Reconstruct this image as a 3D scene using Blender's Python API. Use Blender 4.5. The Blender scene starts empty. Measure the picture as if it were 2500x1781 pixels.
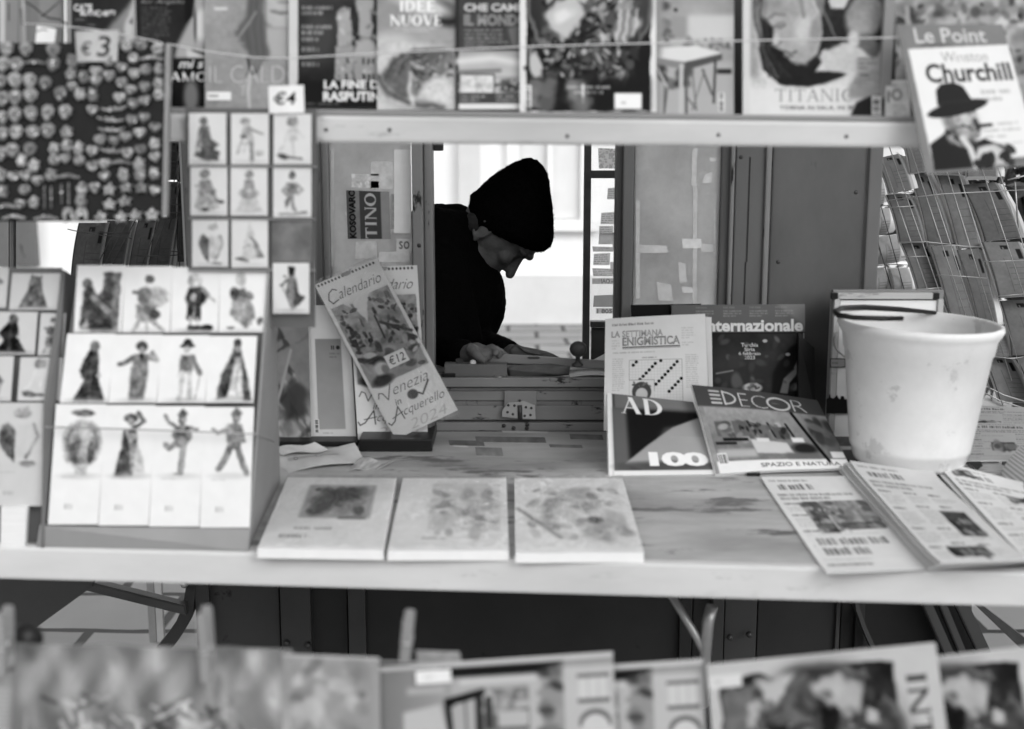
import bpy, bmesh, math, random
import numpy as np
from mathutils import Vector, Matrix
R = math.radians
rng = random.Random(7)
nrg = np.random.default_rng(11)
scene = bpy.context.scene
col = scene.collection

# ------------------------------------------------------------------ camera
PITCH, FPX, EYE = R(10.4), 3125.0, 1.65
cam_data = bpy.data.cameras.new('camera')
cam_data.sensor_width = 36.0
cam_data.lens = FPX / 2500 * 36
cam_data.clip_start, cam_data.clip_end = 0.05, 400
cam_data.dof.use_dof = True
cam_data.dof.focus_distance = 3.42
cam_data.dof.aperture_fstop = 2.45
cam_data.dof.aperture_blades = 9
cam = bpy.data.objects.new('camera', cam_data)
cam.location = (0, 0, EYE)
cam.rotation_euler = (math.pi / 2 - PITCH, 0, 0)
col.objects.link(cam)
scene.camera = cam
# ------------------------------------------------------------------ sky, sun, exposure
SUN_EL, SUN_AZ = R(36), R(-36)          # azimuth measured from -Y (behind the camera) towards -X
w = bpy.data.worlds.new('World'); scene.world = w; w.use_nodes = True
nt = w.node_tree; nt.nodes.clear()
sky = nt.nodes.new('ShaderNodeTexSky'); sky.sky_type = 'NISHITA'; sky.sun_disc = False
sky.sun_elevation = SUN_EL; sky.sun_rotation = math.pi + SUN_AZ
sky.air_density = 1.5; sky.dust_density = 6.0
bw = nt.nodes.new('ShaderNodeRGBToBW'); bg = nt.nodes.new('ShaderNodeBackground'); wo = nt.nodes.new('ShaderNodeOutputWorld')
nt.links.new(sky.outputs[0], bw.inputs[0]); nt.links.new(bw.outputs[0], bg.inputs[0]); nt.links.new(bg.outputs[0], wo.inputs[0])
bg.inputs[1].default_value = 0.13
sun_d = bpy.data.lights.new('sun', 'SUN'); sun_d.energy = .85; sun_d.angle = R(30); sun_d.color = (1, 1, 1)
sun = bpy.data.objects.new('sun', sun_d); col.objects.link(sun)
to_sun = Vector((math.sin(SUN_AZ) * math.cos(SUN_EL), -math.cos(SUN_AZ) * math.cos(SUN_EL), math.sin(SUN_EL)))
sun.rotation_euler = (-to_sun).to_track_quat('-Z', 'Y').to_euler(); sun.location = (-4, -4, 8)
scene.view_settings.view_transform = 'Standard'; scene.view_settings.look = 'None'
scene.view_settings.exposure = 0.44; scene.view_settings.gamma = 1
scene.render.engine = 'CYCLES'
try:
    scene.cycles.use_denoising = True; scene.cycles.denoiser = 'OPENIMAGEDENOISE'
    scene.cycles.max_bounces = 8; scene.cycles.transparent_max_bounces = 12
except Exception: pass

# ------------------------------------------------------------------ geometry of the view (photo pixels -> places)
_f = Vector((0, math.cos(PITCH), -math.sin(PITCH))); _u = Vector((0, math.sin(PITCH), math.cos(PITCH)))
CAM = Vector((0, 0, EYE))
def ray(px, py): return _f + Vector((1, 0, 0)) * ((px - 1250) / FPX) + _u * ((890.5 - py) / FPX)
def P(px, py, Y=None, z=None):
    d = ray(px, py)
    t = Y / d.y if Y is not None else (z - EYE) / d.z
    return CAM + d * t
TOP = 0.96                                # counter surface
WALL = 2.95                               # front of the kiosk

# ------------------------------------------------------------------ materials
def mat(name, g, rough=.6, var=.12, scale=8., stretch=(1, 1, 1), metal=0., bump=0., wear=0., wear_g=.02, wear_scale=9., trans=0., coat=0., detail=6., obj_var=0., clear=0., spec=.2):
    m = bpy.data.materials.new(name); m.use_nodes = True
    n = m.node_tree; n.nodes.clear(); L = n.links.new
    out = n.nodes.new('ShaderNodeOutputMaterial'); b = n.nodes.new('ShaderNodeBsdfPrincipled')
    tc = n.nodes.new('ShaderNodeTexCoord'); mp = n.nodes.new('ShaderNodeMapping'); mp.inputs['Scale'].default_value = stretch
    L(tc.outputs['Object'], mp.inputs[0])
    no = n.nodes.new('ShaderNodeTexNoise'); no.inputs['Scale'].default_value = scale; no.inputs['Detail'].default_value = detail
    no.inputs['Roughness'].default_value = .65
    L(mp.outputs[0], no.inputs['Vector'])
    rp = n.nodes.new('ShaderNodeValToRGB'); e = rp.color_ramp.elements
    e[0].position, e[1].position = .3, .7
    lo, hi = max(g * (1 - var), 0), min(g * (1 + var), 1)
    e[0].color = (lo, lo, lo, 1); e[1].color = (hi, hi, hi, 1)
    L(no.outputs['Fac'], rp.inputs[0]); c = rp.outputs[0]
    if obj_var:
        oi = n.nodes.new('ShaderNodeObjectInfo'); mr = n.nodes.new('ShaderNodeMapRange')
        mr.inputs['To Min'].default_value = 1 - obj_var; mr.inputs['To Max'].default_value = 1 + obj_var
        L(oi.outputs['Random'], mr.inputs[0])
        mx = n.nodes.new('ShaderNodeMix'); mx.data_type = 'RGBA'; mx.blend_type = 'MULTIPLY'; mx.inputs[0].default_value = 1
        L(c, mx.inputs[6]); L(mr.outputs[0], mx.inputs[7]); c = mx.outputs[2]
    if wear:
        n2 = n.nodes.new('ShaderNodeTexNoise'); n2.inputs['Scale'].default_value = wear_scale; n2.inputs['Detail'].default_value = 9; n2.inputs['Roughness'].default_value = .7
        L(mp.outputs[0], n2.inputs['Vector'])
        r2 = n.nodes.new('ShaderNodeValToRGB'); q = r2.color_ramp.elements
        q[0].position, q[1].position = .66 - wear * .2, .70 - wear * .2
        q[0].color = (0, 0, 0, 1); q[1].color = (1, 1, 1, 1)
        L(n2.outputs['Fac'], r2.inputs[0])
        mx = n.nodes.new('ShaderNodeMix'); mx.data_type = 'RGBA'
        L(r2.outputs[0], mx.inputs[0]); L(c, mx.inputs[6]); mx.inputs[7].default_value = (wear_g, wear_g, wear_g, 1)
        c = mx.outputs[2]
    L(c, b.inputs['Base Color'])
    b.inputs['Roughness'].default_value = rough; b.inputs['Metallic'].default_value = metal; b.inputs['Specular IOR Level'].default_value = spec
    b.inputs['Coat Weight'].default_value = coat; b.inputs['Coat Roughness'].default_value = .12
    if bump:
        bp = n.nodes.new('ShaderNodeBump'); bp.inputs['Strength'].default_value = bump; bp.inputs['Distance'].default_value = .004
        L(no.outputs['Fac'], bp.inputs['Height']); L(bp.outputs[0], b.inputs['Normal'])
    if trans:
        t = n.nodes.new('ShaderNodeBsdfTranslucent'); L(c, t.inputs[0]); ms = n.nodes.new('ShaderNodeMixShader'); ms.inputs[0].default_value = trans
        L(b.outputs[0], ms.inputs[1]); L(t.outputs[0], ms.inputs[2]); last = ms.outputs[0]
        if clear:
            tp = n.nodes.new('ShaderNodeBsdfTransparent'); m2 = n.nodes.new('ShaderNodeMixShader'); m2.inputs[0].default_value = clear; L(last, m2.inputs[1]); L(tp.outputs[0], m2.inputs[2]); last = m2.outputs[0]
        L(last, out.inputs[0])
    else: L(b.outputs[0], out.inputs[0])
    return m
def ink_mat(name, rough, coat=0., trans=0., bump=.15, sc=45., clear=0.):
    """printed paper: the print is the vertex attribute 'ink'; grain and slight cockling come from noise"""
    m = bpy.data.materials.new(name); m.use_nodes = True
    n = m.node_tree; n.nodes.clear(); L = n.links.new
    out = n.nodes.new('ShaderNodeOutputMaterial'); b = n.nodes.new('ShaderNodeBsdfPrincipled')
    a = n.nodes.new('ShaderNodeAttribute'); a.attribute_name = 'ink'
    tc = n.nodes.new('ShaderNodeTexCoord'); no = n.nodes.new('ShaderNodeTexNoise'); no.inputs['Scale'].default_value = sc; no.inputs['Detail'].default_value = 5
    L(tc.outputs['Object'], no.inputs['Vector'])
    mr = n.nodes.new('ShaderNodeMapRange'); mr.inputs['To Min'].default_value = .94; mr.inputs['To Max'].default_value = 1.06
    L(no.outputs['Fac'], mr.inputs[0])
    mx = n.nodes.new('ShaderNodeMix'); mx.data_type = 'RGBA'; mx.blend_type = 'MULTIPLY'; mx.inputs[0].default_value = 1
    L(a.outputs['Color'], mx.inputs[6]); L(mr.outputs[0], mx.inputs[7]); L(mx.outputs[2], b.inputs['Base Color'])
    b.inputs['Roughness'].default_value = rough; b.inputs['Coat Weight'].default_value = coat; b.inputs['Coat Roughness'].default_value = .15; b.inputs['Specular IOR Level'].default_value = .07
    bp = n.nodes.new('ShaderNodeBump'); bp.inputs['Strength'].default_value = bump; bp.inputs['Distance'].default_value = .003
    n2 = n.nodes.new('ShaderNodeTexNoise'); n2.inputs['Scale'].default_value = 9; L(tc.outputs['Object'], n2.inputs['Vector'])
    L(n2.outputs['Fac'], bp.inputs['Height']); L(bp.outputs[0], b.inputs['Normal'])
    if trans:
        t = n.nodes.new('ShaderNodeBsdfTranslucent'); L(mx.outputs[2], t.inputs[0]); ms = n.nodes.new('ShaderNodeMixShader'); ms.inputs[0].default_value = trans
        L(b.outputs[0], ms.inputs[1]); L(t.outputs[0], ms.inputs[2]); last = ms.outputs[0]
        if clear:
            tp = n.nodes.new('ShaderNodeBsdfTransparent'); m2 = n.nodes.new('ShaderNodeMixShader'); m2.inputs[0].default_value = clear; L(last, m2.inputs[1]); L(tp.outputs[0], m2.inputs[2]); last = m2.outputs[0]
        L(last, out.inputs[0])
    else: L(b.outputs[0], out.inputs[0])
    return m
def film_mat(name, amount, rough=.16, bump=.6, scale=14.):
    """clear plastic: mostly transparent with wrinkled glossy highlights"""
    m = bpy.data.materials.new(name); m.use_nodes = True
    n = m.node_tree; n.nodes.clear(); L = n.links.new
    out = n.nodes.new('ShaderNodeOutputMaterial'); tr = n.nodes.new('ShaderNodeBsdfTransparent'); tr.inputs[0].default_value = (.97, .97, .97, 1)
    gl = n.nodes.new('ShaderNodeBsdfGlossy'); gl.inputs['Roughness'].default_value = rough; gl.inputs[0].default_value = (1, 1, 1, 1)
    tc = n.nodes.new('ShaderNodeTexCoord'); no = n.nodes.new('ShaderNodeTexNoise'); no.inputs['Scale'].default_value = scale; no.inputs['Detail'].default_value = 3; no.inputs['Distortion'].default_value = 1.6
    L(tc.outputs['Object'], no.inputs['Vector'])
    bp = n.nodes.new('ShaderNodeBump'); bp.inputs['Strength'].default_value = bump; bp.inputs['Distance'].default_value = .01
    L(no.outputs['Fac'], bp.inputs['Height']); L(bp.outputs[0], gl.inputs['Normal'])
    ms = n.nodes.new('ShaderNodeMixShader'); ms.inputs[0].default_value = amount
    L(tr.outputs[0], ms.inputs[1]); L(gl.outputs[0], ms.inputs[2]); L(ms.outputs[0], out.inputs[0])
    return m
M = dict(
    kiosk=mat('weathered grey paint', .12, .5, .14, 5, (1, 1, .35), bump=.12, wear=.2, wear_g=.02, wear_scale=16),
    kiosk2=mat('old darker grey paint', .085, .55, .2, 6, (1, 1, .3), bump=.15, wear=.35, wear_g=.015, wear_scale=14),
    frame=mat('chipped window frame paint', .19, .5, .15, 7, (1, 1, .3), bump=.2, wear=.42, wear_g=.018, wear_scale=22),
    sill=mat('chipped sill paint', .19, .45, .16, 6, (.35, 1, 1), bump=.2, wear=.40, wear_g=.02, wear_scale=24),
    panel=mat('grey plywood paint', .10, .40, .22, 4, (1, 1, .5), bump=.10, wear=.24, wear_g=.085, wear_scale=13, detail=10.),
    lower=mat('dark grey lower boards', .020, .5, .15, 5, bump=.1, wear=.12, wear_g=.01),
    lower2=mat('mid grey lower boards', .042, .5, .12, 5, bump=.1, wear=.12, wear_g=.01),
    rail=mat('pale grey painted rail', .44, .42, .16, 7, (.25, 1, 1), bump=.12, wear=.36, wear_g=.28, wear_scale=16),
    raild=mat('grey painted ledge', .20, .45, .08, 5, (.3, 1, 1), bump=.08),
    counter=mat('worn plywood counter', .34, .36, .42, 6, (.4, 1.3, 1), bump=.25, wear=.45, wear_g=.13, wear_scale=9, detail=10.),
    edge=mat('pale painted counter edge', .52, .38, .14, 5, (.3, 1, 1), bump=.1, wear=.30, wear_g=.40, wear_scale=9),
    board=mat('dark felt board', .015, .85, .12, 60, bump=.2),
    metal=mat('dull galvanised metal', .45, .35, .1, 20, metal=.8, bump=.05),
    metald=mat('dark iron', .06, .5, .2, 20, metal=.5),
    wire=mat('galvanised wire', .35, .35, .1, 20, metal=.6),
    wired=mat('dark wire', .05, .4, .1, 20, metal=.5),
    wood=mat('bare wood', .22, .5, .2, 10, (.2, 1, 1), bump=.15),
    woodd=mat('dark stained wood', .055, .35, .3, 12, (.2, 1, 1), bump=.15),
    peg=mat('weathered peg wood', .22, .65, .2, 30, (1, 1, .2), bump=.2),
    black=mat('black plastic', .012, .35, .1, 20),
    cloth=mat('black fleece', .003, .95, .35, 260, bump=.8, spec=.03),
    knit=mat('black knitted wool', .003, .95, .5, 200, bump=1.0, spec=.03),
    skin=mat('skin', .105, .5, .22, 40, bump=.3),
    hair=mat('dark hair', .02, .7, .2, 60),
    plastic=mat('white plastic bucket', .68, .36, .09, 9, bump=.07, wear=.34, wear_g=.52, wear_scale=11, detail=10.), inner=mat('pale interior boards', .32, .7, .15, 4),
    white=mat('white paper', .80, .6, .02, 12, bump=.1),
    paper=mat('grey paper edges', .62, .7, .12, 240, (.1, .1, 8)),
    greyp=mat('plain grey card', .36, .5, .04, 8),
    bag=mat('dark grey cloth', .085, .8, .2, 20, bump=.4),
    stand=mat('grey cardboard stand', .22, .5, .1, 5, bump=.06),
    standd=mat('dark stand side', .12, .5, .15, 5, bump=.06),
    cord=mat('pale elastic cord', .48, .6, .05, 40),
    cordd=mat('grey rubber band', .30, .6, .05, 40),
    magnet=mat('painted resin', .23, .45, .45, 130, obj_var=.38, bump=.5),
    magnet2=mat('pale resin face', .36, .45, .35, 160, obj_var=.35, bump=.5),
    glass=mat('dusty window glass', .80, .35, .22, 7, trans=.82, bump=.1, wear=.30, wear_g=.92, wear_scale=8, detail=9., clear=.22),
    glass2=mat('lit papered glass', .80, .4, .12, 9, trans=.7),
    plaster=mat('pale plaster facade', .82, .85, .05, 2, bump=.2),
    plaster2=mat('stone trim', .62, .8, .06, 3, bump=.2),
    pane=mat('window pane', .70, .15, .1, 1),
    leaf=mat('leaves', .07, .4, .5, 5, obj_var=.1), bark=mat('bark', .10, .9, .4, 8, (1, 1, .2), bump=.6),
    ink=ink_mat('glossy cover', .42, .05), inkm=ink_mat('matte print', .65), inkt=ink_mat('thin newsprint', .75, trans=.12, bump=.35),
    inkp=ink_mat('paper taped on glass', .6, trans=.30), inkd=ink_mat('thin stickers on glass', .6, trans=.8, clear=.45),
    film=film_mat('shrink film', .15, .10, .9, 9.), clear=film_mat('clear pane', .06, .1, .1), film3=film_mat('soft clear sleeve', .10, .25, .5, 7.), film2=film_mat('thin clear sleeve', .07, .15, .3),
)

# ------------------------------------------------------------------ objects
def tag(o, label=None, cat=None, group=None, kind=None):
    if label: o['label'] = label
    if cat: o['category'] = cat
    if group: o['group'] = group
    if kind: o['kind'] = kind
    return o
def thing(name, loc, label, cat, group=None):
    o = bpy.data.objects.new(name, None); o.empty_display_size = .05; o.location = loc; col.objects.link(o)
    tag(o, label, cat, group); return o
def link(name, me, m, parent=None):
    o = bpy.data.objects.new(name, me); col.objects.link(o)
    for x in (m if isinstance(m, (list, tuple)) else [m]): me.materials.append(x)
    if parent:
        o.parent = parent
        pl, q = Vector(parent.location), parent.parent
        while q: pl += Vector(q.location); q = q.parent
        o.location = -pl                   # meshes are written in world coordinates
    return o
class MB:
    def __init__(s): s.bm = bmesh.new(); s.mi = 0
    def _tagf(s, fs):
        for f in fs: f.material_index = s.mi
        return s
    def hexa(s, c, bev=0.):               # c: 8 corners, bottom loop then top loop
        v = [s.bm.verts.new(p) for p in c]
        F = [s.bm.faces.new([v[i] for i in q]) for q in ((3, 2, 1, 0), (4, 5, 6, 7), (0, 1, 5, 4), (1, 2, 6, 5), (2, 3, 7, 6), (3, 0, 4, 7))]
        if bev:
            es = {e for f in F for e in f.edges}
            r = bmesh.ops.bevel(s.bm, geom=list(es), offset=bev, segments=2, affect='EDGES', profile=.6)
            F = list({f for f in s.bm.faces if f in set(r['faces'])} | {f for f in F if f.is_valid})
        return s._tagf(F)
    def box(s, x0, x1, y0, y1, z0, z1, bev=0.):
        return s.hexa([(x0, y0, z0), (x1, y0, z0), (x1, y1, z0), (x0, y1, z0), (x0, y0, z1), (x1, y0, z1), (x1, y1, z1), (x0, y1, z1)], bev)
    def pbox(s, x0, y0, x1, y1, Y, dep, bev=0.):   # an upright box whose front shows at those photo pixels
        ym, xm = (y0 + y1) / 2, (x0 + x1) / 2
        return s.box(P(x0, ym, Y).x, P(x1, ym, Y).x, Y, Y + dep, P(xm, y1, Y).z, P(xm, y0, Y).z, bev)
    def tube(s, pts, r, seg=8, cap=True):
        pts = [Vector(p) for p in pts]; rs = r if isinstance(r, (list, tuple)) else [r] * len(pts)
        rings = []; prev = None
        for i, p in enumerate(pts):
            d = (pts[min(i + 1, len(pts) - 1)] - pts[max(i - 1, 0)]).normalized()
            a = d.orthogonal().normalized() if prev is None else (prev - d * prev.dot(d)).normalized()
            prev = a; b = d.cross(a)
            rings.append([s.bm.verts.new(p + (a * math.cos(t) + b * math.sin(t)) * rs[i]) for t in [2 * math.pi * k / seg for k in range(seg)]])
        fs = []
        for i in range(len(rings) - 1):
            for k in range(seg): fs.append(s.bm.faces.new((rings[i][k], rings[i][(k + 1) % seg], rings[i + 1][(k + 1) % seg], rings[i + 1][k])))
        for f in fs: f.smooth = True
        if cap: fs += [s.bm.faces.new(rings[0][::-1]), s.bm.faces.new(rings[-1])]
        return s._tagf(fs)
    def lathe(s, c, prof, seg=48, axis=(0, 0, 1)):  # prof: (r, h)
        q = Vector((0, 0, 1)).rotation_difference(Vector(axis)); c = Vector(c); rings = []
        for r, h in prof: rings.append([s.bm.verts.new(c + q @ Vector((r * math.cos(2 * math.pi * k / seg), r * math.sin(2 * math.pi * k / seg), h))) for k in range(seg)])
        fs = []
        for i in range(len(rings) - 1):
            for k in range(seg):
                f = s.bm.faces.new((rings[i][k], rings[i][(k + 1) % seg], rings[i + 1][(k + 1) % seg], rings[i + 1][k])); f.smooth = True; fs.append(f)
        fs += [s.bm.faces.new(rings[0][::-1]), s.bm.faces.new(rings[-1])]
        return s._tagf(fs)
    def prism(s, pts, off, bev=0.):        # polygon of 3-D points pushed along off
        off = Vector(off); a = [s.bm.verts.new(p) for p in pts]; b = [s.bm.verts.new(Vector(p) + off) for p in pts]; n = len(a)
        F = [s.bm.faces.new(a), s.bm.faces.new(b[::-1])] + [s.bm.faces.new((a[i], b[i], b[(i + 1) % n], a[(i + 1) % n])) for i in range(n)]
        if bev: 
            r = bmesh.ops.bevel(s.bm, geom=list(F[0].edges), offset=bev, segments=2, affect='EDGES')
            F = [f for f in F if f.is_valid] + [f for f in r['faces'] if f.is_valid]
        return s._tagf(F)
    def strip(s, pts, wdt, nrm, th=.0008): # flat ribbon
        n = Vector(nrm).normalized(); pts = [Vector(p) for p in pts]
        for p, q in zip(pts, pts[1:]):
            sd = (q - p).cross(n).normalized() * wdt / 2
            s.prism([p - sd, q - sd, q + sd, p + sd], n * th)
        return s
    def mesh(s, name):
        bmesh.ops.recalc_face_normals(s.bm, faces=s.bm.faces[:])
        me = bpy.data.meshes.new(name); s.bm.to_mesh(me); s.bm.free(); return me
    def build(s, name, m, parent=None): return link(name, s.mesh(name), m, parent)

# ------------------------------------------------------------------ painter for printed matter
def blur(a, r):
    r = int(round(r))
    if r < 1: return a
    for _ in range(2):
        for ax in (0, 1):
            p = np.pad(a, [(r + 1, r) if k == ax else (0, 0) for k in (0, 1)], mode='edge').cumsum(ax)
            n = a.shape[ax]
            a = (np.take(p, range(2 * r + 1, 2 * r + 1 + n), ax) - np.take(p, range(0, n), ax)) / (2 * r + 1)
    return a
_tcache = {}
def text_tris(st, bold, shear, sp=1.):
    k = (st, bold, shear, sp)
    if k not in _tcache:
        cu = bpy.data.curves.new('lettering', 'FONT'); cu.body = st; cu.resolution_u = 3; cu.offset = bold; cu.shear = shear; cu.space_character = sp
        ob = bpy.data.objects.new('lettering', cu); me = ob.to_mesh(); me.calc_loop_triangles()
        v = np.array([q.co[:2] for q in me.vertices]).reshape(-1, 2); t = np.array([q.vertices[:] for q in me.loop_triangles]).reshape(-1, 3)
        ob.to_mesh_clear(); bpy.data.objects.remove(ob); bpy.data.curves.remove(cu)
        if len(v): lo, hi = v.min(0), v.max(0); v = (v - lo) / np.maximum(hi - lo, 1e-6); v[:, 1] = 1 - v[:, 1]
        _tcache[k] = (v, t)
    return _tcache[k]
def arc(cx, cy, rx, ry, a0, a1, n=20): return [(cx + rx * math.cos(R(a0 + (a1 - a0) * i / n)), cy + ry * math.sin(R(a0 + (a1 - a0) * i / n))) for i in range(n + 1)]
def slab(x0, y0, x1, y1, t): return [(x0 - t / 2, y0), (x1 - t / 2, y1), (x1 + t / 2, y1), (x0 + t / 2, y0)]
def serif_glyph(c, K=.17, k=.055):        # high-contrast roman capitals, cell 0..1 wide, y 0 (top) .. 1; returns rings (each filled), hole pairs
    B = lambda x0, y0, x1, y1: [(x0, y0), (x1, y0), (x1, y1), (x0, y1)]
    ft = lambda x, y, h=.13: B(x - h, y, x + h, y + .045)
    st = lambda x, t: [B(x - t / 2, 0, x + t / 2, 1), ft(x, 0), ft(x, .955)]
    bowl = lambda x, y0, y1, rx: [arc(x, (y0 + y1) / 2, rx, (y1 - y0) / 2, -90, 90) + arc(x, (y0 + y1) / 2, rx - K, (y1 - y0) / 2 - k, 90, -90)]
    G = {'I': (.45, st(.22, K)), 'T': (.85, [B(.42 - K / 2, 0, .42 + K / 2, 1), B(.04, 0, .8, k), B(.04, 0, .09, .22), B(.75, 0, .8, .22), ft(.42, .955)]),
         'A': (.95, [slab(.46, 0, .14, 1, k), slab(.46, 0, .78, 1, K), B(.25, .62, .66, .62 + k), ft(.14, .955, .1), ft(.78, .955)]),
         'N': (.98, [B(.12, 0, .12 + k, 1), slab(.16, 0, .82, 1, K), B(.8, 0, .8 + k, 1), ft(.12, 0, .1), ft(.82, 0, .1), ft(.15, .955, .1)]),
         'C': (.9, [arc(.48, .5, .42, .5, 40, 320) + arc(.52, .5, .42 - K, .5 - k, 310, 50)] + [B(.78, .03, .82, .3)]),
         'D': (.95, st(.2, K) + bowl(.3, 0, 1, .58) + [B(.2, 0, .32, k), B(.2, 1 - k, .32, 1)]),
         'E': (.8, st(.2, K) + [B(.2, 0, .7, k), B(.2, .47, .55, .47 + k), B(.2, 1 - k, .72, 1), B(.66, 0, .7, .25), B(.68, .75, .72, 1), B(.52, .36, .56, .63)]),
         'M': (1.15, [B(.12, 0, .12 + k, 1), slab(.15, 0, .55, 1, K), slab(.95, 0, .58, 1, k), B(.95 - K / 2, 0, .95 + K / 2, 1), ft(.12, .955, .1), ft(.95, .955)]),
         'U': (.95, [B(.2 - K / 2, 0, .2 + K / 2, .7), B(.76, 0, .76 + k, .7), arc(.46, .68, .34, .32, 0, 180) + arc(.49, .68, .27, .32 - k, 180, 0), ft(.2, 0), ft(.78, 0, .1)]),
         'V': (.95, [slab(.14, 0, .48, 1, K), slab(.84, 0, .5, 1, k), ft(.14, 0), ft(.84, 0, .1)]),
         'R': (.95, st(.2, K) + bowl(.3, 0, .52, .42) + [B(.2, 0, .32, k), B(.2, .52 - k, .36, .52), slab(.42, .5, .8, 1, K), ft(.82, .955, .1)]),
         ' ': (.4, [])}
    if c == 'O': return .98, [arc(.48, .5, .45, .5, 0, 360, 32) + arc(.48, .5, .45 - K, .5 - k, 360, 0, 32)]
    return G.get(c, G['I'])
class Cv:
    def __init__(s, wd, ht, bg=.9, res=.5, ox=0, oy=0):   # ox, oy: coordinates of the top left corner
        s.w, s.h, s.k, s.o = wd, ht, res * 2, np.array([ox, oy], float)
        s.H, s.W = max(int(round(ht * res)), 3) * 2, max(int(round(wd * res)), 3) * 2
        s.a = np.full((s.H, s.W), float(bg), np.float32)
        s.yy, s.xx = np.mgrid[0:s.H, 0:s.W]
        s.xx = (s.xx + .5) * wd / s.W + ox; s.yy = (s.yy + .5) * ht / s.H + oy
    def mix(s, m, v, a=1.):
        m = np.clip(m * a, 0, 1); s.a = s.a * (1 - m) + v * m; return s
    def poly(s, pts, v, soft=0., a=1., holes=()):
        m = s.pmask([pts] + list(holes)); return s.mix(blur(m, soft * s.k / 2) if soft else m, v, a)
    def pmask(s, rings):
        m = np.zeros((s.H, s.W), np.float32)
        al = np.array([p for r in rings for p in r], float); sx, sy = s.W / s.w, s.H / s.h
        al = al - s.o
        x0, x1 = int(max(al[:, 0].min() * sx - 1, 0)), int(min(al[:, 0].max() * sx + 2, s.W)); y0, y1 = int(max(al[:, 1].min() * sy - 1, 0)), int(min(al[:, 1].max() * sy + 2, s.H))
        if x1 <= x0 or y1 <= y0: return m
        X = s.xx[y0:y1, x0:x1]; Y = s.yy[y0:y1, x0:x1]; I = np.zeros(X.shape, bool)
        for r in rings:
            n = len(r)
            for i in range(n):
                (ax, ay), (bx, by) = r[i], r[(i + 1) % n]
                if ay == by: continue
                I ^= ((ay > Y) != (by > Y)) & (X < (bx - ax) * (Y - ay) / (by - ay) + ax)
        m[y0:y1, x0:x1] = I; return m
    def rect(s, x0, y0, x1, y1, v, soft=0., a=1.): return s.poly([(x0, y0), (x1, y0), (x1, y1), (x0, y1)], v, soft, a)
    def ell(s, cx, cy, rx, ry, v, soft=.15, rot=0., a=1.):
        c, n = math.cos(R(rot)), math.sin(R(rot)); dx, dy = s.xx - cx, s.yy - cy
        d = np.sqrt(((dx * c + dy * n) / rx) ** 2 + ((-dx * n + dy * c) / ry) ** 2)
        return s.mix(np.clip((1 + soft / 2 - d) / max(soft, 1e-3), 0, 1), v, a)
    def line(s, pts, wd, v, soft=.5, a=1.):
        d = np.full(s.a.shape, 1e9)
        for (ax, ay), (bx, by) in zip(pts, pts[1:]):
            L = max((bx - ax) ** 2 + (by - ay) ** 2, 1e-9); t = np.clip(((s.xx - ax) * (bx - ax) + (s.yy - ay) * (by - ay)) / L, 0, 1)
            d = np.minimum(d, np.hypot(s.xx - ax - t * (bx - ax), s.yy - ay - t * (by - ay)))
        return s.mix(np.clip((wd / 2 - d) / max(soft, .3) + .5, 0, 1), v, a)
    def warp(s, amp, scale, box=None, seed=5):       # wobble what has been painted so far, so outlines stop being geometric
        dx, dy = (s.fbm(scale, 3, seed) - .5) * 2 * amp, (s.fbm(scale, 3, seed + 1) - .5) * 2 * amp
        if box is not None:
            b = blur(((s.xx > box[0]) & (s.xx < box[2]) & (s.yy > box[1]) & (s.yy < box[3])).astype(float), amp * s.k); dx, dy = dx * b, dy * b
        ix = np.clip((np.arange(s.W)[None] + dx * s.W / s.w).round().astype(int), 0, s.W - 1); iy = np.clip((np.arange(s.H)[:, None] + dy * s.H / s.h).round().astype(int), 0, s.H - 1)
        s.a = s.a[iy, ix]; return s
    def grad(s, p0, v0, p1, v1, a=1., box=None):
        t = np.clip(((s.xx - p0[0]) * (p1[0] - p0[0]) + (s.yy - p0[1]) * (p1[1] - p0[1])) / ((p1[0] - p0[0]) ** 2 + (p1[1] - p0[1]) ** 2), 0, 1)
        m = np.ones(s.a.shape) if box is None else ((s.xx >= box[0]) & (s.xx <= box[2]) & (s.yy >= box[1]) & (s.yy <= box[3])).astype(float)
        return s.mix(m, v0 + (v1 - v0) * t, a)
    def fbm(s, scale, oct=4, seed=None, sx=1., sy=1.):
        g = np.random.default_rng(seed if seed is not None else int(nrg.integers(1e9))); o = np.zeros(s.a.shape); am = 1.; tot = 0
        for i in range(oct):
            c = scale / 2 ** i; nx, ny = int(s.w / (c * sx)) + 3, int(s.h / (c * sy)) + 3; q = g.random((ny, nx))
            fx, fy = (s.xx - s.o[0]) / (c * sx), (s.yy - s.o[1]) / (c * sy); ix, iy = fx.astype(int), fy.astype(int); tx, ty = fx - ix, fy - iy
            tx, ty = tx * tx * (3 - 2 * tx), ty * ty * (3 - 2 * ty)
            o += am * ((q[iy, ix] * (1 - tx) + q[iy, ix + 1] * tx) * (1 - ty) + (q[iy + 1, ix] * (1 - tx) + q[iy + 1, ix + 1] * tx) * ty); tot += am; am *= .55
        return o / tot
    def noise(s, scale, amp, box=None, mask=None, oct=4, seed=None, sx=1., sy=1.):
        n = (s.fbm(scale, oct, seed, sx, sy) - .5) * 2 * amp
        if box is not None: n = n * ((s.xx >= box[0]) & (s.xx <= box[2]) & (s.yy >= box[1]) & (s.yy <= box[3]))
        if mask is not None: n = n * mask
        s.a = np.clip(s.a + n, .01, .97); return s
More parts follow.
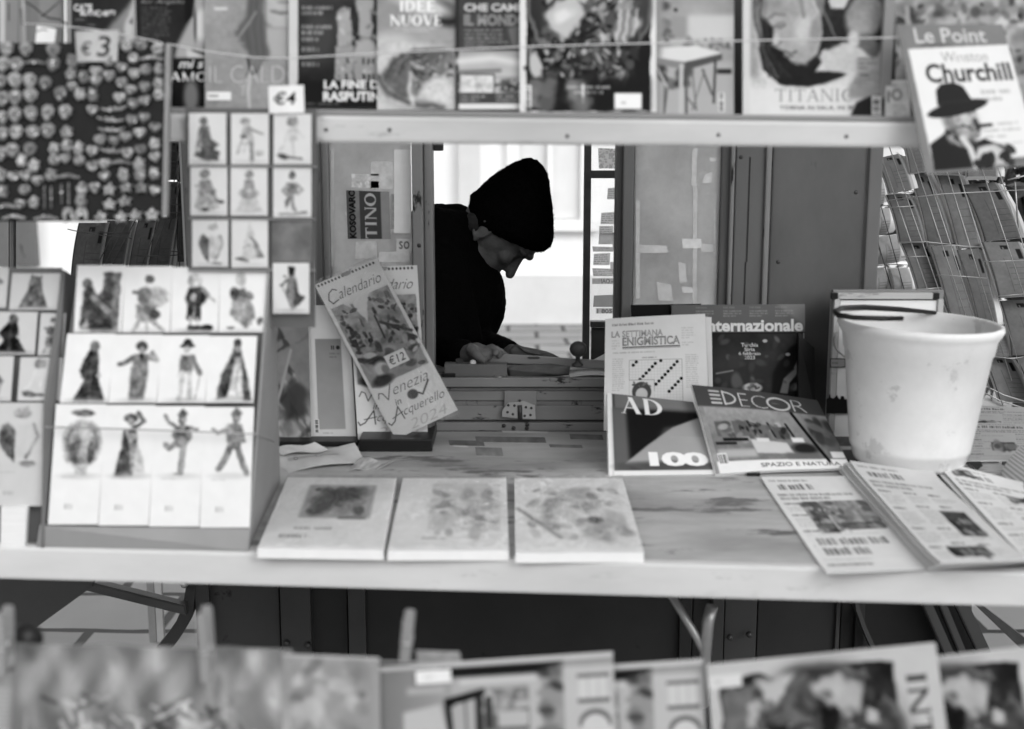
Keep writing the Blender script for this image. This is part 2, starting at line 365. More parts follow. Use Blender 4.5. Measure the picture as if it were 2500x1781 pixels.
    def bits(s, x0, y0, x1, y1, n, r0, r1, v0, v1, a=.9, soft=.5, seed=1, asp=2.2):   # scatter of soft patches (food, foliage, flowers)
        g = random.Random(seed)
        for _ in range(n):
            r = g.uniform(r0, r1); s.ell(g.uniform(x0, x1), g.uniform(y0, y1), r * g.uniform(1, asp), r, g.uniform(v0, v1), soft, g.uniform(0, 180), a)
        return s
    def tri_mask(s, v, t):
        m = np.zeros((s.H, s.W), np.float32); q = (v - s.o) * np.array([s.W / s.w, s.H / s.h])
        for a, b, c in q[t] if len(t) else []:
            x0, x1 = int(max(min(a[0], b[0], c[0]) - 1, 0)), int(min(max(a[0], b[0], c[0]) + 2, s.W)); y0, y1 = int(max(min(a[1], b[1], c[1]) - 1, 0)), int(min(max(a[1], b[1], c[1]) + 2, s.H))
            if x1 <= x0 or y1 <= y0: continue
            Y, X = np.mgrid[y0:y1, x0:x1] + .5
            e = lambda p, r: (r[0] - p[0]) * (Y - p[1]) - (r[1] - p[1]) * (X - p[0])
            A, B_, C = e(a, b), e(b, c), e(c, a)
            m[y0:y1, x0:x1] = np.maximum(m[y0:y1, x0:x1], (((A >= 0) & (B_ >= 0) & (C >= 0)) | ((A <= 0) & (B_ <= 0) & (C <= 0))).astype(np.float32))
        return m
    def text(s, st, x, y, wd, ht, v, bold=0., shear=0., rot=0., soft=0., a=1., sp=1.):   # lettering fitted to a box; rot about the box centre
        p, t = text_tris(st, bold, shear, sp)
        q = (p - .5) * np.array([wd, ht]); c, n = math.cos(R(rot)), math.sin(R(rot))
        q = np.stack([q[:, 0] * c - q[:, 1] * n, q[:, 0] * n + q[:, 1] * c], 1) + np.array([x + wd / 2, y + ht / 2])
        m = s.tri_mask(q, t); return s.mix(blur(m, soft * s.k / 2) if soft else m, v, a)
    def serif(s, st, x, y, wd, ht, v, rot=0., soft=0., a=1., K=.17, k=.07):
        gl = [serif_glyph(c, K, k) for c in st]; tot = sum(g[0] for g in gl); cx, cy = x + wd / 2, y + ht / 2; c, n = math.cos(R(rot)), math.sin(R(rot)); o = 0; m = np.zeros(s.a.shape, np.float32)
        for adv, rings in gl:
            for r in rings:
                q = [((o + px) / tot * wd - wd / 2, py * ht - ht / 2) for px, py in r]
                m = np.maximum(m, s.pmask([[(cx + u * c - e * n, cy + u * n + e * c) for u, e in q]]))
            o += adv
        return s.mix(blur(m, soft * s.k / 2) if soft else m, v, a)
    def lines(s, x0, y0, x1, y1, n, v, fill=.55, a=.8, seed=3, align='l'):     # unreadable small print: rows of word-like dashes
        if y1 - y0 < 1 or x1 - x0 < 2: return s
        g = random.Random(seed); lh = (y1 - y0) / n
        for i in range(n):
            ln = (x1 - x0) * (1 if i < n - 1 else .6) * g.uniform(.8, 1); x = x0 if align == 'l' else (x0 + x1 - ln) / 2; e = x + ln; y = y0 + lh * (i + .5)
            while x < e:
                wl = min(lh * g.uniform(.8, 3.), e - x)
                q = x
                while q < x + wl:
                    cw = lh * fill * g.uniform(.35, .6); s.rect(q, y - lh * fill * g.choice((.4, .5, .6)), min(q + cw, x + wl), y + lh * fill * .4, v, 0, a * g.uniform(.55, 1)); q += cw * 1.35
                x += wl + lh * .35
        return s
    def barcode(s, x0, y0, x1, y1, vert=False, seed=1):
        s.rect(x0, y0, x1, y1, .93); g = random.Random(seed); p = (y0 if vert else x0) + 2
        while p < (y1 if vert else x1) - 2:
            q = g.uniform(.8, 2.6)
            if vert: s.rect(x0 + 2, p, x1 - 3, p + q, .1)
            else: s.rect(p, y0 + 2, p + q, y1 - 3, .1)
            p += q + g.uniform(.8, 2.2)
        return s
    def out(s): return s.a.reshape(s.H // 2, 2, s.W // 2, 2).mean((1, 3))
INK_GAIN = .77
def sheet(name, quad, cv, th, m, parent=None, bend=None, edge=.75, back=None, wave=0.):
    """a printed sheet, book or magazine: dense front grid carrying the print, real thickness, paper edges and a plain back"""
    A = cv.out() if isinstance(cv, Cv) else cv
    h, wd = A.shape; TL, TR, BR, BL = [np.array(p, float) for p in quad]
    nrm = np.cross(BL - TL, TR - TL); nrm /= np.linalg.norm(nrm)
    u, v = np.meshgrid(np.linspace(0, 1, wd), np.linspace(0, 1, h)); U, V = u[..., None], v[..., None]
    F = TL * (1 - U) * (1 - V) + TR * U * (1 - V) + BR * U * V + BL * (1 - U) * V
    if bend: F = F + nrm * bend(u, v)[..., None]
    nv = h * wd; F = F.reshape(-1, 3)
    idx = np.arange(nv).reshape(h, wd)
    q = np.stack([idx[:-1, :-1], idx[1:, :-1], idx[1:, 1:], idx[:-1, 1:]], -1).reshape(-1, 4)
    per = np.concatenate([idx[0, :], idx[1:, -1], idx[-1, -2::-1], idx[-2:0:-1, 0]])
    np_ = len(per)
    # edge band (own vertices so the print stays crisp) and back
    e0 = F[per]; e1 = e0 - nrm * th
    verts = np.concatenate([F, e0, e1]); a0 = nv + np.arange(np_); a1 = a0 + np_
    nx = np.roll(np.arange(np_), -1)
    side = np.stack([a0, a0[nx], a1[nx], a1], -1)
    faces = [tuple(x) for x in q.tolist()] + [tuple(x) for x in side.tolist()]
    smooth = [True] * len(q) + [False] * len(side)
    cols = np.concatenate([np.clip(A, .01, 1).reshape(-1) ** 2.2 * INK_GAIN, np.full(2 * np_, edge ** 2.2)])
    if bend:                              # curved back: a second grid
        Bk = F - nrm * th * .98; o = len(verts); verts = np.concatenate([verts, Bk]); faces += [tuple(x) for x in (q[:, ::-1] + o).tolist()]; smooth += [True] * len(q)
        cols = np.concatenate([cols, np.full(nv, (back or edge) ** 2.2)])
    else:
        c4 = [0, wd - 1, wd + h - 2, 2 * wd + h - 3]; o = len(verts); verts = np.concatenate([verts, e1[c4]]); faces.append((o, o + 1, o + 2, o + 3)); smooth.append(False); cols = np.concatenate([cols, np.full(4, (back or edge) ** 2.2)])
    me = bpy.data.meshes.new(name); me.from_pydata(verts.tolist(), [], faces); me.polygons.foreach_set('use_smooth', smooth)
    at = me.color_attributes.new('ink', 'FLOAT_COLOR', 'POINT'); at.data.foreach_set('color', np.stack([cols, cols, cols, np.ones_like(cols)], 1).astype(np.float32).ravel())
    me.update(); return link(name, me, m, parent)
def quadY(pts, Ys):                        # four photo pixels with a depth each
    Ys = Ys if isinstance(Ys, (list, tuple)) else [Ys] * 4
    return [P(x, y, Y) for (x, y), Y in zip(pts, Ys)]
def quadZ(pts, zs):
    zs = zs if isinstance(zs, (list, tuple)) else [zs] * 4
    return [P(x, y, z=z) for (x, y), z in zip(pts, zs)]
def up(quad, k):                            # lengthen a quad upwards (its unseen top)
    TL, TR, BR, BL = quad; return [TL + (TL - BL) * k, TR + (TR - BR) * k, BR, BL]
# ================================================================== the place: ground, street, kiosk
def ground_mat(name, g, sx, sy, var=.25, mort=.012):
    m = bpy.data.materials.new(name); m.use_nodes = True; n = m.node_tree; n.nodes.clear(); L = n.links.new
    out = n.nodes.new('ShaderNodeOutputMaterial'); b = n.nodes.new('ShaderNodeBsdfPrincipled'); tc = n.nodes.new('ShaderNodeTexCoord')
    nz = n.nodes.new('ShaderNodeTexNoise'); nz.inputs['Scale'].default_value = 2.5; nz.inputs['Detail'].default_value = 8; L(tc.outputs['Object'], nz.inputs['Vector'])
    ad = n.nodes.new('ShaderNodeVectorMath'); ad.operation = 'MULTIPLY_ADD'; L(nz.outputs['Color'], ad.inputs[0]); ad.inputs[1].default_value = (.06, .06, 0); L(tc.outputs['Object'], ad.inputs[2])
    br = n.nodes.new('ShaderNodeTexBrick'); L(ad.outputs[0], br.inputs['Vector']); br.inputs['Scale'].default_value = 1
    br.inputs['Brick Width'].default_value = sx; br.inputs['Row Height'].default_value = sy; br.inputs['Mortar Size'].default_value = .02; br.inputs['Mortar Smooth'].default_value = .4
    br.inputs['Color1'].default_value = (g, g, g, 1); br.inputs['Color2'].default_value = (g * (1 - var),) * 3 + (1,); br.inputs['Mortar'].default_value = (mort,) * 3 + (1,)
    rp = n.nodes.new('ShaderNodeMapRange'); rp.inputs['To Min'].default_value = .72; rp.inputs['To Max'].default_value = 1.2; L(nz.outputs['Fac'], rp.inputs[0])
    mx = n.nodes.new('ShaderNodeMix'); mx.data_type = 'RGBA'; mx.blend_type = 'MULTIPLY'; mx.inputs[0].default_value = 1; L(br.outputs['Color'], mx.inputs[6]); L(rp.outputs[0], mx.inputs[7])
    L(mx.outputs[2], b.inputs['Base Color']); b.inputs['Roughness'].default_value = .55
    bp = n.nodes.new('ShaderNodeBump'); bp.inputs['Strength'].default_value = .5; bp.inputs['Distance'].default_value = .02; L(br.outputs['Fac'], bp.inputs['Height']); bp.invert = True; L(bp.outputs[0], b.inputs['Normal'])
    L(b.outputs[0], out.inputs[0]); return m
g = MB(); g.box(-80, 80, -40, 120, -.3, 0)
tag(g.build('ground', ground_mat('stone paving', .30, .46, .34)), kind='structure')

# pale building across the street
bld = thing('building', (0, 11, 0), 'pale plastered building across the street behind the kiosk, with tall framed windows', 'building')
m = MB(); m.box(-16, 16, 11, 14, 0, 9); m.build('wall', M['plaster'], bld)
m = MB(); m.box(-16, 16, 10.93, 11.0, .0, .42); m.build('plinth', M['plaster2'], bld)
m = MB(); m.box(-16, 16, 10.8, 11.0, 4.3, 4.55); m.build('cornice', M['plaster2'], bld)
for x in (-9.7, -6.6, -3.55, -.36, 3.2, 6.2, 9.4):
    m = MB(); m.box(x - .09, x + .09, 10.9, 11.0, .42, 4.3); m.build('pilaster', M['plaster2'], bld)
for x in (-8.1, -5.1, -2.0, .32, 4.7, 7.8):
    fr = MB()
    for a in ((x - .36, x - .26, .9, 2.9), (x + .26, x + .36, .9, 2.9), (x - .26, x + .26, 2.8, 2.9), (x - .42, x + .42, .8, .9), (x - .02, x + .02, .9, 2.8)): fr.box(a[0], a[1], 10.92, 11.0, a[2], a[3])
    f = fr.build('window', M['plaster'], bld)
    m = MB(); m.box(x - .258, x + .258, 10.975, 10.995, .905, 2.795); m.build('pane', M['pane'], f)

for x in (-4.22,):
    m = MB(); m.box(x - .2, x + .16, 10.9, 10.985, .5, 3.2); m.build('shutter', M['kiosk'], bld)

# bushy tree to the right, behind the postcard racks
def tree(px, py, Y, label, n, rad, seed):
    c = P(px, py, Y); g = random.Random(seed)
    t = thing('tree', (c.x, Y, 0), label, 'tree')
    m = MB(); m.tube([(c.x, Y, 0), (c.x + .05, Y, .6), (c.x - .04, Y, c.z - .3), (c.x + .05, Y, c.z + rad * .6)], [.09, .075, .06, .02], 10)
    for k in range(7):
        a = g.uniform(0, 6.28); m.tube([(c.x, Y, c.z - .35 + k * .08), (c.x + .5 * math.cos(a) * rad, Y + .5 * math.sin(a) * rad, c.z + g.uniform(-.1, .3)), (c.x + .9 * math.cos(a) * rad, Y + .9 * math.sin(a) * rad, c.z + g.uniform(-.1, .5))], [.03, .018, .006], 6)
    m.build('trunk', M['bark'], t)
    lf = bmesh.new(); cl = [Vector((g.gauss(0, .5), g.gauss(0, .5), g.gauss(0, .5))) for _ in range(26)]
    for i in range(n):
        q = g.choice(cl); p = Vector((c.x, Y, c.z)) + (q + Vector((g.gauss(0, .16), g.gauss(0, .16), g.gauss(0, .16)))) * rad
        d = Vector((g.gauss(0, 1), g.gauss(0, 1), g.gauss(-.3, .7))).normalized(); s_ = d.cross(Vector((g.random(), g.random(), g.random()))).normalized(); ln, wd = g.uniform(.07, .13), g.uniform(.012, .024); nn = d.cross(s_)
        v = [lf.verts.new(x) for x in (p, p + d * ln * .45 + s_ * wd, p + d * ln + nn * .01, p + d * ln * .45 - s_ * wd)]; lf.faces.new(v)
    me = bpy.data.meshes.new('crown'); lf.to_mesh(me); lf.free(); link('crown', me, M['leaf'], t)
tree(2530, 470, 5.0, 'dark leafy tree beyond the postcard racks at the right', 3800, .62, 5)

# ------------------------------------------------------------------ the kiosk
KX0, KX1, KY1, KTOP = -.78, .845, 4.2, 2.34
kiosk = thing('newsstand_kiosk', (0, WALL, 0), 'small grey wooden newsstand kiosk with an open serving window and worn paint', 'kiosk')
m = MB(); m.box(KX0, KX1, WALL + .05, KY1, .10, .16); m.build('floor_board', M['inner'], kiosk)
m = MB(); m.box(KX0 - .1, KX1 + .1, WALL - .12, KY1 + .15, KTOP, KTOP + .06); m.build('roof', M['inner'], kiosk)
m = MB(); m.box(-1.7, 1.75, 2.36, WALL - .1205, KTOP + .02, KTOP + .05, .004); m.build('added_shade_roof', M['kiosk2'], kiosk)  # unseen overhang, added to keep top light off the stall
m = MB(); m.box(KX0, KX0 + .025, WALL + .09, KY1, .16, KTOP); m.build('side_wall', M['inner'], kiosk)
m = MB(); m.box(KX1 - .025, KX1, WALL + .09, KY1, .16, KTOP); m.build('side_wall', M['inner'], kiosk)
m = MB(); m.box(KX0 + .025, KX1 - .025, KY1 - .025, KY1, .16, .80); m.build('rear_panel', M['kiosk2'], kiosk)
def wpost(name, x0, x1, y0, y1, mt, dy=0., dep=.06, bev=.004):
    m = MB(); m.pbox(x0, y0, x1, y1, WALL + dy, dep, bev); return m.build(name, M[mt], kiosk)
# upper front: posts left to right (photo pixels on the front plane)
wpost('corner_post', 452, 520, 120, 1090, 'kiosk2', .0, .09)
wpost('front_panel', 522, 764, 120, 1090, 'panel', .02, .02)
wpost('window_post', 766, 786, 120, 1040, 'kiosk2', -.004)
wpost('window_post', 788, 806, 120, 1040, 'frame', .012)
wpost('window_post', 1007, 1034, 120, 1040, 'frame', -.006)
wpost('window_post', 1035.5, 1057, 120, 923, 'frame', .01)
wpost('window_post', 1504, 1519, 120, 923, 'kiosk2', .02)
wpost('window_post', 1520, 1546, 120, 1040, 'kiosk', -.004)
wpost('window_post', 1757, 1779, 120, 1040, 'kiosk2', .012)
wpost('window_post', 1780, 1790, 120, 1040, 'frame', .0)
wpost('wall_board', 1791, 1864, 120, 1040, 'kiosk', .008)
wpost('window_post', 1865, 1878, 120, 1040, 'frame', -.002)
wpost('front_panel', 1880, 2108, 120, 1040, 'panel', .02, .02)
wpost('corner_post', 2113, 2146, 120, 1090, 'kiosk', .01, .08)
wpost('lintel', 524, 1746, 20, 118, 'kiosk2', -.01, .08)
for x, y0, y1 in ((1826, 384, 640), (1817, 640, 760)):
    m = MB(); m.pbox(x, y0, x + 3, y1, WALL + .0065, .003); m.build('groove', M['lower'], kiosk)
for x, y in ((1809, 384), (1900, 640), (2090, 470), (1023, 600), (1023, 850)):
    m = MB(); m.lathe(P(x, y, WALL + (.008 if x < 1880 and x > 1100 else .02 if x > 1100 else -.006)), [(.005, 0), (.004, .0012), (.0015, .0018)], 12, (0, -1, 0)); m.build('screw_head', M['metald'], kiosk)
# bits of putty and splinters hanging from the top edge of the opening
m = MB(); m.pbox(1057, 340, 1082, 369, WALL + .02, .02, .003); m.build('lintel_block', M['lower'], kiosk)
def pane(name, x0, y0, x1, y1, Y, mt):
    m = MB(); m.pbox(x0, y0, x1, y1, Y, .004); return m.build(name, M[mt], kiosk)
pl = pane('window_pane', 806.5, 250, 1006.5, 1035, WALL + .03, 'glass')
pr = pane('window_pane', 1546.5, 250, 1756.5, 1035, WALL + .03, 'glass')
# clippings, tape and painted reflection strips on the panes (they move with the glass)
def clip(x0, y0, x1, y1, paint, parent, name='clipping', bg=.7, skew=0, Y=WALL + .028, res=.7, mt='inkp'):
    c = Cv(x1 - x0, y1 - y0, bg, res, x0, y0); paint(c)
    return sheet(name, quadY([(x0, y0), (x1, y0 + skew), (x1 + skew, y1), (x0 + skew, y1)], Y), c, .0006, M[mt], parent)
def c1(c):
    c.noise(30, .08); c.rect(845, 466, 864, 585, .42, 1); c.text('KOSOVARO', 800, 514, 118, 16, .06, .03, rot=-90)
    c.rect(877, 465, 928, 585, .33); c.serif('TINO', 846, 512, 114, 28, .86, rot=-90, K=.2, k=.09); c.rect(929, 466, 950, 585, .72, 1, .6)
clip(845, 465, 950, 584, c1, pl, skew=4, bg=.62)
clip(954, 474, 985, 560, lambda c: (c.noise(20, .06), c.text('VERT', 930, 505, 78, 20, .62, rot=-90, soft=1)), pl, bg=.76)
clip(962, 366, 1003, 570, lambda c: c.noise(40, .03), pl, 'reflection_strip', bg=.95, Y=WALL + .0265, mt='inkm')  # bright reflection on the pane, painted as a pale strip
clip(806.8, 366, 816, 650, lambda c: c.noise(20, .05), pl, 'reflection_strip', bg=.84, Y=WALL + .0266, mt='inkm')  # strip of light at the pane's left side, painted likewise
clip(968, 585, 1005, 615, lambda c: (c.noise(12, .1), c.text('so', 975, 590, 24, 18, .3, soft=1)), pl, bg=.86, mt='inkm')
clip(868, 590, 920, 632, lambda c: c.noise(14, .12), pl, bg=.80, mt='inkm'); clip(925, 615, 1000, 640, lambda c: c.noise(14, .1), pl, bg=.86, mt='inkm')
clip(858, 425, 925, 460, lambda c: (c.noise(10, .2), c.bits(860, 427, 925, 458, 12, 2, 5, .75, .95)), pl, bg=.80, mt='inkm'); clip(905, 395, 960, 462, lambda c: c.noise(16, .12), pl, bg=.84, mt='inkm')
for (x0, y0, x1, y1, g_, sk) in ((1690, 365, 1703, 455, .86, -3), (1692, 455, 1703, 742, .84, -2), (1665, 583, 1712, 607, .96, 1), (1552, 598, 1628, 618, .90, 2), (1712, 596, 1745, 616, .86, 0), (1603, 690, 1638, 735, .88, 5), (1655, 640, 1673, 690, .88, 4), (1720, 426, 1740, 448, .90, -5), (1733, 385, 1748, 396, .9, 2), (1664, 700, 1690, 716, .93, 3), (1552, 490, 1562, 730, .93, 0), (1742, 520, 1749, 690, .93, 0)):
    clip(x0, y0, x1, y1, lambda c: c.noise(12, .06), pr, 'tape_strip', bg=g_ * .97, skew=sk, Y=WALL + .0285 - .0006 * rng.random(), mt='inkm')
# sill and its mouldings under the window
for nm, y0, y1, dy, dep, mt in (('sill', 923, 946, -.05, .14, 'sill'), ('moulding', 947, 954.5, -.033, .08, 'frame'), ('moulding', 955.5, 979, -.037, .08, 'sill'), ('moulding', 979.5, 990.5, -.031, .08, 'frame'), ('sill_board', 991, 1026, -.034, .08, 'sill'), ('moulding', 1027, 1031, -.026, .06, 'kiosk2'), ('moulding', 1032, 1053, -.032, .08, 'sill')):
    m = MB(); Y = WALL + dy; m.box(P(766, 950, Y).x, P(1790, 950, Y).x, Y, WALL + dep - .02, P(1250, y1, Y).z, P(1250, y0, Y).z, .0025); m.build(nm, M[mt], kiosk)
m = MB(); m.pbox(1231, 955, 1310, 1000, WALL - .046, .012, .002); m.build('hinge_block', M['sill'], kiosk)
hb = MB(); pts = [(1226, 1018), (1226, 1003), (1240, 984), (1280, 980), (1306, 990), (1308, 1024), (1262, 1022)]
hb.prism([P(x, y, WALL - .050) for x, y in pts], (0, .003, 0))
hinge = hb.build('hinge_plate', M['metal'], kiosk)
hb = MB(); hb.tube([P(1269, 990, WALL - .053), P(1270, 1024, WALL - .053)], .0055, 10); hb.build('hinge_pin', M['metald'], hinge)
hb = MB()
for x, y in ((1241, 990), (1256, 991), (1239, 1007), (1252, 1012), (1284, 995), (1297, 997), (1281, 1016), (1295, 1014), (1269, 979)): c = P(x, y, WALL - .0505); hb.lathe(c, [(.0032, 0), (.0026, .0012), (.001, .0016)], 10, (0, -1, 0))
hb.build('screw', M['metald'], hinge)
m = MB()
for x, y in ((1254, 1046), (1286, 1046), (1287, 1037), (1230, 1040)): m.lathe(P(x, y, WALL - .033), [(.005, 0), (.004, .002), (.001, .003)], 10, (0, -1, 0))
o = m.build('screw_head', M['metald'], kiosk)
# lower front boards seen under the counter
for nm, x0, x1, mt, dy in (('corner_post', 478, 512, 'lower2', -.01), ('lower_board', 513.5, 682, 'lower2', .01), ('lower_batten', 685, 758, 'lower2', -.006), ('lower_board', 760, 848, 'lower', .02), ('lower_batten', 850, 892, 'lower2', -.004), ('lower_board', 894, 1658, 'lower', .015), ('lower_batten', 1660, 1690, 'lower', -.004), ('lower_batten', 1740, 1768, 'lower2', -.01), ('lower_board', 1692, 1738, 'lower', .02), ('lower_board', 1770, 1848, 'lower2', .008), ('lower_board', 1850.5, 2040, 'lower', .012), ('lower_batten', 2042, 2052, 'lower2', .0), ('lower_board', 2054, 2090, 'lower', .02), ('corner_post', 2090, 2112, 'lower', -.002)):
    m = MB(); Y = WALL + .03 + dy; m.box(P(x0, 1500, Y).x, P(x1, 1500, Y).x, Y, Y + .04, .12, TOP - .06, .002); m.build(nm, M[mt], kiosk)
m = MB()
for x, y in ((700, 1570), (752, 1575), (1782, 1556), (1829, 1549)): m.lathe(P(x, y, WALL + .02), [(.008, 0), (.007, .006), (.002, .009)], 12, (0, -1, 0))
m.build('bolt_head', M['metald'], kiosk)
# curved leg at the lower left corner and the slanting legs at the lower right
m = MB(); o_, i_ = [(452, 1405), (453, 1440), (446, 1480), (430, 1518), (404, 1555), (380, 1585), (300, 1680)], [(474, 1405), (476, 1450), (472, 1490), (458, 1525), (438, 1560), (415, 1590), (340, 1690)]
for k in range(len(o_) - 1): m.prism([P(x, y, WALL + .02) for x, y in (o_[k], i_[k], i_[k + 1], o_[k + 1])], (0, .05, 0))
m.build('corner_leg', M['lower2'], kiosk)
m = MB(); m.lathe(P(452, 1425, WALL + .012), [(.009, 0), (.008, .012), (.003, .016)], 14, (0, -1, 0)); m.build('bolt_head', M['metal'], kiosk)
m = MB(); o_, i_ = [(2086, 1440), (2090, 1490), (2108, 1540), (2130, 1590), (2180, 1680)], [(2096, 1440), (2099, 1485), (2116, 1533), (2140, 1585), (2190, 1672)]
for k in range(len(o_) - 1): m.prism([P(x, y, WALL - .02) for x, y in (o_[k], i_[k], i_[k + 1], o_[k + 1])], (0, .04, 0))
m.build('corner_leg', M['lower2'], kiosk)
m = MB(); m.prism([P(x, y, WALL + .15) for x, y in ((1905, 1425), (2345, 1425), (2350, 1480), (2450, 1720), (1905, 1720))], (0, .02, 0)); m.build('back_board', M['black'], kiosk)
for (xa, xb, w_) in ((2236, 2300, 26), (2277, 2335, 20), (2315, 2385, 34)):
    m = MB(); m.prism([P(xa, 1440, WALL + .06), P(xa + w_, 1440, WALL + .06), P(xb + w_ + 42, 1680, WALL + .06), P(xb + 42, 1680, WALL + .06)], (0, .03, 0), .003); m.build('slanting_leg', M['lower2'], kiosk)
# inner door standing open inside the kiosk: dark frame, papered glass, dark lower panel
DY = WALL + .28
dr = MB()
for a in ((1424, 200, 1441, 1120), (1532, 200, 1550, 1120), (1441.5, 417, 1531.5, 436), (1441.5, 786, 1531.5, 800), (1441.5, 200, 1531.5, 214)): dr.pbox(*a, DY, .028, .002)
door = dr.build('inner_door', M['woodd'], kiosk)
m = MB(); m.pbox(1442, 800.5, 1531, 1118, DY + .012, .01); m.build('door_panel', M['woodd'], door)
gl = MB(); gl.pbox(1441.5, 436.5, 1531.5, 785.5, DY + .012, .004); gl.pbox(1441.5, 214.5, 1531.5, 416.5, DY + .012, .004); gl = gl.build('door_glass', M['clear'], door)
CL = ((1460, 362, 1510, 412, .62, 'm'), (1484, 460, 1508, 487, .40, 'l'), (1468, 520, 1508, 548, .66, 'l'), (1463, 552, 1497, 574, .62, 'l'), (1463, 571, 1498, 597, .45, 'n'), (1446, 602, 1496, 615, .42, 'l'), (1450, 620, 1490, 648, .68, 'l'), (1446, 680, 1510, 694, .45, 't'), (1450, 722, 1508, 750, .16, 'n'), (1455, 753, 1500, 766, .55, 'b'), (1495, 568, 1509, 612, .35, 'l'), (1446, 655, 1508, 675, .78, 'l'), (1490, 640, 1512, 662, .75, 'n'))
for x0, y0, x1, y1, g_, k in CL:
    def pt(c, k=k, b=(x0, y0, x1, y1)):
        c.noise(12, .08)
        if k == 'l': c.lines(b[0] + 2, b[1] + 2, b[2] - 2, b[3] - 2, max(2, int((b[3] - b[1]) / 5)), .2, a=.5)
        if k == 'm': c.bits(b[0], b[1], b[2], b[3], 70, 1, 3, .1, .8, seed=4); c.text('IZE', b[2] - 24, b[1] + 12, 22, 13, .12, .03)
        if k == 't': c.text('IAO - R', b[0] + 22, b[1] + 2, 40, 10, .1, .02)
        if k == 'b': c.text('1 805', b[0] + 3, b[1] + 2, 36, 10, .08, .04)
    clip(x0, y0, x1, y1, pt, gl, bg=min(g_ + .40, .98) if g_ > .3 else g_ + .2, mt='inkd', skew=rng.choice((-2, 0, 1, 2)), Y=DY + .0105, res=1.)

# ------------------------------------------------------------------ counter
def cq(px, py): return P(px, py, z=TOP)
fl, frr = cq(-350, 1328), cq(2850, 1410)
counter = thing('sales_counter', ((fl.x + frr.x) / 2, 2.4, TOP), 'worn wooden sales counter with a pale front edge, folded out from the kiosk', 'counter')
m = MB(); m.prism([fl + Vector((0, .022, 0)), frr + Vector((0, .022, 0)), Vector((frr.x, WALL - .052, TOP)), Vector((fl.x, WALL - .052, TOP))], (0, 0, -.03)); m.build('counter_top', M['counter'], counter)
m = MB(); m.hexa([fl + Vector((0, 0, -.056)), frr + Vector((0, 0, -.056)), frr + Vector((0, .0215, -.056)), fl + Vector((0, .0215, -.056)), fl + Vector((0, 0, .001)), frr + Vector((0, 0, .001)), frr + Vector((0, .0215, .001)), fl + Vector((0, .0215, .001))], .005); m.build('front_edge', M['edge'], counter)
# torn tape and bare patches on the top
for (x0, y0, x1, y1, g_) in ((1160, 1066, 1330, 1082, .33), (1095, 1075, 1180, 1090, .30), (1160, 1092, 1225, 1115, .40), (1225, 1052, 1335, 1058, .85), (1105, 1086, 1140, 1092, .9), (1340, 1085, 1420, 1095, .42), (1390, 1060, 1470, 1075, .36)):
    c = Cv(x1 - x0, y1 - y0, g_ + .14 if g_ < .6 else g_, .5); c.noise(20, .12); sheet('tape_patch', quadZ([(x0, y0), (x1, y0 + 2), (x1 + 4, y1), (x0 + 3, y1 - 2)], TOP + .0008), c, .0004, M['inkm'], counter)
def bracket(x, yt, flip):
    Y = 2.25; t = MB(); a = P(x, yt, Y); t.box(a.x - .05, a.x + .05, Y - .05, Y + .05, TOP - .042, TOP - .0305, .002); br = t.build('bracket_plate', M['metal'], counter)
    t = MB(); p0 = Vector((a.x, Y, TOP - .043)); p1 = Vector((a.x + .03 * flip, Y + .10, TOP - .13)); p2 = Vector((a.x + (.16 if flip > 0 else -.02), WALL, .58))
    t.tube([p0, p1], [.013, .016], 12); t.lathe(p1, [(.004, -.026), (.02, -.016), (.024, 0), (.02, .016), (.004, .024)], 18, (0, 0, 1)); t.build('bracket_knob', M['metal'], counter)
    t = MB(); t.tube([p1, p2], .007, 10); t.build('bracket_strut', M['metald'], counter)
bracket(806, 1460, 1)
Y = 2.3; t = MB(); a = P(1742, 1470, Y); t.box(a.x - .065, a.x + .045, Y - .05, Y + .05, TOP - .042, TOP - .0305, .002); t.build('bracket_plate', M['metal'], counter)
t = MB(); t.tube([P(1738, 1480, Y), P(1728, 1520, Y), P(1722, 1600, Y), P(1716, 1720, Y + .1)], [.011, .012, .011, .011], 12); t.build('bracket_leg', M['metal'], counter)
t = MB(); t.tube([P(1640, 1455, Y), P(1700, 1555, Y), P(1722, 1600, Y)], .0075, 10); t.build('bracket_strut', M['metal'], counter)

# under the counter, left: leaning board, wooden strut, thin metal leg
m = MB(); m.prism([P(x, y, 2.75) for x, y in ((-420, 1380), (228, 1410), (224, 1434), (60, 1553), (-230, 1790), (-420, 1790))], (0, .02, 0)); tag(m.build('leaning_board', M['lower2']), 'dark grey board leaning under the left end of the counter', 'board')
m = MB(); a, b = P(60, 1383, 2.9), P(452, 1480, 2.9); dz = P(200, 1400, 2.9).z - P(200, 1424, 2.9).z
m.prism([a, b, b - Vector((0, 0, dz)), a - Vector((0, 0, dz))], (0, .03, 0), .003); tag(m.build('wooden_strut', M['woodd']), 'dark wooden strut slanting down to the kiosk corner under the counter', 'strut')
m = MB(); a = P(374, 1578, z=0); m.box(a.x - .012, a.x + .012, a.y, a.y + .024, 0.012, .85, .002); pl_ = tag(m.build('metal_post', M['metal']), 'thin metal post standing on the paving under the counter at the left', 'post')
m = MB(); m.box(a.x + .0125, a.x + .036, a.y + .002, a.y + .02, .012, .85, .002); m.build('pale_strip', M['rail'], pl_)
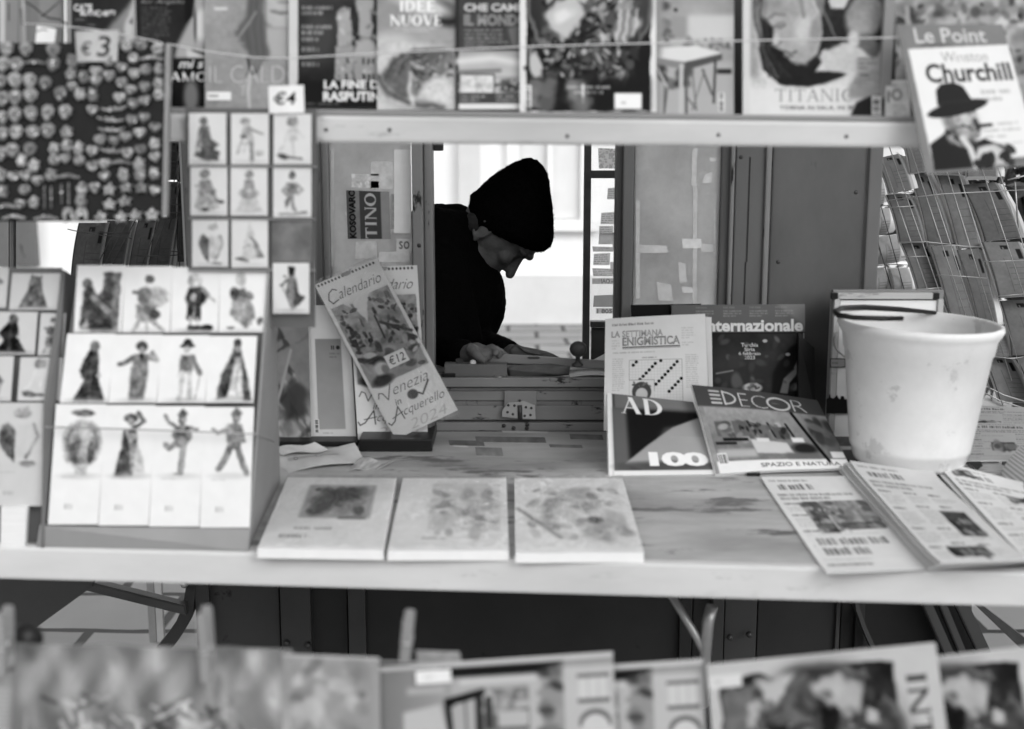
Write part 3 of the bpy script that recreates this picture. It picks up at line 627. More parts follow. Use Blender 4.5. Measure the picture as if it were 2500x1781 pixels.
m = MB(); a = P(2376, 1452, 3.3); m.prism([P(2360, 1458, 3.3), P(2382, 1466, 3.3), P(2530, 1580, 3.3), P(2700, 1720, 3.3), P(2680, 1740, 3.3), P(2500, 1592, 3.3)], (0, .03, 0)); m.prism([P(2361, 1440, 3.3), P(2372, 1440, 3.3), P(2373, 1540, 3.3), P(2362, 1540, 3.3)], (0, .031, 0)); tag(m.build('rack_foot', M['metald']), 'dark slanting iron foot of the right hand postcard rack', 'rack foot')
# ================================================================== upper shelf with magazines
shelf = thing('magazine_shelf', P(1250, 330, 2.1), 'pale grey painted magazine rail with screw heads hung in front of the kiosk roof', 'shelf')
def beam(name, q, Y, dep, mt, bev=.003):
    c = [P(x, y, Y) for x, y in q]; TL, TR, BR, BL = c; d = Vector((0, dep, 0))
    m = MB(); m.hexa([BL, BR, BR + d, BL + d, TL, TR, TR + d, TL + d], bev); return m.build(name, M[mt], shelf)
beam('rail', [(378, 277), (2290, 300), (2290, 362), (378, 346)], 2.05, .022, 'rail', .006)
beam('ledge', [(372, 262), (2300, 286), (2300, 299), (372, 276)], 2.062, .15, 'raild', .002)
a, b = P(150, -190, 2.2), P(2560, 290, 2.2)
m = MB(); m.box(a.x, b.x, 2.213, 2.228, P(1250, 282, 2.2).z, 2.02); m.build('back_board', M['kiosk2'], shelf)
m = MB(); m.pbox(2157, -150, 2184, 284, 2.105, .012, .002); m.build('upright', M['raild'], shelf)
m = MB(); m.pbox(1786, -150, 1816, 281, 2.16, .012, .002); m.build('upright', M['kiosk2'], shelf)
for x in (-.62, .75):
    m = MB(); m.box(x - .02, x + .02, 2.23, WALL - .1, 1.99, 2.03); m.box(x - .02, x + .02, WALL - .14, WALL - .1, 2.0303, KTOP); m.build('support_arm', M['kiosk2'], shelf)
for x, y in ((796, 318), (951, 318), (1385, 333), (1754, 330), (2066, 334)):
    m = MB(); m.lathe(P(x, y, 2.0505), [(.0036, 0), (.003, .001), (.001, .0016)], 12, (0, -1, 0)); m.build('screw', M['metald'], shelf)

MG = 'magazines on the upper rail'
def mag(x0, x1, yb, Y, paint, label, bg=.5, top=-150, lean=.05, sx=0, th=.004, group=MG, res=.5, name='magazine', mt='ink', yb1=None, bend=None):
    c = Cv(x1 - x0, yb - top, bg, res, x0, top); paint(c)
    q = quadY([(x0 + sx, top), (x1 + sx, top), (x1, yb1 or yb), (x0, yb)], [Y + lean, Y + lean, Y, Y])
    return tag(sheet(name, q, c, th, M[mt], bend=bend), label, 'magazine', group)
def p_u1(c):   # dark cover, pale diagonal gown
    c.noise(60, .06); c.poly([(262, 70), (330, -10), (340, 130), (235, 130)], .5, 10); c.poly([(300, 70), (328, 0), (330, 90), (308, 110)], .72, 6); c.poly([(315, 55), (326, 40), (322, 60)], .25, 3)
    c.text('CATE', 181, 11, 45, 17, .88, .03); c.text('BLANCHETT', 196, 26, 85, 13, .86, .03); c.lines(185, 44, 235, 54, 1, .6); c.lines(212, 57, 252, 67, 1, .55); c.warp(6, 40, (232, -20, 345, 140))
    c.rect(165, -150, 175, 200, .55, 2); c.lines(180, -140, 320, -60, 5, .7); c.rect(180, -40, 300, -10, .3, 4)
mag(163, 336, 200, 2.155, p_u1, 'dark magazine with a pale diagonal gown, leftmost cover behind the magnet board', .14)
def p_u2(c):
    c.noise(40, .04); c.text('for Angelia', 345, 0, 105, 12, .6, 0, .3); c.lines(346, 16, 420, 98, 10, .42, a=.8, align='l'); c.lines(346, -130, 480, -20, 8, .5)
    c.poly([(470, -150), (510, -150), (510, 80), (495, 130), (470, 118), (440, 170), (418, 175), (432, 110), (462, 50)], .62, 8); c.poly([(445, -150), (492, -150), (470, 40), (452, 60)], .04, 5); c.ell(492, 60, 18, 38, .8, .5); c.ell(476, 62, 4, 40, .3, .6)
    c.poly([(455, 118), (506, 140), (506, 150), (455, 150)], .75, 3); c.poly([(408, 142), (506, 142), (506, 262), (408, 262)], .06, 3); c.text('mi s', 436, 146, 60, 20, .88, .02, .25); c.serif('AMO', 414, 176, 92, 22, .9, k=.09)
    c.ell(466, 235, 18, 42, .42, .7); c.ell(418, 240, 12, 25, .02, .5)
mag(326, 512, 262, 2.148, p_u2, 'dark magazine with a pale raised arm, left of the grey portrait cover', .13)
def p_u3(c):   # grey portrait, long hair, jaw and mouth
    c.noise(80, .05); c.noise(12, .05); c.ell(690, -30, 60, 160, .66, .35); c.ell(690, -60, 46, 120, .70, .6); c.line([(660, 29), (690, 34), (720, 28)], 5, .40, 5); c.line([(668, 26), (690, 29)], 3, .5, 4); c.ell(695, 5, 18, 6, .56, .8); c.line([(640, 55), (665, 72), (705, 74)], 8, .5, 9); c.poly([(655, 70), (715, 70), (715, 140), (660, 140)], .64, 8)
    c.poly([(610, -60), (660, -60), (640, 20), (650, 75), (658, 130), (652, 150), (610, 135), (572, 75), (600, 40)], .36, 9)
    for k in range(9): c.line([(618 + k * 4, 0), (600 + k * 6, 70), (612 + k * 5, 140), (600 + k * 2, 190)], 3, .27 + .05 * (k % 3), 4, .7)
    c.warp(6, 40, (560, -60, 735, 190), 4); c.line([(604, 140), (612, 180), (625, 175)], 5, .16, 3); c.line([(612, 180), (606, 225), (610, 268)], 7, .78, 4, .7); c.line([(625, 30), (580, 95), (610, 55)], 4, .55, 5)
    c.rect(524, 18, 556, 26, .78, 2); c.lines(522, 30, 585, 90, 8, .66, a=.6); c.lines(522, 92, 600, 120, 3, .66, a=.5)
    c.text('IL CALDO', 512, 160, 225, 42, .74, -.022); c.text('T', 582, 208, 22, 26, .68, -.022); c.text('E', 660, 208, 18, 26, .68, -.022); c.rect(506, 224, 565, 244, .92, 1); c.lines(510, 228, 560, 240, 1, .25); c.lines(520, 247, 550, 256, 1, .4)
mag(500, 735, 270, 2.138, p_u3, 'grey cover with a long haired face and thin letters IL CALDO', .56)
def p_u4(c):   # dark cover with pale domes
    c.grad((0, 0), .2, (0, 260), .09); c.noise(40, .06, oct=5); c.rect(706, -150, 728, 265, .78, 1); c.ell(780, 90, 40, 70, .24, .8)
    for x, y, w_, h_, v in ((838, 42, 16, 24, .62), (890, 8, 22, 34, .6), (893, 70, 17, 22, .66), (893, 150, 32, 62, .56)): c.ell(x, y, w_, h_, v, .3)
    for a in ((824, 48, 858, 112, .60), (818, 112, 862, 196, .56), (866, 140, 925, 200, .55), (876, 10, 906, 90, .6)): c.rect(*a, 2)
    c.line([(852, 22), (852, 40)], 2, .7); c.bits(820, 20, 920, 190, 60, 2, 5, .3, .8, .6, .6, 3); c.ell(893, 120, 26, 22, .62, .4)
    for x in (846, 884, 896, 908): c.rect(x, 142, x + 5, 156, .15, 1)
    for x in (842, 885, 897, 908): c.rect(x, 180, x + 6, 198, .1, 1)
    for y0, y1, n in ((14, 40, 2), (60, 88, 2), (90, 104, 1), (114, 130, 1), (150, 166, 1)): c.lines(738, y0, 738 + 70 + 8 * n, y1, n, .7, .7)
    c.warp(3, 14, (816, 0, 930, 198), 6); c.rect(728, 198, 925, 262, .08, 6); c.text('LA FINE DI', 791, 196, 140, 21, .93, .035); c.text('RASPUTIN', 789, 223, 137, 24, .93, .035); c.lines(745, 247, 915, 260, 1, .45)
    c.rect(730, -40, 925, -2, .3, 3)
mag(704, 930, 264, 2.128, p_u4, 'dark history magazine with pale domed church towers and bold white words', .14)
def p_u5(c):   # roast on a plate
    c.grad((0, -150), .5, (0, 280), .66); c.noise(60, .08); c.ell(1085, 35, 40, 26, .13, .6, 30); c.ell(1035, 15, 70, 20, .75, .8, 15); c.ell(960, 105, 50, 25, .72, .8)
    c.ell(1010, 210, 130, 100, .78, .25); c.ell(1015, 205, 105, 78, .7, .3); c.line([(925, 190), (945, 225), (1000, 252), (1080, 262)], 14, .32, 12)
    c.poly([(934, 185), (960, 140), (1010, 118), (1090, 122), (1112, 140), (1060, 190), (1010, 235), (985, 240), (950, 215)], .38, 6)
    for k in range(7): c.line([(942 + 11 * k, 200 - 6 * k), (958 + 11 * k, 158 - 3 * k), (985 + 9 * k, 128)], 5, .22 + .1 * (k % 3), 5, .8)
    c.poly([(1000, 225), (1025, 180), (1100, 135), (1112, 165), (1060, 200), (1020, 240)], .45, 6); c.bits(1010, 140, 1105, 225, 60, 2, 6, .16, .78, .8, .5, 9)
    c.ell(1070, 222, 36, 30, .8, .6); c.line([(1003, 178), (1000, 215), (1006, 255)], 9, .85, 8, .8); c.bits(1050, 205, 1095, 235, 10, 1, 2, .4, .6, .7)
    c.noise(9, .08, box=(921, 100, 1118, 270)); c.warp(7, 34, (921, 80, 1118, 270)); c.serif('IDEE', 974, 1, 90, 28, .94, K=.22, k=.09); c.serif('NUOVE', 952, 37, 128, 26, .94, K=.22, k=.09); c.lines(955, 66, 1078, 80, 2, .85, align='c'); c.line([(1114, -150), (1114, 270)], 3, .75, 1)
mag(921, 1118, 268, 2.118, p_u5, 'pale food magazine reading IDEE NUOVE with a sliced roast', .6)
def p_u6(c):
    c.noise(50, .05); c.rect(1114, -150, 1121, 268, .15, 1); c.rect(1121, 125, 1340, 268, .62, 3); c.grad((0, 126), .62, (0, 186), .74, 1, (1121, 126, 1340, 186)); c.line([(1120, 150), (1200, 142), (1290, 158)], 16, .82, 14); c.line([(1120, 176), (1220, 172)], 8, .42, 8)
    c.poly([(1240, 70), (1275, 60), (1290, 120), (1250, 112)], .4, 5); c.lines(1134, 70, 1245, 118, 5, .66, .55); c.text('CHE CAMBIA', 1134, 9, 175, 20, .78, .04); c.text('IL MONDO', 1134, 36, 155, 27, .62, .045); c.text('IL MONDO', 1136, 38, 151, 23, .42, 0)
    c.rect(1121, 180, 1208, 230, .3, 1); c.rect(1125, 184, 1204, 226, .86, 1); c.line([(1164, 184), (1164, 226)], 2, .6, 2); c.bits(1130, 190, 1200, 222, 20, 3, 7, .6, .8, .6); c.rect(1208, 190, 1340, 230, .68, 2); c.ell(1245, 210, 30, 17, .28, .5); c.bits(1215, 196, 1275, 222, 24, 2, 5, .15, .75)
    c.rect(1121, 228, 1340, 252, .25); c.lines(1126, 231, 1200, 249, 2, .8); c.lines(1210, 231, 1330, 249, 2, .8); c.rect(1121, 253, 1340, 268, .86)
mag(1112, 1345, 267, 2.112, p_u6, 'dark grey magazine with pale block letters between the two food covers', .24)
def bowl(c, cx, cy, r, x0, x1, y0, y1, seed):
    c.ell(cx, cy, r, r, .42, .04); c.ell(cx, cy, r * .94, r * .94, .16, .06); c.ell(cx + r * .1, cy - r * .1, r * .9, r * .9, .3, .3, 0, .5)
    c.bits(cx - r * .75, cy - r * .5, cx + r * .75, cy + r * .85, 110, r * .04, r * .12, .03, .4, .9, .4, seed); c.bits(cx - r * .7, cy - r * .45, cx + r * .7, cy + r * .7, 90, r * .015, r * .06, .3, .8, .85, .4, seed + 1, 3.2); c.bits(cx - r * .7, cy - r * .45, cx + r * .7, cy + r * .7, 60, r * .012, r * .04, .02, .12, .9, .4, seed + 2, 3.5)
    c.poly([(cx - r * .75, cy + r * .12), (cx - r * .28, cy - r * .28), (cx - r * .1, cy + r * .1), (cx - r * .35, cy + r * .5), (cx - r * .6, cy + r * .35)], .72, r * .05); c.ell(cx - r * .42, cy + r * .12, r * .16, r * .1, .84, .8, -30); c.poly([(cx + r * .35, cy + r * .55), (cx + r * .48, cy - r * .05), (cx + r * .85, cy + r * .2), (cx + r * .6, cy + r * .6)], .58, r * .05)
    for k in range(5): c.line([(cx + r * (.42 + .07 * k), cy + r * .55), (cx + r * (.5 + .07 * k), cy + r * .02)], r * .035, (.78, .4)[k % 2], 3, .8)
def p_u7(c):
    c.rect(1286, -150, 1588, 272, .07); bowl(c, 1440, 20, 152, 0, 0, 0, 0, 4); c.bits(1290, 100, 1560, 200, 110, 4, 12, .02, .32, .9, .4, 21); c.bits(1290, 100, 1520, 195, 60, 2, 6, .35, .8, .8, .4, 22, 3.); c.ell(1310, 160, 14, 30, .72, .4, -20); c.bits(1290, 205, 1420, 262, 16, 8, 22, .25, .5, .8, .6, 23); c.rect(1440, 190, 1588, 268, .06, 14, .8)
    c.warp(9, 30, (1292, -60, 1584, 268), 3); c.lines(1376, 207, 1498, 232, 2, .8, .6, align='c'); c.rect(1420, 205, 1426, 252, .85, 2); c.rect(1405, 236, 1450, 256, .4, 6, .7); c.rect(1500, 227, 1566, 266, .93, 2); c.lines(1516, 246, 1540, 256, 1, .4); c.barcode(1283, 208, 1298, 262, True, 3)
mag(1269, 1602, 274, 2.098, p_u7, 'white bordered magazine with a large bowl of food on black, upper rail', .86, th=.006)
def p_u8(c):   # table in a pale room
    c.grad((0, -150), .5, (0, 280), .7); c.noise(60, .08); c.rect(1680, 38, 1800, 100, .76, 10); c.rect(1640, 42, 1675, 95, .56, 6); c.ell(1615, 15, 20, 12, .25, .7); c.ell(1650, 25, 5, 5, .2); c.bits(1600, 50, 1640, 100, 14, 4, 9, .2, .5); c.rect(1640, 95, 1790, 112, .68, 3); c.bits(1680, 98, 1780, 120, 16, 3, 8, .25, .5, .7)
    c.rect(1600, 150, 1790, 282, .66, 10); c.bits(1600, 160, 1680, 215, 14, 6, 14, .15, .4, .8, .6, 5); c.poly([(1598, 118), (1700, 112), (1762, 130), (1672, 152), (1598, 140)], .83, 2); c.poly([(1672, 152), (1762, 131), (1762, 146), (1672, 172)], .30, 2); c.poly([(1598, 140), (1672, 152), (1672, 170), (1598, 156)], .5, 2)
    for (x0, y0, x1, y1, w_, v) in ((1664, 160, 1662, 280, 10, .72), (1675, 165, 1676, 280, 6, .3), (1746, 148, 1742, 250, 6, .22), (1715, 170, 1738, 230, 5, .3), (1690, 172, 1700, 268, 3, .35), (1676, 235, 1700, 268, 3, .3), (1625, 180, 1622, 280, 4, .3), (1605, 165, 1630, 215, 6, .7), (1630, 215, 1622, 280, 4, .35), (1720, 172, 1690, 268, 3, .4)): c.line([(x0, y0), (x1, y1)], w_, v, 2)
    c.rect(1750, 168, 1785, 180, .15, 2); c.barcode(1754, 226, 1768, 272, True, 5); c.ell(1590, 30, 30, 160, .6, .5)
mag(1586, 1792, 281, 2.118, p_u8, 'pale interior magazine showing a wooden table, right of the large food bowl', .6)
def p_u9(c):   # woman with lowered eyes, dark hair, second face behind
    c.noise(70, .04); c.poly([(1820, -150), (1850, -150), (1846, 60), (1860, 190), (1820, 190)], .6, 12)
    c.poly([(1838, -60), (1850, -20), (1862, 60), (1852, 120), (1866, 170), (1905, 208), (1970, 212), (2040, 195), (2068, 180), (2050, 172), (1990, 175), (2010, 150), (2005, 128), (2070, 90), (2020, -60)], .05, 5)
    c.poly([(2010, 30), (2050, -60), (2155, -60), (2155, 120), (2080, 110), (2020, 140)], .1, 8); c.ell(2110, 40, 46, 58, .52, .3, 20); c.ell(2098, 80, 22, 50, .56, .4, 25); c.poly([(2060, 90), (2120, 80), (2155, 110), (2140, 150)], .35, 8); c.ell(2085, 95, 14, 20, .72, .6)
    c.poly([(1900, -40), (1850, 10), (1862, 44), (1885, 68), (1888, 90), (1884, 108), (1898, 118), (1908, 122), (1922, 138), (1930, 150), (1944, 160), (1968, 156), (1998, 130), (2010, 80), (2006, 30), (1990, -40)], .62, 3); c.ell(1958, 72, 20, 30, .76, .9, 15); c.ell(1895, 20, 34, 22, .54, .9); c.ell(1896, 96, 8, 14, .7, .8, 10)
    c.line([(1874, 50), (1888, 37), (1914, 36)], 4, .3, 5, .8); c.line([(1890, 66), (1903, 70), (1914, 63)], 4, .12, 3); c.ell(1902, 63, 12, 8, .48, .9); c.line([(1884, 108), (1900, 110), (1908, 100)], 4, .4, 4); c.line([(1912, 124), (1932, 128), (1944, 124)], 5, .3, 4); c.ell(1926, 136, 12, 4, .38, .7)
    c.poly([(1990, -20), (2015, -20), (2010, 40), (1994, 30)], .45, 4); c.line([(1930, -40), (1955, 0), (1960, 40)], 10, .5, 6); c.line([(1985, 5), (1998, 30), (1986, 45)], 6, .72, 4); c.poly([(2020, 0), (2060, -30), (2075, -10), (2058, 22), (2030, 20)], .75, 4); c.line([(2005, 8), (2040, 90)], 5, .4, 5)
    c.poly([(1998, 138), (2060, 100), (2110, 128), (2120, 170), (2070, 178), (2020, 172)], .74, 6); c.poly([(2090, 175), (2155, 160), (2155, 245), (2110, 240), (2060, 240)], .55, 8); c.poly([(2076, 282), (2090, 250), (2120, 236), (2155, 230), (2155, 282)], .05, 4)
    for k in range(8): c.line([(1846 + k * 5, -60), (1842 + k * 4, 40), (1856 + k * 3, 120), (1880 + k * 7, 190)], 4, (.1, .3, .2, .42)[k % 4], 4, .8 if k < 5 else .3)
    c.line([(1866, 44), (1886, 70), (1886, 106), (1900, 120)], 3, .22, 3, .8); c.line([(1930, 152), (1968, 160), (2000, 130)], 5, .3, 6, .7); c.ell(1990, 80, 14, 40, .46, .9, 10, .6)
    c.warp(5, 40, (1836, -60, 2155, 215), 9); c.noise(26, .06, box=(1836, -60, 2155, 215)); c.noise(7, .05, box=(1836, -60, 2155, 215)); c.rect(2090, 140, 2150, 170, .6, 3); c.lines(2096, 138, 2142, 172, 3, .35); c.lines(2100, 178, 2142, 190, 1, .2); c.lines(2085, 190, 2140, 206, 2, .4); c.lines(1838, 190, 1875, 252, 9, .5, a=.6)
    c.rect(1820, 214, 2070, 284, .84, 8, .85); c.serif('TITANIC', 1892, 217, 192, 31, .50, k=.06, K=.13); c.text('TORNA IN SALA, IN 3D', 1904, 258, 185, 11, .2, .01); c.barcode(2128, 234, 2150, 280, True, 8); c.rect(1816, -150, 1832, 284, .8, 3); c.line([(2156, -150), (2156, 284)], 6, .16, 2)
mag(1814, 2160, 284, 2.1, p_u9, 'cover with a large dark haired woman looking down, right end of the rail', .80, th=.006)
def p_u10(c):  # blurred floral / portrait collage at the right end
    c.noise(30, .2, oct=4); c.bits(2186, -140, 2500, 60, 120, 5, 18, .3, .85, .7, .7, 31); c.bits(2186, 0, 2500, 180, 60, 4, 12, .08, .4, .7, .6, 32); c.line([(2215, 20), (2225, 180)], 12, .6, 6)
mag(2186, 2512, 285, 2.112, p_u10, 'mottled pale flower magazine behind the tilted bowler hat cover', .56)
def p_u11(c): c.noise(12, .12); c.ell(2190, 232, 13, 14, .5, .3); c.ell(2190, 232, 7, 8, .8, .3); c.lines(2170, 205, 2210, 215, 1, .5); c.rect(2168, 222, 2173, 250, .4, 1); c.lines(2180, 255, 2215, 280, 3, .5)
mag(2163, 2222, 287, 2.088, p_u11, 'small pale booklet with a ring mark at the right end of the rail', .78, top=196, lean=.02, th=.01, group='booklets on the upper rail')
# things at the far left above the magnet board
def p_u0(c): c.rect(0, -150, 14, 110, .72, 2); c.rect(14, -150, 60, 110, .5, 3); c.line([(22, 10), (22, 50)], 3, .25, 2); c.line([(46, 0), (44, 105)], 2, .36, 1); c.line([(72, 0), (70, 105)], 2, .4, 1); c.poly([(95, 0), (150, -20), (150, 60), (95, 70)], .5, 4); c.line([(52, 25), (55, 60)], 6, .3, 4)
mag(-60, 152, 200, 2.19, p_u0, 'plain grey ribbed folder standing left of the first dark magazine', .44, th=.01, group='folders at the left end')
m = MB(); m.tube([P(x, y, 2.11) for x, y in ((55, 2), (80, 15), (105, 36), (120, 45), (145, 48), (165, 60))], .0016, 6); m.tube([P(x, y, 2.105) for x, y in ((150, 0), (125, 22), (100, 42))], .001, 6); tag(m.build('wire_twig', M['wired']), 'thin dark twisted wire hanging across the grey folder', 'wire')
c = Cv(54, 46, .97, .6); c.noise(20, .02); c.line([(2, 16), (18, 8), (30, 9)], 3, .4, 2); tag(sheet('paper_tag', quadY([(90, 63), (137, 71), (133, 108), (86, 106)], 2.07), c, .0008, M['inkm']), 'small blank bright white paper tag above the magnet board', 'tag')
# tilted magazine hanging in front at the right
def p_le(c):
    c.noise(40, .03); c.text('Le Point', 38, 10, 175, 36, .78, .012, .0); c.lines(50, 47, 190, 54, 1, .15, .7); c.poly([(16, 60), (262, 52), (262, 344), (20, 342)], .88, 1)
    c.text('Winston', 92, 68, 112, 25, .52, -.006); c.text('Churchill', 46, 96, 206, 46, .05, .025)
    c.lines(168, 160, 248, 196, 2, .55, .6); c.lines(150, 240, 250, 285, 3, .6, .5); c.lines(155, 290, 250, 310, 2, .66, .5)
    c.poly([(20, 345), (22, 284), (60, 262), (74, 245), (110, 290), (150, 280), (190, 300), (205, 345)], .05, 2)
    c.ell(102, 228, 43, 56, .6, .15, -12); c.ell(122, 232, 26, 38, .74, .6); c.ell(100, 268, 34, 26, .62, .4); c.line([(70, 258), (96, 284), (140, 300)], 10, .12, 5); c.ell(112, 212, 12, 7, .2, .7); c.ell(136, 210, 8, 6, .22, .7); c.line([(126, 215), (134, 234), (124, 240)], 6, .48, 5); c.line([(92, 246), (120, 248), (138, 242)], 5, .3, 4); c.ell(78, 232, 8, 14, .5, .5)
    c.bits(74, 206, 146, 282, 40, 3, 8, .3, .82, .55, .6, 12); c.line([(78, 250), (98, 280), (130, 288)], 7, .28, 5, .8); c.line([(84, 214), (88, 250)], 6, .34, 5, .7); c.line([(104, 240), (124, 256), (138, 250)], 3, .2, 2); c.noise(10, .14, box=(74, 204, 148, 290)); c.warp(4, 20, (60, 205, 150, 300), 8); c.poly([(132, 232), (142, 230), (146, 262), (138, 262)], .16, 4); c.line([(140, 250), (172, 248)], 8, .13, 3); c.line([(100, 275), (112, 300), (118, 345)], 14, .8, 5)
    c.poly([(58, 196), (62, 160), (76, 145), (108, 142), (128, 152), (140, 182), (146, 200)], .05, 2); c.ell(104, 204, 74, 16, .04, .12, -10); c.line([(62, 190), (140, 186)], 5, .11, 3)
    c.poly([(108, 345), (130, 300), (170, 292), (192, 312), (206, 345)], .72, 5); c.ell(150, 318, 24, 20, .78, .4); c.bits(120, 308, 205, 344, 12, 5, 11, .05, .14, .9, .3, 6); c.rect(205, 330, 262, 345, .4, 3)
c = Cv(262, 352, .46, .6); p_le(c)
tag(sheet('magazine', quadY([(2190, 60), (2447, 60), (2540, 401), (2262, 426)], [2.06, 2.06, 1.98, 1.98]), c, .004, M['ink'], edge=.62), 'tilted cover of a man in a black bowler hat smoking a cigar', 'magazine', 'magazines on the upper rail')
# elastic cord holding the magazines back
def cord(name, pts, r, mt, label, Y=None):
    m = MB(); P3 = [P(x, y, Y_) for x, y, Y_ in pts]; m.tube(P3, r, 6); return tag(m.build(name, M[mt]), label, 'cord')
cord('elastic_cord', [(60, 58, 2.075), (150, 64, 2.075), (225, 72, 2.078), (330, 91, 2.078), (405, 107, 2.078), (510, 127, 2.076), (620, 141, 2.07), (700, 143, 2.066), (930, 130, 2.066), (1110, 122, 2.064), (1270, 115, 2.06), (1590, 106, 2.058), (1815, 100, 2.06), (2160, 93, 2.06), (2330, 88, 2.066)], .0012, 'cord', 'pale elastic cord stretched across the upper row of magazines')

# ------------------------------------------------------------------ magnet board
BY = 1.985
bq = [P(-70, 106, BY), P(403, 104, BY), P(394, 541, BY), P(-70, 541, BY)]
mb = thing('magnet_board', P(160, 540, BY), 'dark felt board with a pale metal edge, covered in small souvenir magnets', 'display board')
m = MB(); m.prism(bq, (0, .012, 0)); m.build('felt_panel', M['board'], mb)
m = MB(); m.prism([P(404, 108, BY - .004), P(413, 108, BY - .004), P(404, 530, BY - .004), P(395, 530, BY - .004)], (0, .018, 0), .0015); m.build('edge_strip', M['metal'], mb)
for x in (60, 330):
    m = MB(); m.tube([P(x, 108, BY + .006), P(x - 5, -60, BY + .09), P(x - 8, -190, 2.2)], .002, 6); m.build('hanging_string', M['cordd'], mb)
SH = {'heart': [(0, .9), (-.35, .62), (-.8, .2), (-.92, -.25), (-.7, -.62), (-.35, -.7), (0, -.5), (.35, -.7), (.7, -.62), (.92, -.25), (.8, .2), (.35, .62)],
      'mask': [(0, 1), (-.35, .85), (-.5, .5), (-.85, .25), (-.8, -.2), (-.95, -.5), (-.55, -.7), (-.3, -1), (0, -.85), (.35, -1), (.55, -.7), (.95, -.45), (.8, -.1), (.85, .3), (.5, .5), (.35, .85)],
      'round': [(math.cos(k * .524) * .85, math.sin(k * .524) * .85) for k in range(12)],
      'gondola': [(-1, -.35), (-.8, .1), (-.2, .38), (.5, .3), (.95, -.15), (1, -.6), (.85, -.25), (.4, 0), (.1, -.5), (-.05, 0), (-.3, -.45), (-.4, 0), (-.7, -.1)],
      'figure': [(-.5, .9), (-.6, .3), (-.9, 0), (-.45, -.3), (-.5, -.8), (-.1, -.95), (.2, -.6), (.75, -.7), (.6, -.15), (.9, .3), (.55, .5), (.6, .9), (.1, .75)],
      'pencil': [(-.2, 1), (-.22, -.6), (0, -1), (.22, -.6), (.2, 1)],
      'bridge': [(-1, .4), (-1, .05), (-.6, -.2), (-.2, -.5), (.2, -.5), (.6, -.2), (1, .05), (1, .4), (.6, .4), (.3, .05), (-.3, .05), (-.6, .4)],
      'horseshoe': [(-.85, .9), (-.9, -.2), (-.55, -.8), (0, -.95), (.55, -.8), (.9, -.2), (.85, .9), (.4, .9), (.4, 0), (0, -.4), (-.4, 0), (-.4, .9)],
      'star': [(0, .55), (-.7, .95), (-.5, .2), (-1, -.2), (-.35, -.3), (0, -1), (.35, -.35), (1, -.25), (.5, .25), (.7, .9)]}
MAGS = dict(mask='50,345 185,345 375,350 30,450 120,450 375,448 110,560 210,565 318,580 8,565 20,690 108,680 215,665 425,655 110,800 222,790 335,785 458,780 15,820 115,920 232,920 338,910 20,930 90,1045 212,1040 8,1070',
            heart='850,470 760,525 670,495 850,575 935,512 1010,605 835,680 1010,700 932,720 912,625 645,765 670,560 1005,818 920,835 1082,885 975,925 875,950 795,978 700,970 980,1040 890,1065 645,1048 1080,1090 645,1155 730,1140 730,1225 662,1305 95,1225 185,1218 265,1255 455,1100 1080,1325 145,1420 505,600',
            round='930,405 580,425 985,315 885,320 380,1115 175,1320 1015,485 555,1115',
            gondola='795,760 770,835 775,905 780,1050',
            figure='500,515 585,535 560,655 648,660 1110,480 1105,580 1105,655 380,1035 468,1010 550,1030 155,1115 240,1150 970,1140 860,1215 978,1210 1075,1205 360,1215 575,1310 565,1395 240,1405 1078,1000 1100,335 760,420 505,425 468,918 20,1330 8,1215',
            pencil='312,1370 358,1370 430,1350 480,1345', bridge='1060,405 100,1510 325,1515 40,1435 840,1130 470,1228 240,435',
            horseshoe='478,1495 570,1490', star='765,1315 880,1302 985,1302 765,1420 870,1397 705,1508 845,1508 945,1495 1060,1490')
SZ = dict(mask=(17.5, 19), heart=(16, 16.5), round=(16, 16), gondola=(33, 17), figure=(16.5, 18), pencil=(7, 27), bridge=(29, 13), horseshoe=(16.5, 19), star=(18, 16.5))
lst = []
for k, v in MAGS.items():
    for q in v.split(): x, y = map(float, q.split(',')); lst.append((y / 2.85, x / 2.85, k))
lst.sort(); rows = {}
for y, x, k in lst: rows.setdefault(int((y - 105) // 44), []).append((x, y, k))
ORD = ['first', 'second', 'third', 'fourth', 'fifth', 'sixth', 'seventh', 'eighth', 'ninth', 'tenth', 'eleventh', 'twelfth', 'thirteenth', 'fourteenth', 'fifteenth', 'sixteenth', 'seventeenth', 'eighteenth', 'nineteenth', 'twentieth']
NMK = dict(mask='carnival mask', heart='heart', round='round', gondola='gondola', figure='cut-out figure', pencil='upright pencil', bridge='little bridge', horseshoe='horseshoe', star='star')
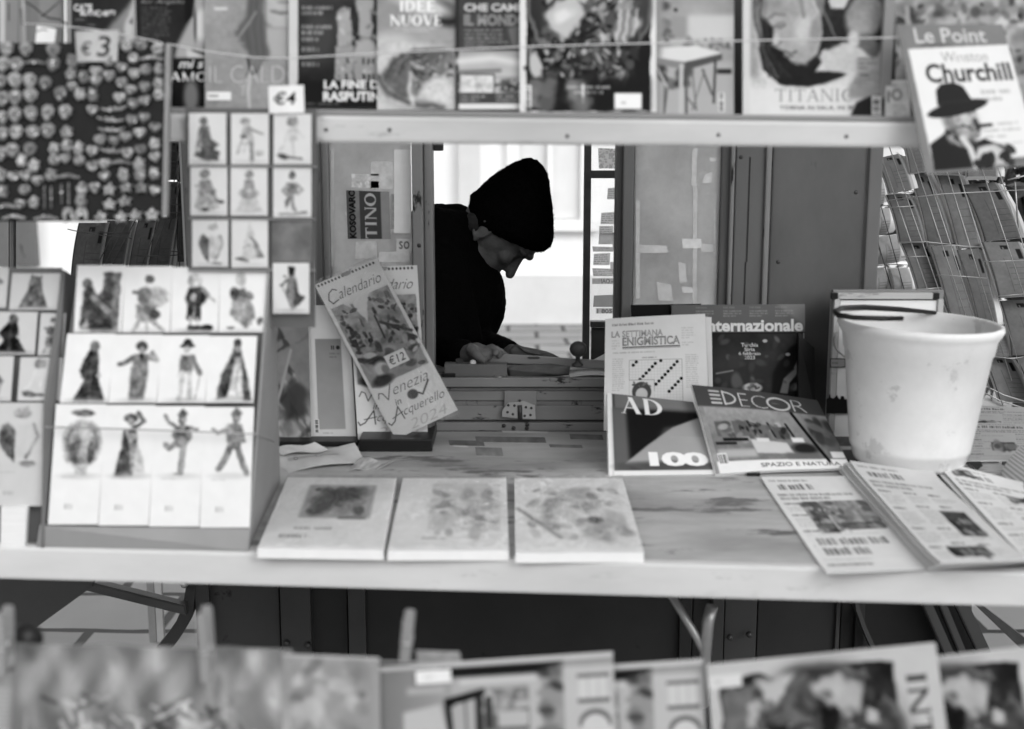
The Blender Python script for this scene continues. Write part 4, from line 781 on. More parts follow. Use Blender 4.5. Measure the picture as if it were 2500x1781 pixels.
for ri, r in sorted(rows.items()):
    for xi, (x, y, k) in enumerate(sorted(r)):
        sx, sy = SZ[k]; sx *= rng.uniform(.9, 1.08); sy *= rng.uniform(.9, 1.08); an = rng.uniform(-.25, .25) * (0 if k in ('pencil', 'bridge') else 1); dep = rng.uniform(.0035, .006)
        ring = lambda f: [P(x + (p * math.cos(an) * sx - q * math.sin(an) * sy) * f, y + (p * math.sin(an) * sx + q * math.cos(an) * sy) * f, BY - .0003) for p, q in SH[k]]
        m = MB(); m.prism([p - Vector((0, dep, 0)) for p in ring(1)], (0, dep, 0), .0012)
        if k in ('heart', 'mask', 'round', 'figure'):
            m.mi = 1; m.prism([p - Vector((0, dep + .0015, 0)) for p in ring(.68)], (0, .0014, 0), .0006)
        m.mi = 2
        for q_ in range(4 if k in ('heart', 'mask', 'round', 'figure') else 2):
            ax, ay = x + rng.uniform(-.5, .5) * sx, y + rng.uniform(-.5, .5) * sy; w1, w2 = rng.uniform(1.5, 4.5), rng.uniform(1.2, 3.2); m.mi = rng.choice((2, 2, 3)); m.prism([P(ax + w1 * math.cos(t), ay + w2 * math.sin(t), BY - dep - .0022 - .0003 * q_) for t in [k_ * 1.0472 for k_ in range(6)]], (0, .0007, 0))
        if k == 'mask':
            m.mi = 2
            for ex in (-.28, .28): c0 = P(x + ex * sx, y - .1 * sy, BY - dep - .0018); m.lathe(c0, [(.0016, 0), (.001, .0012)], 8, (0, -1, 0))
        o = m.build('souvenir_magnet', [M['magnet'], M['magnet2'], M['metald'], M['white']])
        tag(o, f'{NMK[k]} magnet, {ORD[xi]} from the left in the {ORD[ri]} row of the dark board', 'magnet', 'souvenir magnets on the dark board')
c = Cv(110, 76, .74, .6); c.noise(20, .05); c.text('€', 14, 26, 30, 34, .22, .01, .1); c.text('3', 56, 14, 34, 50, .22, .012, .1)
tag(sheet('price_tag', quadY([(183, 77), (288, 73), (284, 150), (188, 152)], BY - .009), c, .0008, M['inkm'], bend=lambda u, v: .004 * np.sin(u * 5)), 'torn pale price card reading €3 fixed on the magnet board', 'price tag')
# ================================================================== postcards, calendars, magazines and paper goods on the counter
def fig(c, x, y, w, h, k, t=.4, seed=1):
    """a little costumed figure painted into the box x, y, w, h (watercolour-like patches)"""
    a0 = c.a.copy(); g = random.Random(seed); X = lambda a: x + a * w; Y = lambda b: y + b * h; s = min(w, h); T = lambda d: min(max(t + d, .08), .85)
    pol = lambda pts, v, a=.9: c.poly([(X(p), Y(q)) for p, q in pts], v, s * .03, a); ln = lambda pts, wd, v: c.line([(X(p), Y(q)) for p, q in pts], wd * s * 1.4, v, s * .04, .9); el = lambda p, q, r1, r2, v, rot=0: c.ell(X(p), Y(q), r1 * s * 1.12, r2 * s * 1.12, v, .35, rot, .92)
    if k == 'cloak': pol([(.45, .16), (.62, .16), (.68, .45), (.72, .7), (.9, 1), (.12, 1), (.34, .68), (.2, .5), (.3, .34)], T(-.1)); el(.54, .12, .11, .12, T(.2)); ln([(.5, .3), (.5, .95)], .04, T(.08)); el(.7, .6, .06, .05, .7)
    elif k == 'robe': pol([(.36, .25), (.68, .25), (.72, .6), (.68, 1), (.3, 1), (.28, .55)], T(.05)); ln([(.34, .3), (.1, .4), (0, .42)], .09, T(.05)); ln([(.66, .28), (.92, .34), (.8, .22)], .09, T(.2)); el(.52, .12, .13, .12, T(-.15)); el(.53, .18, .07, .08, .62); pol([(.44, .24), (.6, .24), (.53, .36)], T(-.25)); [ln([(q, .4), (q, .98)], .02, T(.14)) for q in (.42, .52, .6)]
    elif k == 'cane': el(.46, .12, .17, .05, T(-.1)); el(.46, .08, .11, .09, T(-.15)); el(.46, .17, .07, .07, .66); pol([(.34, .26), (.6, .26), (.66, .5), (.56, .56), (.36, .52), (.28, .62), (.3, .4)], T(0)); ln([(.62, .3), (.82, .56)], .09, T(0)); ln([(.84, .56), (.74, .98)], .03, T(.25)); ln([(.4, .55), (.36, .98)], .09, .74); ln([(.56, .55), (.6, .95)], .09, .76); ln([(.3, .98), (.66, .98)], .03, .62)
    elif k == 'opera': pol([(.46, .12), (.58, .12), (.8, .6), (.96, 1), (.74, 1), (.6, .4), (.5, .4), (.36, .95), (.06, 1), (.14, .62), (.34, .34)], T(-.12)); el(.52, .08, .09, .11, T(-.15)); el(.54, .17, .07, .08, .6); pol([(.48, .3), (.66, .3), (.72, .98), (.34, .98)], .76, .8); ln([(.54, .5), (.58, .95)], .03, .6)
    elif k == 'pair': c.rect(X(.55), Y(0), X(1), Y(1), T(.1), 2); pol([(.42, .4), (.62, .2), (.6, .02), (.8, 0), (.8, 1), (.3, 1)], T(-.05)); pol([(.05, .3), (.28, .24), (.5, .5), (.6, 1), (.0, .95)], T(-.1)); el(.14, .2, .11, .12, T(0)); ln([(.3, .42), (.8, .72)], .1, T(.2)); pol([(.04, .95), (.2, .78), (.24, .95)], .75)
    elif k == 'drum': el(.68, .42, .3, .22, T(.2)); el(.4, .4, .16, .22, T(0)); el(.5, .12, .11, .11, T(-.05)); ln([(.3, .36), (.12, .34)], .07, T(.05)); pol([(.2, .55), (.7, .55), (.7, .82), (.4, .86), (.2, .8)], T(.05)); el(.66, .72, .14, .12, T(-.15)); ln([(.3, .8), (.16, 1)], .07, T(.2)); ln([(.6, .82), (.9, .98)], .08, T(.1)); ln([(.46, .84), (.5, 1)], .06, .7)
    elif k == 'player': el(.46, .14, .17, .17, .72); pol([(.3, .26), (.66, .24), (.84, .38), (.72, .5), (.62, .58), (.28, .58), (.22, .44)], T(-.1)); el(.42, .44, .07, .09, .72); ln([(.66, .3), (.95, .5)], .05, .66); ln([(.36, .58), (.34, .78)], .12, T(-.15)); ln([(.54, .58), (.54, .78)], .12, T(-.15)); ln([(.36, .78), (.36, .9)], .05, .74); ln([(.54, .78), (.55, .9)], .05, .74); ln([(.34, .95), (.9, .94)], .1, T(-.22)); el(.8, .92, .12, .05, T(-.28))
    elif k == 'seated': el(.4, .12, .12, .16, .7); pol([(.24, .3), (.5, .25), (.7, .55), (.8, .78), (.4, .86), (.12, .72)], T(.12)); el(.24, .36, .1, .16, T(-.1)); ln([(.4, .34), (.66, .42), (.6, .36)], .1, T(.0)); pol([(.3, .62), (.74, .6), (.72, .9), (.44, .92)], T(.16)); el(.9, .84, .06, .1, T(-.1), 20); el(.16, .94, .1, .03, T(.05)); ln([(.5, .8), (.56, .92)], .1, T(.05))
    elif k == 'veil': el(.5, .52, .42, .52, T(.05)); el(.5, .45, .26, .36, .75); c.ell(X(.36), Y(.6), .14 * s, .3 * s, T(-.1), .8, 0, .8); el(.74, .66, .08, .24, T(-.1)); el(.52, .36, .12, .14, .82); pol([(.42, .6), (.64, .6), (.68, 1), (.36, 1)], T(.28), .7); el(.5, .06, .26, .08, T(.0))
    elif k == 'twirl': el(.45, .14, .16, .1, T(-.1)); el(.46, .2, .08, .09, .6); ln([(.5, .3), (.78, .18), (.62, .06)], .08, T(0)); pol([(.3, .3), (.6, .3), (.62, .5), (.56, 1), (.08, 1), (.22, .6)], T(-.12)); pol([(.44, .5), (.6, .5), (.8, .7), (.86, .95), (.5, .95)], T(.35), .7); ln([(.36, .34), (.46, .48), (.6, .42)], .06, .75); el(.5, .4, .1, .07, .7)
    elif k == 'dance': pol([(.38, .08), (.5, -.02), (.64, .06), (.6, .12), (.42, .13)], T(-.15)); el(.5, .16, .09, .10, T(-.05)); el(.51, .17, .06, .07, .62); ln([(.5, .2), (.5, .3)], .09, T(0)); pol([(.3, .28), (.7, .28), (.78, .42), (.6, .56), (.4, .58), (.24, .4)], T(.06)); ln([(.4, .28), (.16, .2), (.08, .1)], .06, T(.05)); ln([(.6, .28), (.9, .3)], .06, T(.05)); pol([(.36, .25), (.64, .25), (.66, .48), (.38, .5)], T(-.02)); ln([(.44, .48), (.18, .58), (.1, .54)], .1, T(.1)); ln([(.56, .48), (.52, .8), (.5, .95)], .12, T(.12)); el(.46, .97, .12, .03, T(-.1)); c.bits(X(.36), Y(.26), X(.66), Y(.48), 12, s * .03, s * .06, T(-.15), T(.25), .7, .4, seed)
    elif k == 'stride': pol([(.46, .08), (.6, -.02), (.76, .06), (.7, .12), (.5, .13)], T(-.15)); el(.6, .15, .09, .10, T(0)); el(.63, .16, .06, .07, .64); ln([(.6, .2), (.57, .3)], .09, T(0)); pol([(.34, .24), (.76, .22), (.84, .44), (.7, .6), (.4, .6)], T(.1)); pol([(.42, .24), (.7, .22), (.74, .5), (.4, .52)], T(.02)); ln([(.42, .3), (.16, .36), (.02, .3)], .07, T(.08)); ln([(.7, .3), (.84, .48)], .07, T(.08)); ln([(.5, .5), (.36, .74), (.2, .9)], .12, T(.1)); ln([(.62, .5), (.78, .74), (.92, .96)], .11, T(.08)); c.bits(X(.42), Y(.24), X(.72), Y(.5), 12, s * .03, s * .05, T(-.1), T(.25), .7, .4, seed)
    elif k == 'gown': el(.5, .1, .13, .12, T(.1)); pol([(.36, .22), (.64, .22), (.7, .45), (.3, .45)], T(.1)); pol([(.4, .42), (.6, .42), (.95, .95), (.5, 1), (.05, .95)], T(.3)); el(.5, .54, .3, .16, T(.08)); el(.5, .48, .08, .06, T(.25)); el(.5, .04, .06, .06, T(-.05))
    elif k == 'kneel': el(.38, .1, .12, .13, T(.1)); pol([(.28, .22), (.56, .2), (.62, .5), (.9, .62), (.7, .72), (.3, .7)], T(.05)); pol([(.16, .68), (.42, .6), (.9, .78), (.84, .98), (.5, 1), (.04, .86)], T(-.05)); ln([(.3, .26), (.2, .6), (.16, .78)], .1, T(.15)); el(.2, .72, .07, .06, .8)
    elif k == 'fiddler': el(.36, .1, .14, .1, T(.1)); pol([(.28, .2), (.5, .16), (.62, .5), (.56, .76), (.42, .6)], T(.24)); ln([(.48, .26), (.92, .38)], .05, T(.1)); ln([(.3, .3), (.24, .55), (.1, .8)], .07, T(.28)); ln([(.54, .6), (.58, 1)], .1, T(.1)); el(.82, .8, .14, .09, T(.2)); el(.3, .44, .1, .06, T(-.1)); ln([(.36, .6), (.3, .78)], .07, T(.3))
    elif k == 'cat': el(.5, .1, .17, .13, T(.05)); pol([(.36, .04), (.42, -.04), (.46, .06)], T(.05)); pol([(.54, .06), (.6, -.04), (.66, .04)], T(.05)); pol([(.34, .24), (.66, .22), (.7, .5), (.4, .56)], T(.3)); ln([(.34, .3), (.2, .66), (.1, .74)], .06, T(.35)); ln([(.64, .3), (.84, .44)], .06, T(.3)); ln([(.52, .56), (.56, .85)], .06, T(.4)); el(.2, .88, .18, .08, T(-.15), 15); ln([(.26, .88), (.8, .93)], .06, T(-.1))
    elif k == 'skirt': el(.36, .1, .15, .14, T(.1)); pol([(.2, .24), (.56, .22), (.66, .55), (.16, .6)], T(.08)); pol([(.16, .56), (.66, .52), (.86, .88), (.3, .98), (.0, .9)], T(.25)); ln([(.56, .34), (.74, .7), (.95, .74)], .1, T(.12)); el(.92, .74, .1, .04, T(-.15)); el(.4, .92, .1, .05, T(-.2)); c.bits(X(.1), Y(.3), X(.7), Y(.8), 16, s * .04, s * .07, T(-.05), T(.25), .6, .5, seed)
    elif k == 'jester': el(.5, .1, .1, .12, T(-.1)); el(.5, .14, .05, .06, .6); pol([(.34, .26), (.64, .26), (.72, .5), (.56, .56), (.56, .72), (.66, .94), (.5, .9), (.46, .66), (.3, .88), (.26, .7), (.4, .56), (.28, .44)], T(.1)); ln([(.34, .3), (.2, .46), (.34, .56)], .06, T(.2)); ln([(.64, .3), (.84, .44), (.68, .54)], .06, T(.2)); ln([(.1, 1), (.6, .98), (.95, .93)], .06, T(.1)); el(.86, .95, .12, .05, T(.05))
    elif k == 'guitar': el(.6, .1, .16, .1, T(.15)); pol([(.18, .3), (.3, .25), (.48, .4), (.44, .98), (.2, .72), (.12, .5)], T(-.12)); pol([(.46, .3), (.82, .3), (.92, .5), (.64, .9), (.48, .8)], T(.32)); ln([(.84, .3), (.94, .5), (.7, .86)], .05, T(.1)); el(.72, .98, .16, .06, T(.0)); pol([(.62, .05), (.7, -.05), (.74, .08)], T(.1))
    elif k == 'veiled': pol([(.5, .0), (.62, .2), (.7, .4), (.98, .82), (.2, .92), (.3, .5)], T(.32)); ln([(.52, .35), (.66, .45), (.95, .82)], .04, T(-.1)); pol([(.6, .42), (.76, .5), (.98, .84), (.74, .84)], T(.1)); el(.18, .86, .16, .05, T(-.05)); ln([(.28, .6), (.5, .5)], .03, T(0)); el(.36, .9, .12, .05, T(0))
    elif k == 'tophat': pol([(.4, .0), (.64, .0), (.62, .16), (.42, .16)], .08); el(.52, .18, .1, .04, .12); el(.5, .22, .07, .07, T(.1)); pol([(.38, .24), (.66, .24), (.76, .6), (.96, .7), (.8, .84), (.52, 1), (.34, .7)], T(.08)); pol([(.64, .3), (.74, .6), (.96, .68), (.8, .86), (.6, .88)], T(-.1)); ln([(.38, .3), (.2, .42)], .05, T(-.15)); el(.3, .22, .05, .04, T(-.1)); el(.18, .42, .06, .05, T(-.15)); ln([(.22, .46), (.44, .8)], .03, T(.2)); ln([(.45, .4), (.5, .9)], .03, T(.2))
    elif k == 'hood': pol([(.36, .12), (.5, .0), (.66, .12), (.7, .5), (.86, 1), (.1, 1), (.3, .5)], T(0)); pol([(.36, .08), (.4, -.04), (.46, .06)], T(-.1)); pol([(.56, .06), (.64, -.04), (.66, .08)], T(-.1)); el(.51, .17, .1, .09, T(.15)); ln([(.5, .4), (.52, .9)], .05, T(.1)); pol([(.4, .55), (.6, .5), (.66, .8), (.4, .8)], T(.1))
    d = np.abs(c.a - a0); mk = blur(np.clip(d * 6, 0, 1), 1); c.warp(s * .03, s * .22, (x - s * .1, y - s * .1, x + w + s * .1, y + h + s * .1), seed)
    mk = blur(np.clip(np.abs(c.a - a0) * 6, 0, 1), 1); c.noise(s * .16, .24, mask=mk, oct=4, seed=seed); c.noise(s * .05, .10, mask=mk, oct=2, seed=seed + 3)
    c.a = c.a * (1 - .0) ; c.ell(x + w * .5, y + h * 1.0, w * .5, h * .05, t + .32, .9, 0, .5)
def card(x0, y0, x1, y1, Y, k, label, group, t=.38, dx=0, lean=0., bg=.93, foot=0, fh=.0, cat='postcard', th=.0012, mt='inkm', res=.55, sw=0, fb=None, parent=None):
    c = Cv(x1 - x0, y1 - y0, bg, res, x0, y0); c.noise(60, .012); w_, h_ = x1 - x0, (y1 - y0) * (1 - foot)
    if k: fig(c, *(fb or (x0 + w_ * .10, y0 + h_ * .07, w_ * .80, h_ * .87)), k, t, seed=int(x0 + y0))
    if foot: c.lines(x0 + w_ * .2, y0 + h_ * 1.02, x0 + w_ * .75, y0 + h_ * 1.06, 1, .6, a=.5); c.lines(x0 + w_ * .3, y1 - (y1 - y0) * foot * .45, x0 + w_ * .62, y1 - (y1 - y0) * foot * .25, 1, .55, a=.6)
    q = quadY([(x0 + dx, y0), (x1 + dx + sw, y0 + sw * .05), (x1 + sw, y1), (x0, y1)], [Y + lean, Y + lean, Y, Y])
    return tag(sheet('costume_card', q, c, th, M[mt], edge=.7), label, cat, group)
# hanging strip of magnet cards
SY = 2.026
def ystrip(y): return SY + (y - 277) / 490 * .085
strip = thing('card_strip', P(612, 775, SY), 'narrow dark hanging panel holding rows of small costume cards, under the €4 tag', 'card panel')
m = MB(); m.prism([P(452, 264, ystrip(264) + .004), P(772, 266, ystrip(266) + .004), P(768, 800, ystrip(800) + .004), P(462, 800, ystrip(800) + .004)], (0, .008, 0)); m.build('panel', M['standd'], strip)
for y, x0, x1 in ((404, 457, 774), (532, 460, 770), (657, 462, 768)):
    m = MB(); m.prism([P(x0, y, ystrip(y) - .004), P(x1, y + 3, ystrip(y) - .004), P(x1, y + 6, ystrip(y) - .004), P(x0, y + 4, ystrip(y) - .004)], (0, .006, 0)); m.build('card_ledge', M['stand'], strip)
SG = 'cards on the hanging strip'
for x0, y0, x1, y1, k, t, lab in ((461, 277, 552, 402, 'kneel', .36, 'card with a kneeling girl in a dark skirt, top left of the hanging strip'), (564, 278, 656, 402, 'fiddler', .48, 'card with a pale fiddler and small dog, top middle of the hanging strip'), (668, 279, 760, 402, 'cat', .5, 'card with a pale cat-faced skater, top right of the hanging strip'),
        (465, 407, 555, 527, 'skirt', .46, 'card with a cat in a patterned dress, middle row left of the hanging strip'), (563, 408, 653, 527, 'gown', .5, 'card with a wide pale ball gown, centre of the hanging strip'), (667, 409, 760, 531, 'jester', .42, 'card with a thin jester, middle row right of the hanging strip'),
        (469, 538, 557, 652, 'guitar', .48, 'card with a figure and dark instrument, bottom left of the hanging strip'), (565, 535, 654, 654, 'veiled', .52, 'card with a pale veiled lady, bottom middle of the hanging strip')):
    card(x0, y0, x1, y1, ystrip(y1) - .003, k, lab, SG, t, lean=ystrip(y0) - ystrip(y1))
card(666, 643, 755, 766, ystrip(766) - .006, 'tophat', 'card with a figure in a black top hat, lowest at the right of the strip', SG, .36, lean=ystrip(643) - ystrip(766))
c = Cv(98, 102, .46, .5); c.noise(40, .14, oct=5); c.rect(0, 84, 98, 102, .52, 10, .5); tag(sheet('picture_card', quadY([(664, 539), (762, 539), (760, 640), (664, 640)], [ystrip(539) - .002] * 2 + [ystrip(640) - .002] * 2), c, .001, M['ink']), 'grey cloudy picture card between the white cards at the right of the strip', 'picture card')
c = Cv(88, 70, .93, .7); c.text('€4', 12, 16, 56, 32, .12, .02, .15); tag(sheet('price_tag', quadY([(655, 211), (741, 208), (743, 276), (657, 278)], 2.022), c, .0008, M['inkm'], bend=lambda u, v: .002 * np.sin(u * 4)), 'small white price card reading €4 above the hanging card strip', 'price tag')
# display stand, front left
st = thing('card_stand', P(360, 1340, 2.1), 'grey cardboard display stand with three tiers of white costume cards', 'display stand')
m = MB(); lp = [P(96, 1284, 2.058), P(612, 1292, 2.052), P(604, 1347, z=TOP + .001), P(88, 1336, z=TOP + .001)]; m.prism(lp, (0, .02, 0), .001); m.build('front_lip', M['stand'], st)
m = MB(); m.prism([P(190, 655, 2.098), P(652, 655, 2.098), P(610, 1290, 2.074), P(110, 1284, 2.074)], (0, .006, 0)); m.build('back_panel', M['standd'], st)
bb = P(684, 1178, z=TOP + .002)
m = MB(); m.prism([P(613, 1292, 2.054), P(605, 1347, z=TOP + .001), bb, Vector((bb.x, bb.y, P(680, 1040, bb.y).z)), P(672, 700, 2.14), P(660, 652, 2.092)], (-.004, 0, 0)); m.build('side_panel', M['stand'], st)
CG = 'costume cards on the front display stand'
T3 = [('veil', .4, 'white card with a face wrapped in a dark veil, bottom tier of the front stand'), ('twirl', .34, 'white card with a twirling lady in a dark skirt, bottom tier of the front stand'), ('dance', .42, 'white card with a dancing harlequin-like acrobat, bottom tier of the front stand'), ('stride', .42, 'white card with a striding costumed man, bottom tier of the front stand')]
for i, (k, t, lab) in enumerate(T3): card(117 + i * 123.5, 987 + i * 2.5, 239 + i * 123.5, 1281 + i * 2.5, 2.054, k, lab.replace('harlequin-like ', ''), CG, t, dx=20 - i * 3, lean=.018, foot=.42, fb=(117 + i * 123.5 + 22, 1000, 94, 162))
T2 = [('cloak', .26, 'white card with a long dark hooded cloak, middle tier of the front stand'), ('robe', .38, 'white card with a grey robed man pointing, middle tier of the front stand'), ('cane', .4, 'white card with a hatted man holding a cane, middle tier of the front stand'), ('opera', .32, 'white card with a dark open mantle, middle tier of the front stand')]
for i, (k, t, lab) in enumerate(T2): card(146 + i * 118.5, 815 + i * 2, 263 + i * 118.5, 984, 2.070, k, lab, CG, t, dx=18 - i * 3, lean=.012, fb=(146 + i * 118.5 + 20, 828, 96, 150))
T1 = [('pair', .34, 'white card with two dark figures embracing, top tier of the front stand'), ('drum', .44, 'white card with a seated drummer, top tier of the front stand'), ('player', .28, 'white card with a musician in a dark coat, top tier of the front stand'), ('seated', .42, 'white card with a seated pale couple, top tier of the front stand')]
for i, (k, t, lab) in enumerate(T1): card(180 + i * 118, 648 + i * 2.5, 296 + i * 118, 812, 2.086, k, lab, CG, t, dx=9 - i * 2, lean=.010, fb=(180 + i * 118 + 14, 666, 94, 142))
m = MB(); m.tube([P(110, 1043, 2.049), P(360, 1050, 2.047), P(622, 1060, 2.048), P(634, 1063, 2.07), P(668, 1080, 2.3)], .0016, 6); tag(m.build('rubber_band', M['cordd']), 'grey rubber band round the bottom tier of the front card stand', 'rubber band')
# second stand at the left edge
st2 = thing('card_stand', P(-60, 1340, 2.1), 'grey stand at the left edge holding tiers of grey costume cards', 'display stand')
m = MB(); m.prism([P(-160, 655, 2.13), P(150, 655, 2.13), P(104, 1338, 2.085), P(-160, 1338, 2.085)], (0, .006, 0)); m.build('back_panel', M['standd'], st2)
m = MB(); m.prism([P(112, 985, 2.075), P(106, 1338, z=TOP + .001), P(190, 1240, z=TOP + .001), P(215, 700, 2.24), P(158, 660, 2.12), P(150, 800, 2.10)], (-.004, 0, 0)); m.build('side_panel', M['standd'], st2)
CG2 = 'costume cards on the left edge stand'
for x0, y0, x1, y1, Y, k, t, lab in ((-95, 655, 14, 752, 2.12, 'robe', .3, 'card cut by the left edge of the photo, top tier of the left stand'), (22, 668, 140, 757, 2.116, 'hood', .34, 'grey card with a hooded cat-eared figure, top tier of the left stand'), (-40, 762, 84, 866, 2.104, 'cloak', .16, 'grey card with a black gowned figure, second tier of the left stand'), (92, 765, 153, 868, 2.106, 'drum', .36, 'grey card with a crouching figure in a plumed hat, second tier of the left stand'),
        (-90, 870, 26, 980, 2.092, 'cane', .34, 'card cut by the left edge, third tier of the left stand'), (42, 873, 146, 979, 2.09, 'cat', .52, 'pale card with a faint cat figure, third tier of the left stand'), (-36, 984, 108, 1236, 2.076, 'guitar', .46, 'tall pale card with a figure carrying a dark instrument, bottom tier of the left stand')):
    card(x0, y0, x1, y1, Y, k, lab, CG2, t, dx=8, lean=.008, bg=.80, foot=.36 if y1 > 1200 else 0)
m = MB(); m.prism([P(2, 1240, 2.066), P(66, 1240, 2.066), P(60, 1337, 2.06), P(0, 1337, 2.06)], (0, .012, 0), .001); tag(m.build('card_wallet', M['paper']), 'small pale plastic wallet at the foot of the left stand', 'wallet')

# shrink-wrapped watercolour pads at the front
def pad(q, label, paint, th=.016):
    c = Cv(300, 330, .93, .5); c.noise(80, .04); paint(c); Q = quadZ(q, TOP + th + .001)
    o = sheet('wrapped_pad', Q, c, th, M['inkm'], edge=.84); tag(o, label, 'art pad', 'wrapped pads on the counter')
    e = Vector((0, 0, .0015)); n_ = 34; vs = []; fc = []
    TL, TR, BR, BL = [p + e for p in Q]
    for j in range(n_ + 1):
        for i in range(n_ + 1):
            u, v = i / n_, j / n_; p = TL * (1 - u) * (1 - v) + TR * u * (1 - v) + BR * u * v + BL * (1 - u) * v
            vs.append(p + Vector((0, 0, .0045 * (1 - abs(math.sin(6 * u + 3.4 * v + len(label)))) ** 3 + .004 * (1 - abs(math.sin(4 * v - 5 * u + .7 * len(label)))) ** 4 + .003 * (1 - abs(math.sin(13 * u + 2 * v + len(label)))) ** 3 + .0022 * rng.random() + .002)))
    for j in range(n_):
        for i in range(n_): a_ = j * (n_ + 1) + i; fc.append((a_, a_ + n_ + 1, a_ + n_ + 2, a_ + 1))
    me = bpy.data.meshes.new('plastic_wrap'); me.from_pydata([tuple(v) for v in vs], [], fc); me.polygons.foreach_set('use_smooth', [True] * len(fc)); link('plastic_wrap', me, M['film'], o)
def pd1(c):
    c.rect(70, 40, 250, 200, .68, 6); c.bits(90, 60, 220, 170, 34, 6, 20, .25, .6, .8, .6, 2); c.ell(165, 90, 60, 32, .3, .7, -12); c.ell(120, 150, 26, 40, .36, .7, 30); c.rect(170, 188, 240, 204, .5, 4); c.lines(70, 235, 250, 255, 1, .5); c.lines(40, 265, 170, 292, 1, .42)
def pd2(c):
    c.rect(90, 30, 280, 250, .85, 6); c.bits(90, 80, 270, 260, 60, 5, 18, .5, .92, .7, .6, 5); c.lines(80, 270, 200, 290, 1, .6)
def pd3(c): c.bits(40, 40, 270, 270, 80, 6, 22, .48, .92, .7, .6, 8); c.line([(10, 150), (110, 270)], 12, .5, 8, .7); c.ell(200, 200, 18, 14, .35, .8)
pad([(702, 1166), (968, 1168), (936, 1345), (628, 1340)], 'shrink-wrapped pad with a dark carnival sketch, leftmost of the three pads', pd1)
pad([(984, 1168), (1236, 1168), (1242, 1346), (946, 1346)], 'shrink-wrapped pad with a pale washed-out print, middle of the three pads', pd2)
pad([(1256, 1168), (1520, 1168), (1572, 1350), (1258, 1352)], 'shrink-wrapped pad with diagonal creases, rightmost of the three pads', pd3)

# books, prints and calendars standing at the left of the window
m = MB(); a, b = P(876, 1104, z=TOP), P(1056, 1102, z=TOP); m.box(a.x, b.x, a.y, 2.885, TOP + .0005, TOP + .028, .003); tag(m.build('black_tray', M['black']), 'black tray under the standing calendars', 'tray')
m = MB(); a, b = P(640, 1092, z=TOP), P(872, 1092, z=TOP); m.box(a.x, b.x, a.y, 2.885, TOP + .0005, TOP + .012, .003); tag(m.build('black_folder', M['black']), 'flat black folder under the plant print and white book', 'folder')
c = Cv(100, 312, .5, .5); c.noise(40, .08)
for k in range(26):
    g_ = random.Random(k); x_, y_ = g_.uniform(0, 100), g_.uniform(0, 312); L_ = g_.uniform(30, 90); an = g_.uniform(-.7, .5); c.poly([(x_, y_), (x_ + L_ * .2 * math.cos(an) + 9, y_ + L_ * .5), (x_ + L_ * math.sin(an), y_ + L_), (x_ + L_ * .2 * math.cos(an) - 9, y_ + L_ * .5)], g_.choice((.25, .42, .62, .7)), 3, .85)
c.poly([(20, 200), (60, 150), (98, 190), (90, 250), (40, 262)], .22, 12, .8); c.warp(9, 40); c.line([(55, 90), (30, 190), (8, 260)], 7, .62, 4); c.rect(0, 262, 28, 276, .72, 3)
tag(sheet('plant_print', quadY([(655, 765), (752, 768), (760, 1076), (655, 1076)], [2.84, 2.84, 2.79, 2.79]), c, .004, M['ink']), 'art print of dark leaves standing beside the front card stand', 'print')
c = Cv(112, 326, .84, .6); c.rect(20, 82, 86, 300, .55, 1); c.grad((0, 82), .55, (0, 300), .64, 1, (20, 82, 86, 300)); c.noise(40, .02); c.text('II', 60, 98, 8, 10, .1, .03); c.ell(78, 103, 5, 5, .2); c.lines(55, 114, 86, 130, 2, .4); c.barcode(10, 276, 22, 308, True, 4); c.lines(30, 306, 80, 314, 1, .6)
tag(sheet('book', quadY([(748, 746), (850, 746), (870, 1072), (760, 1074)], [2.85, 2.85, 2.80, 2.80]), c, .008, M['inkm']), 'white book with a tall grey rectangle on its cover, left of the calendars', 'book')
c = Cv(60, 330, .56, .5); c.noise(50, .02); tag(sheet('grey_book', quadY([(815, 750), (885, 750), (886, 1070), (840, 1070)], [2.868, 2.868, 2.82, 2.82]), c, .006, M['inkm']), 'plain grey book behind the tilted calendar', 'book')
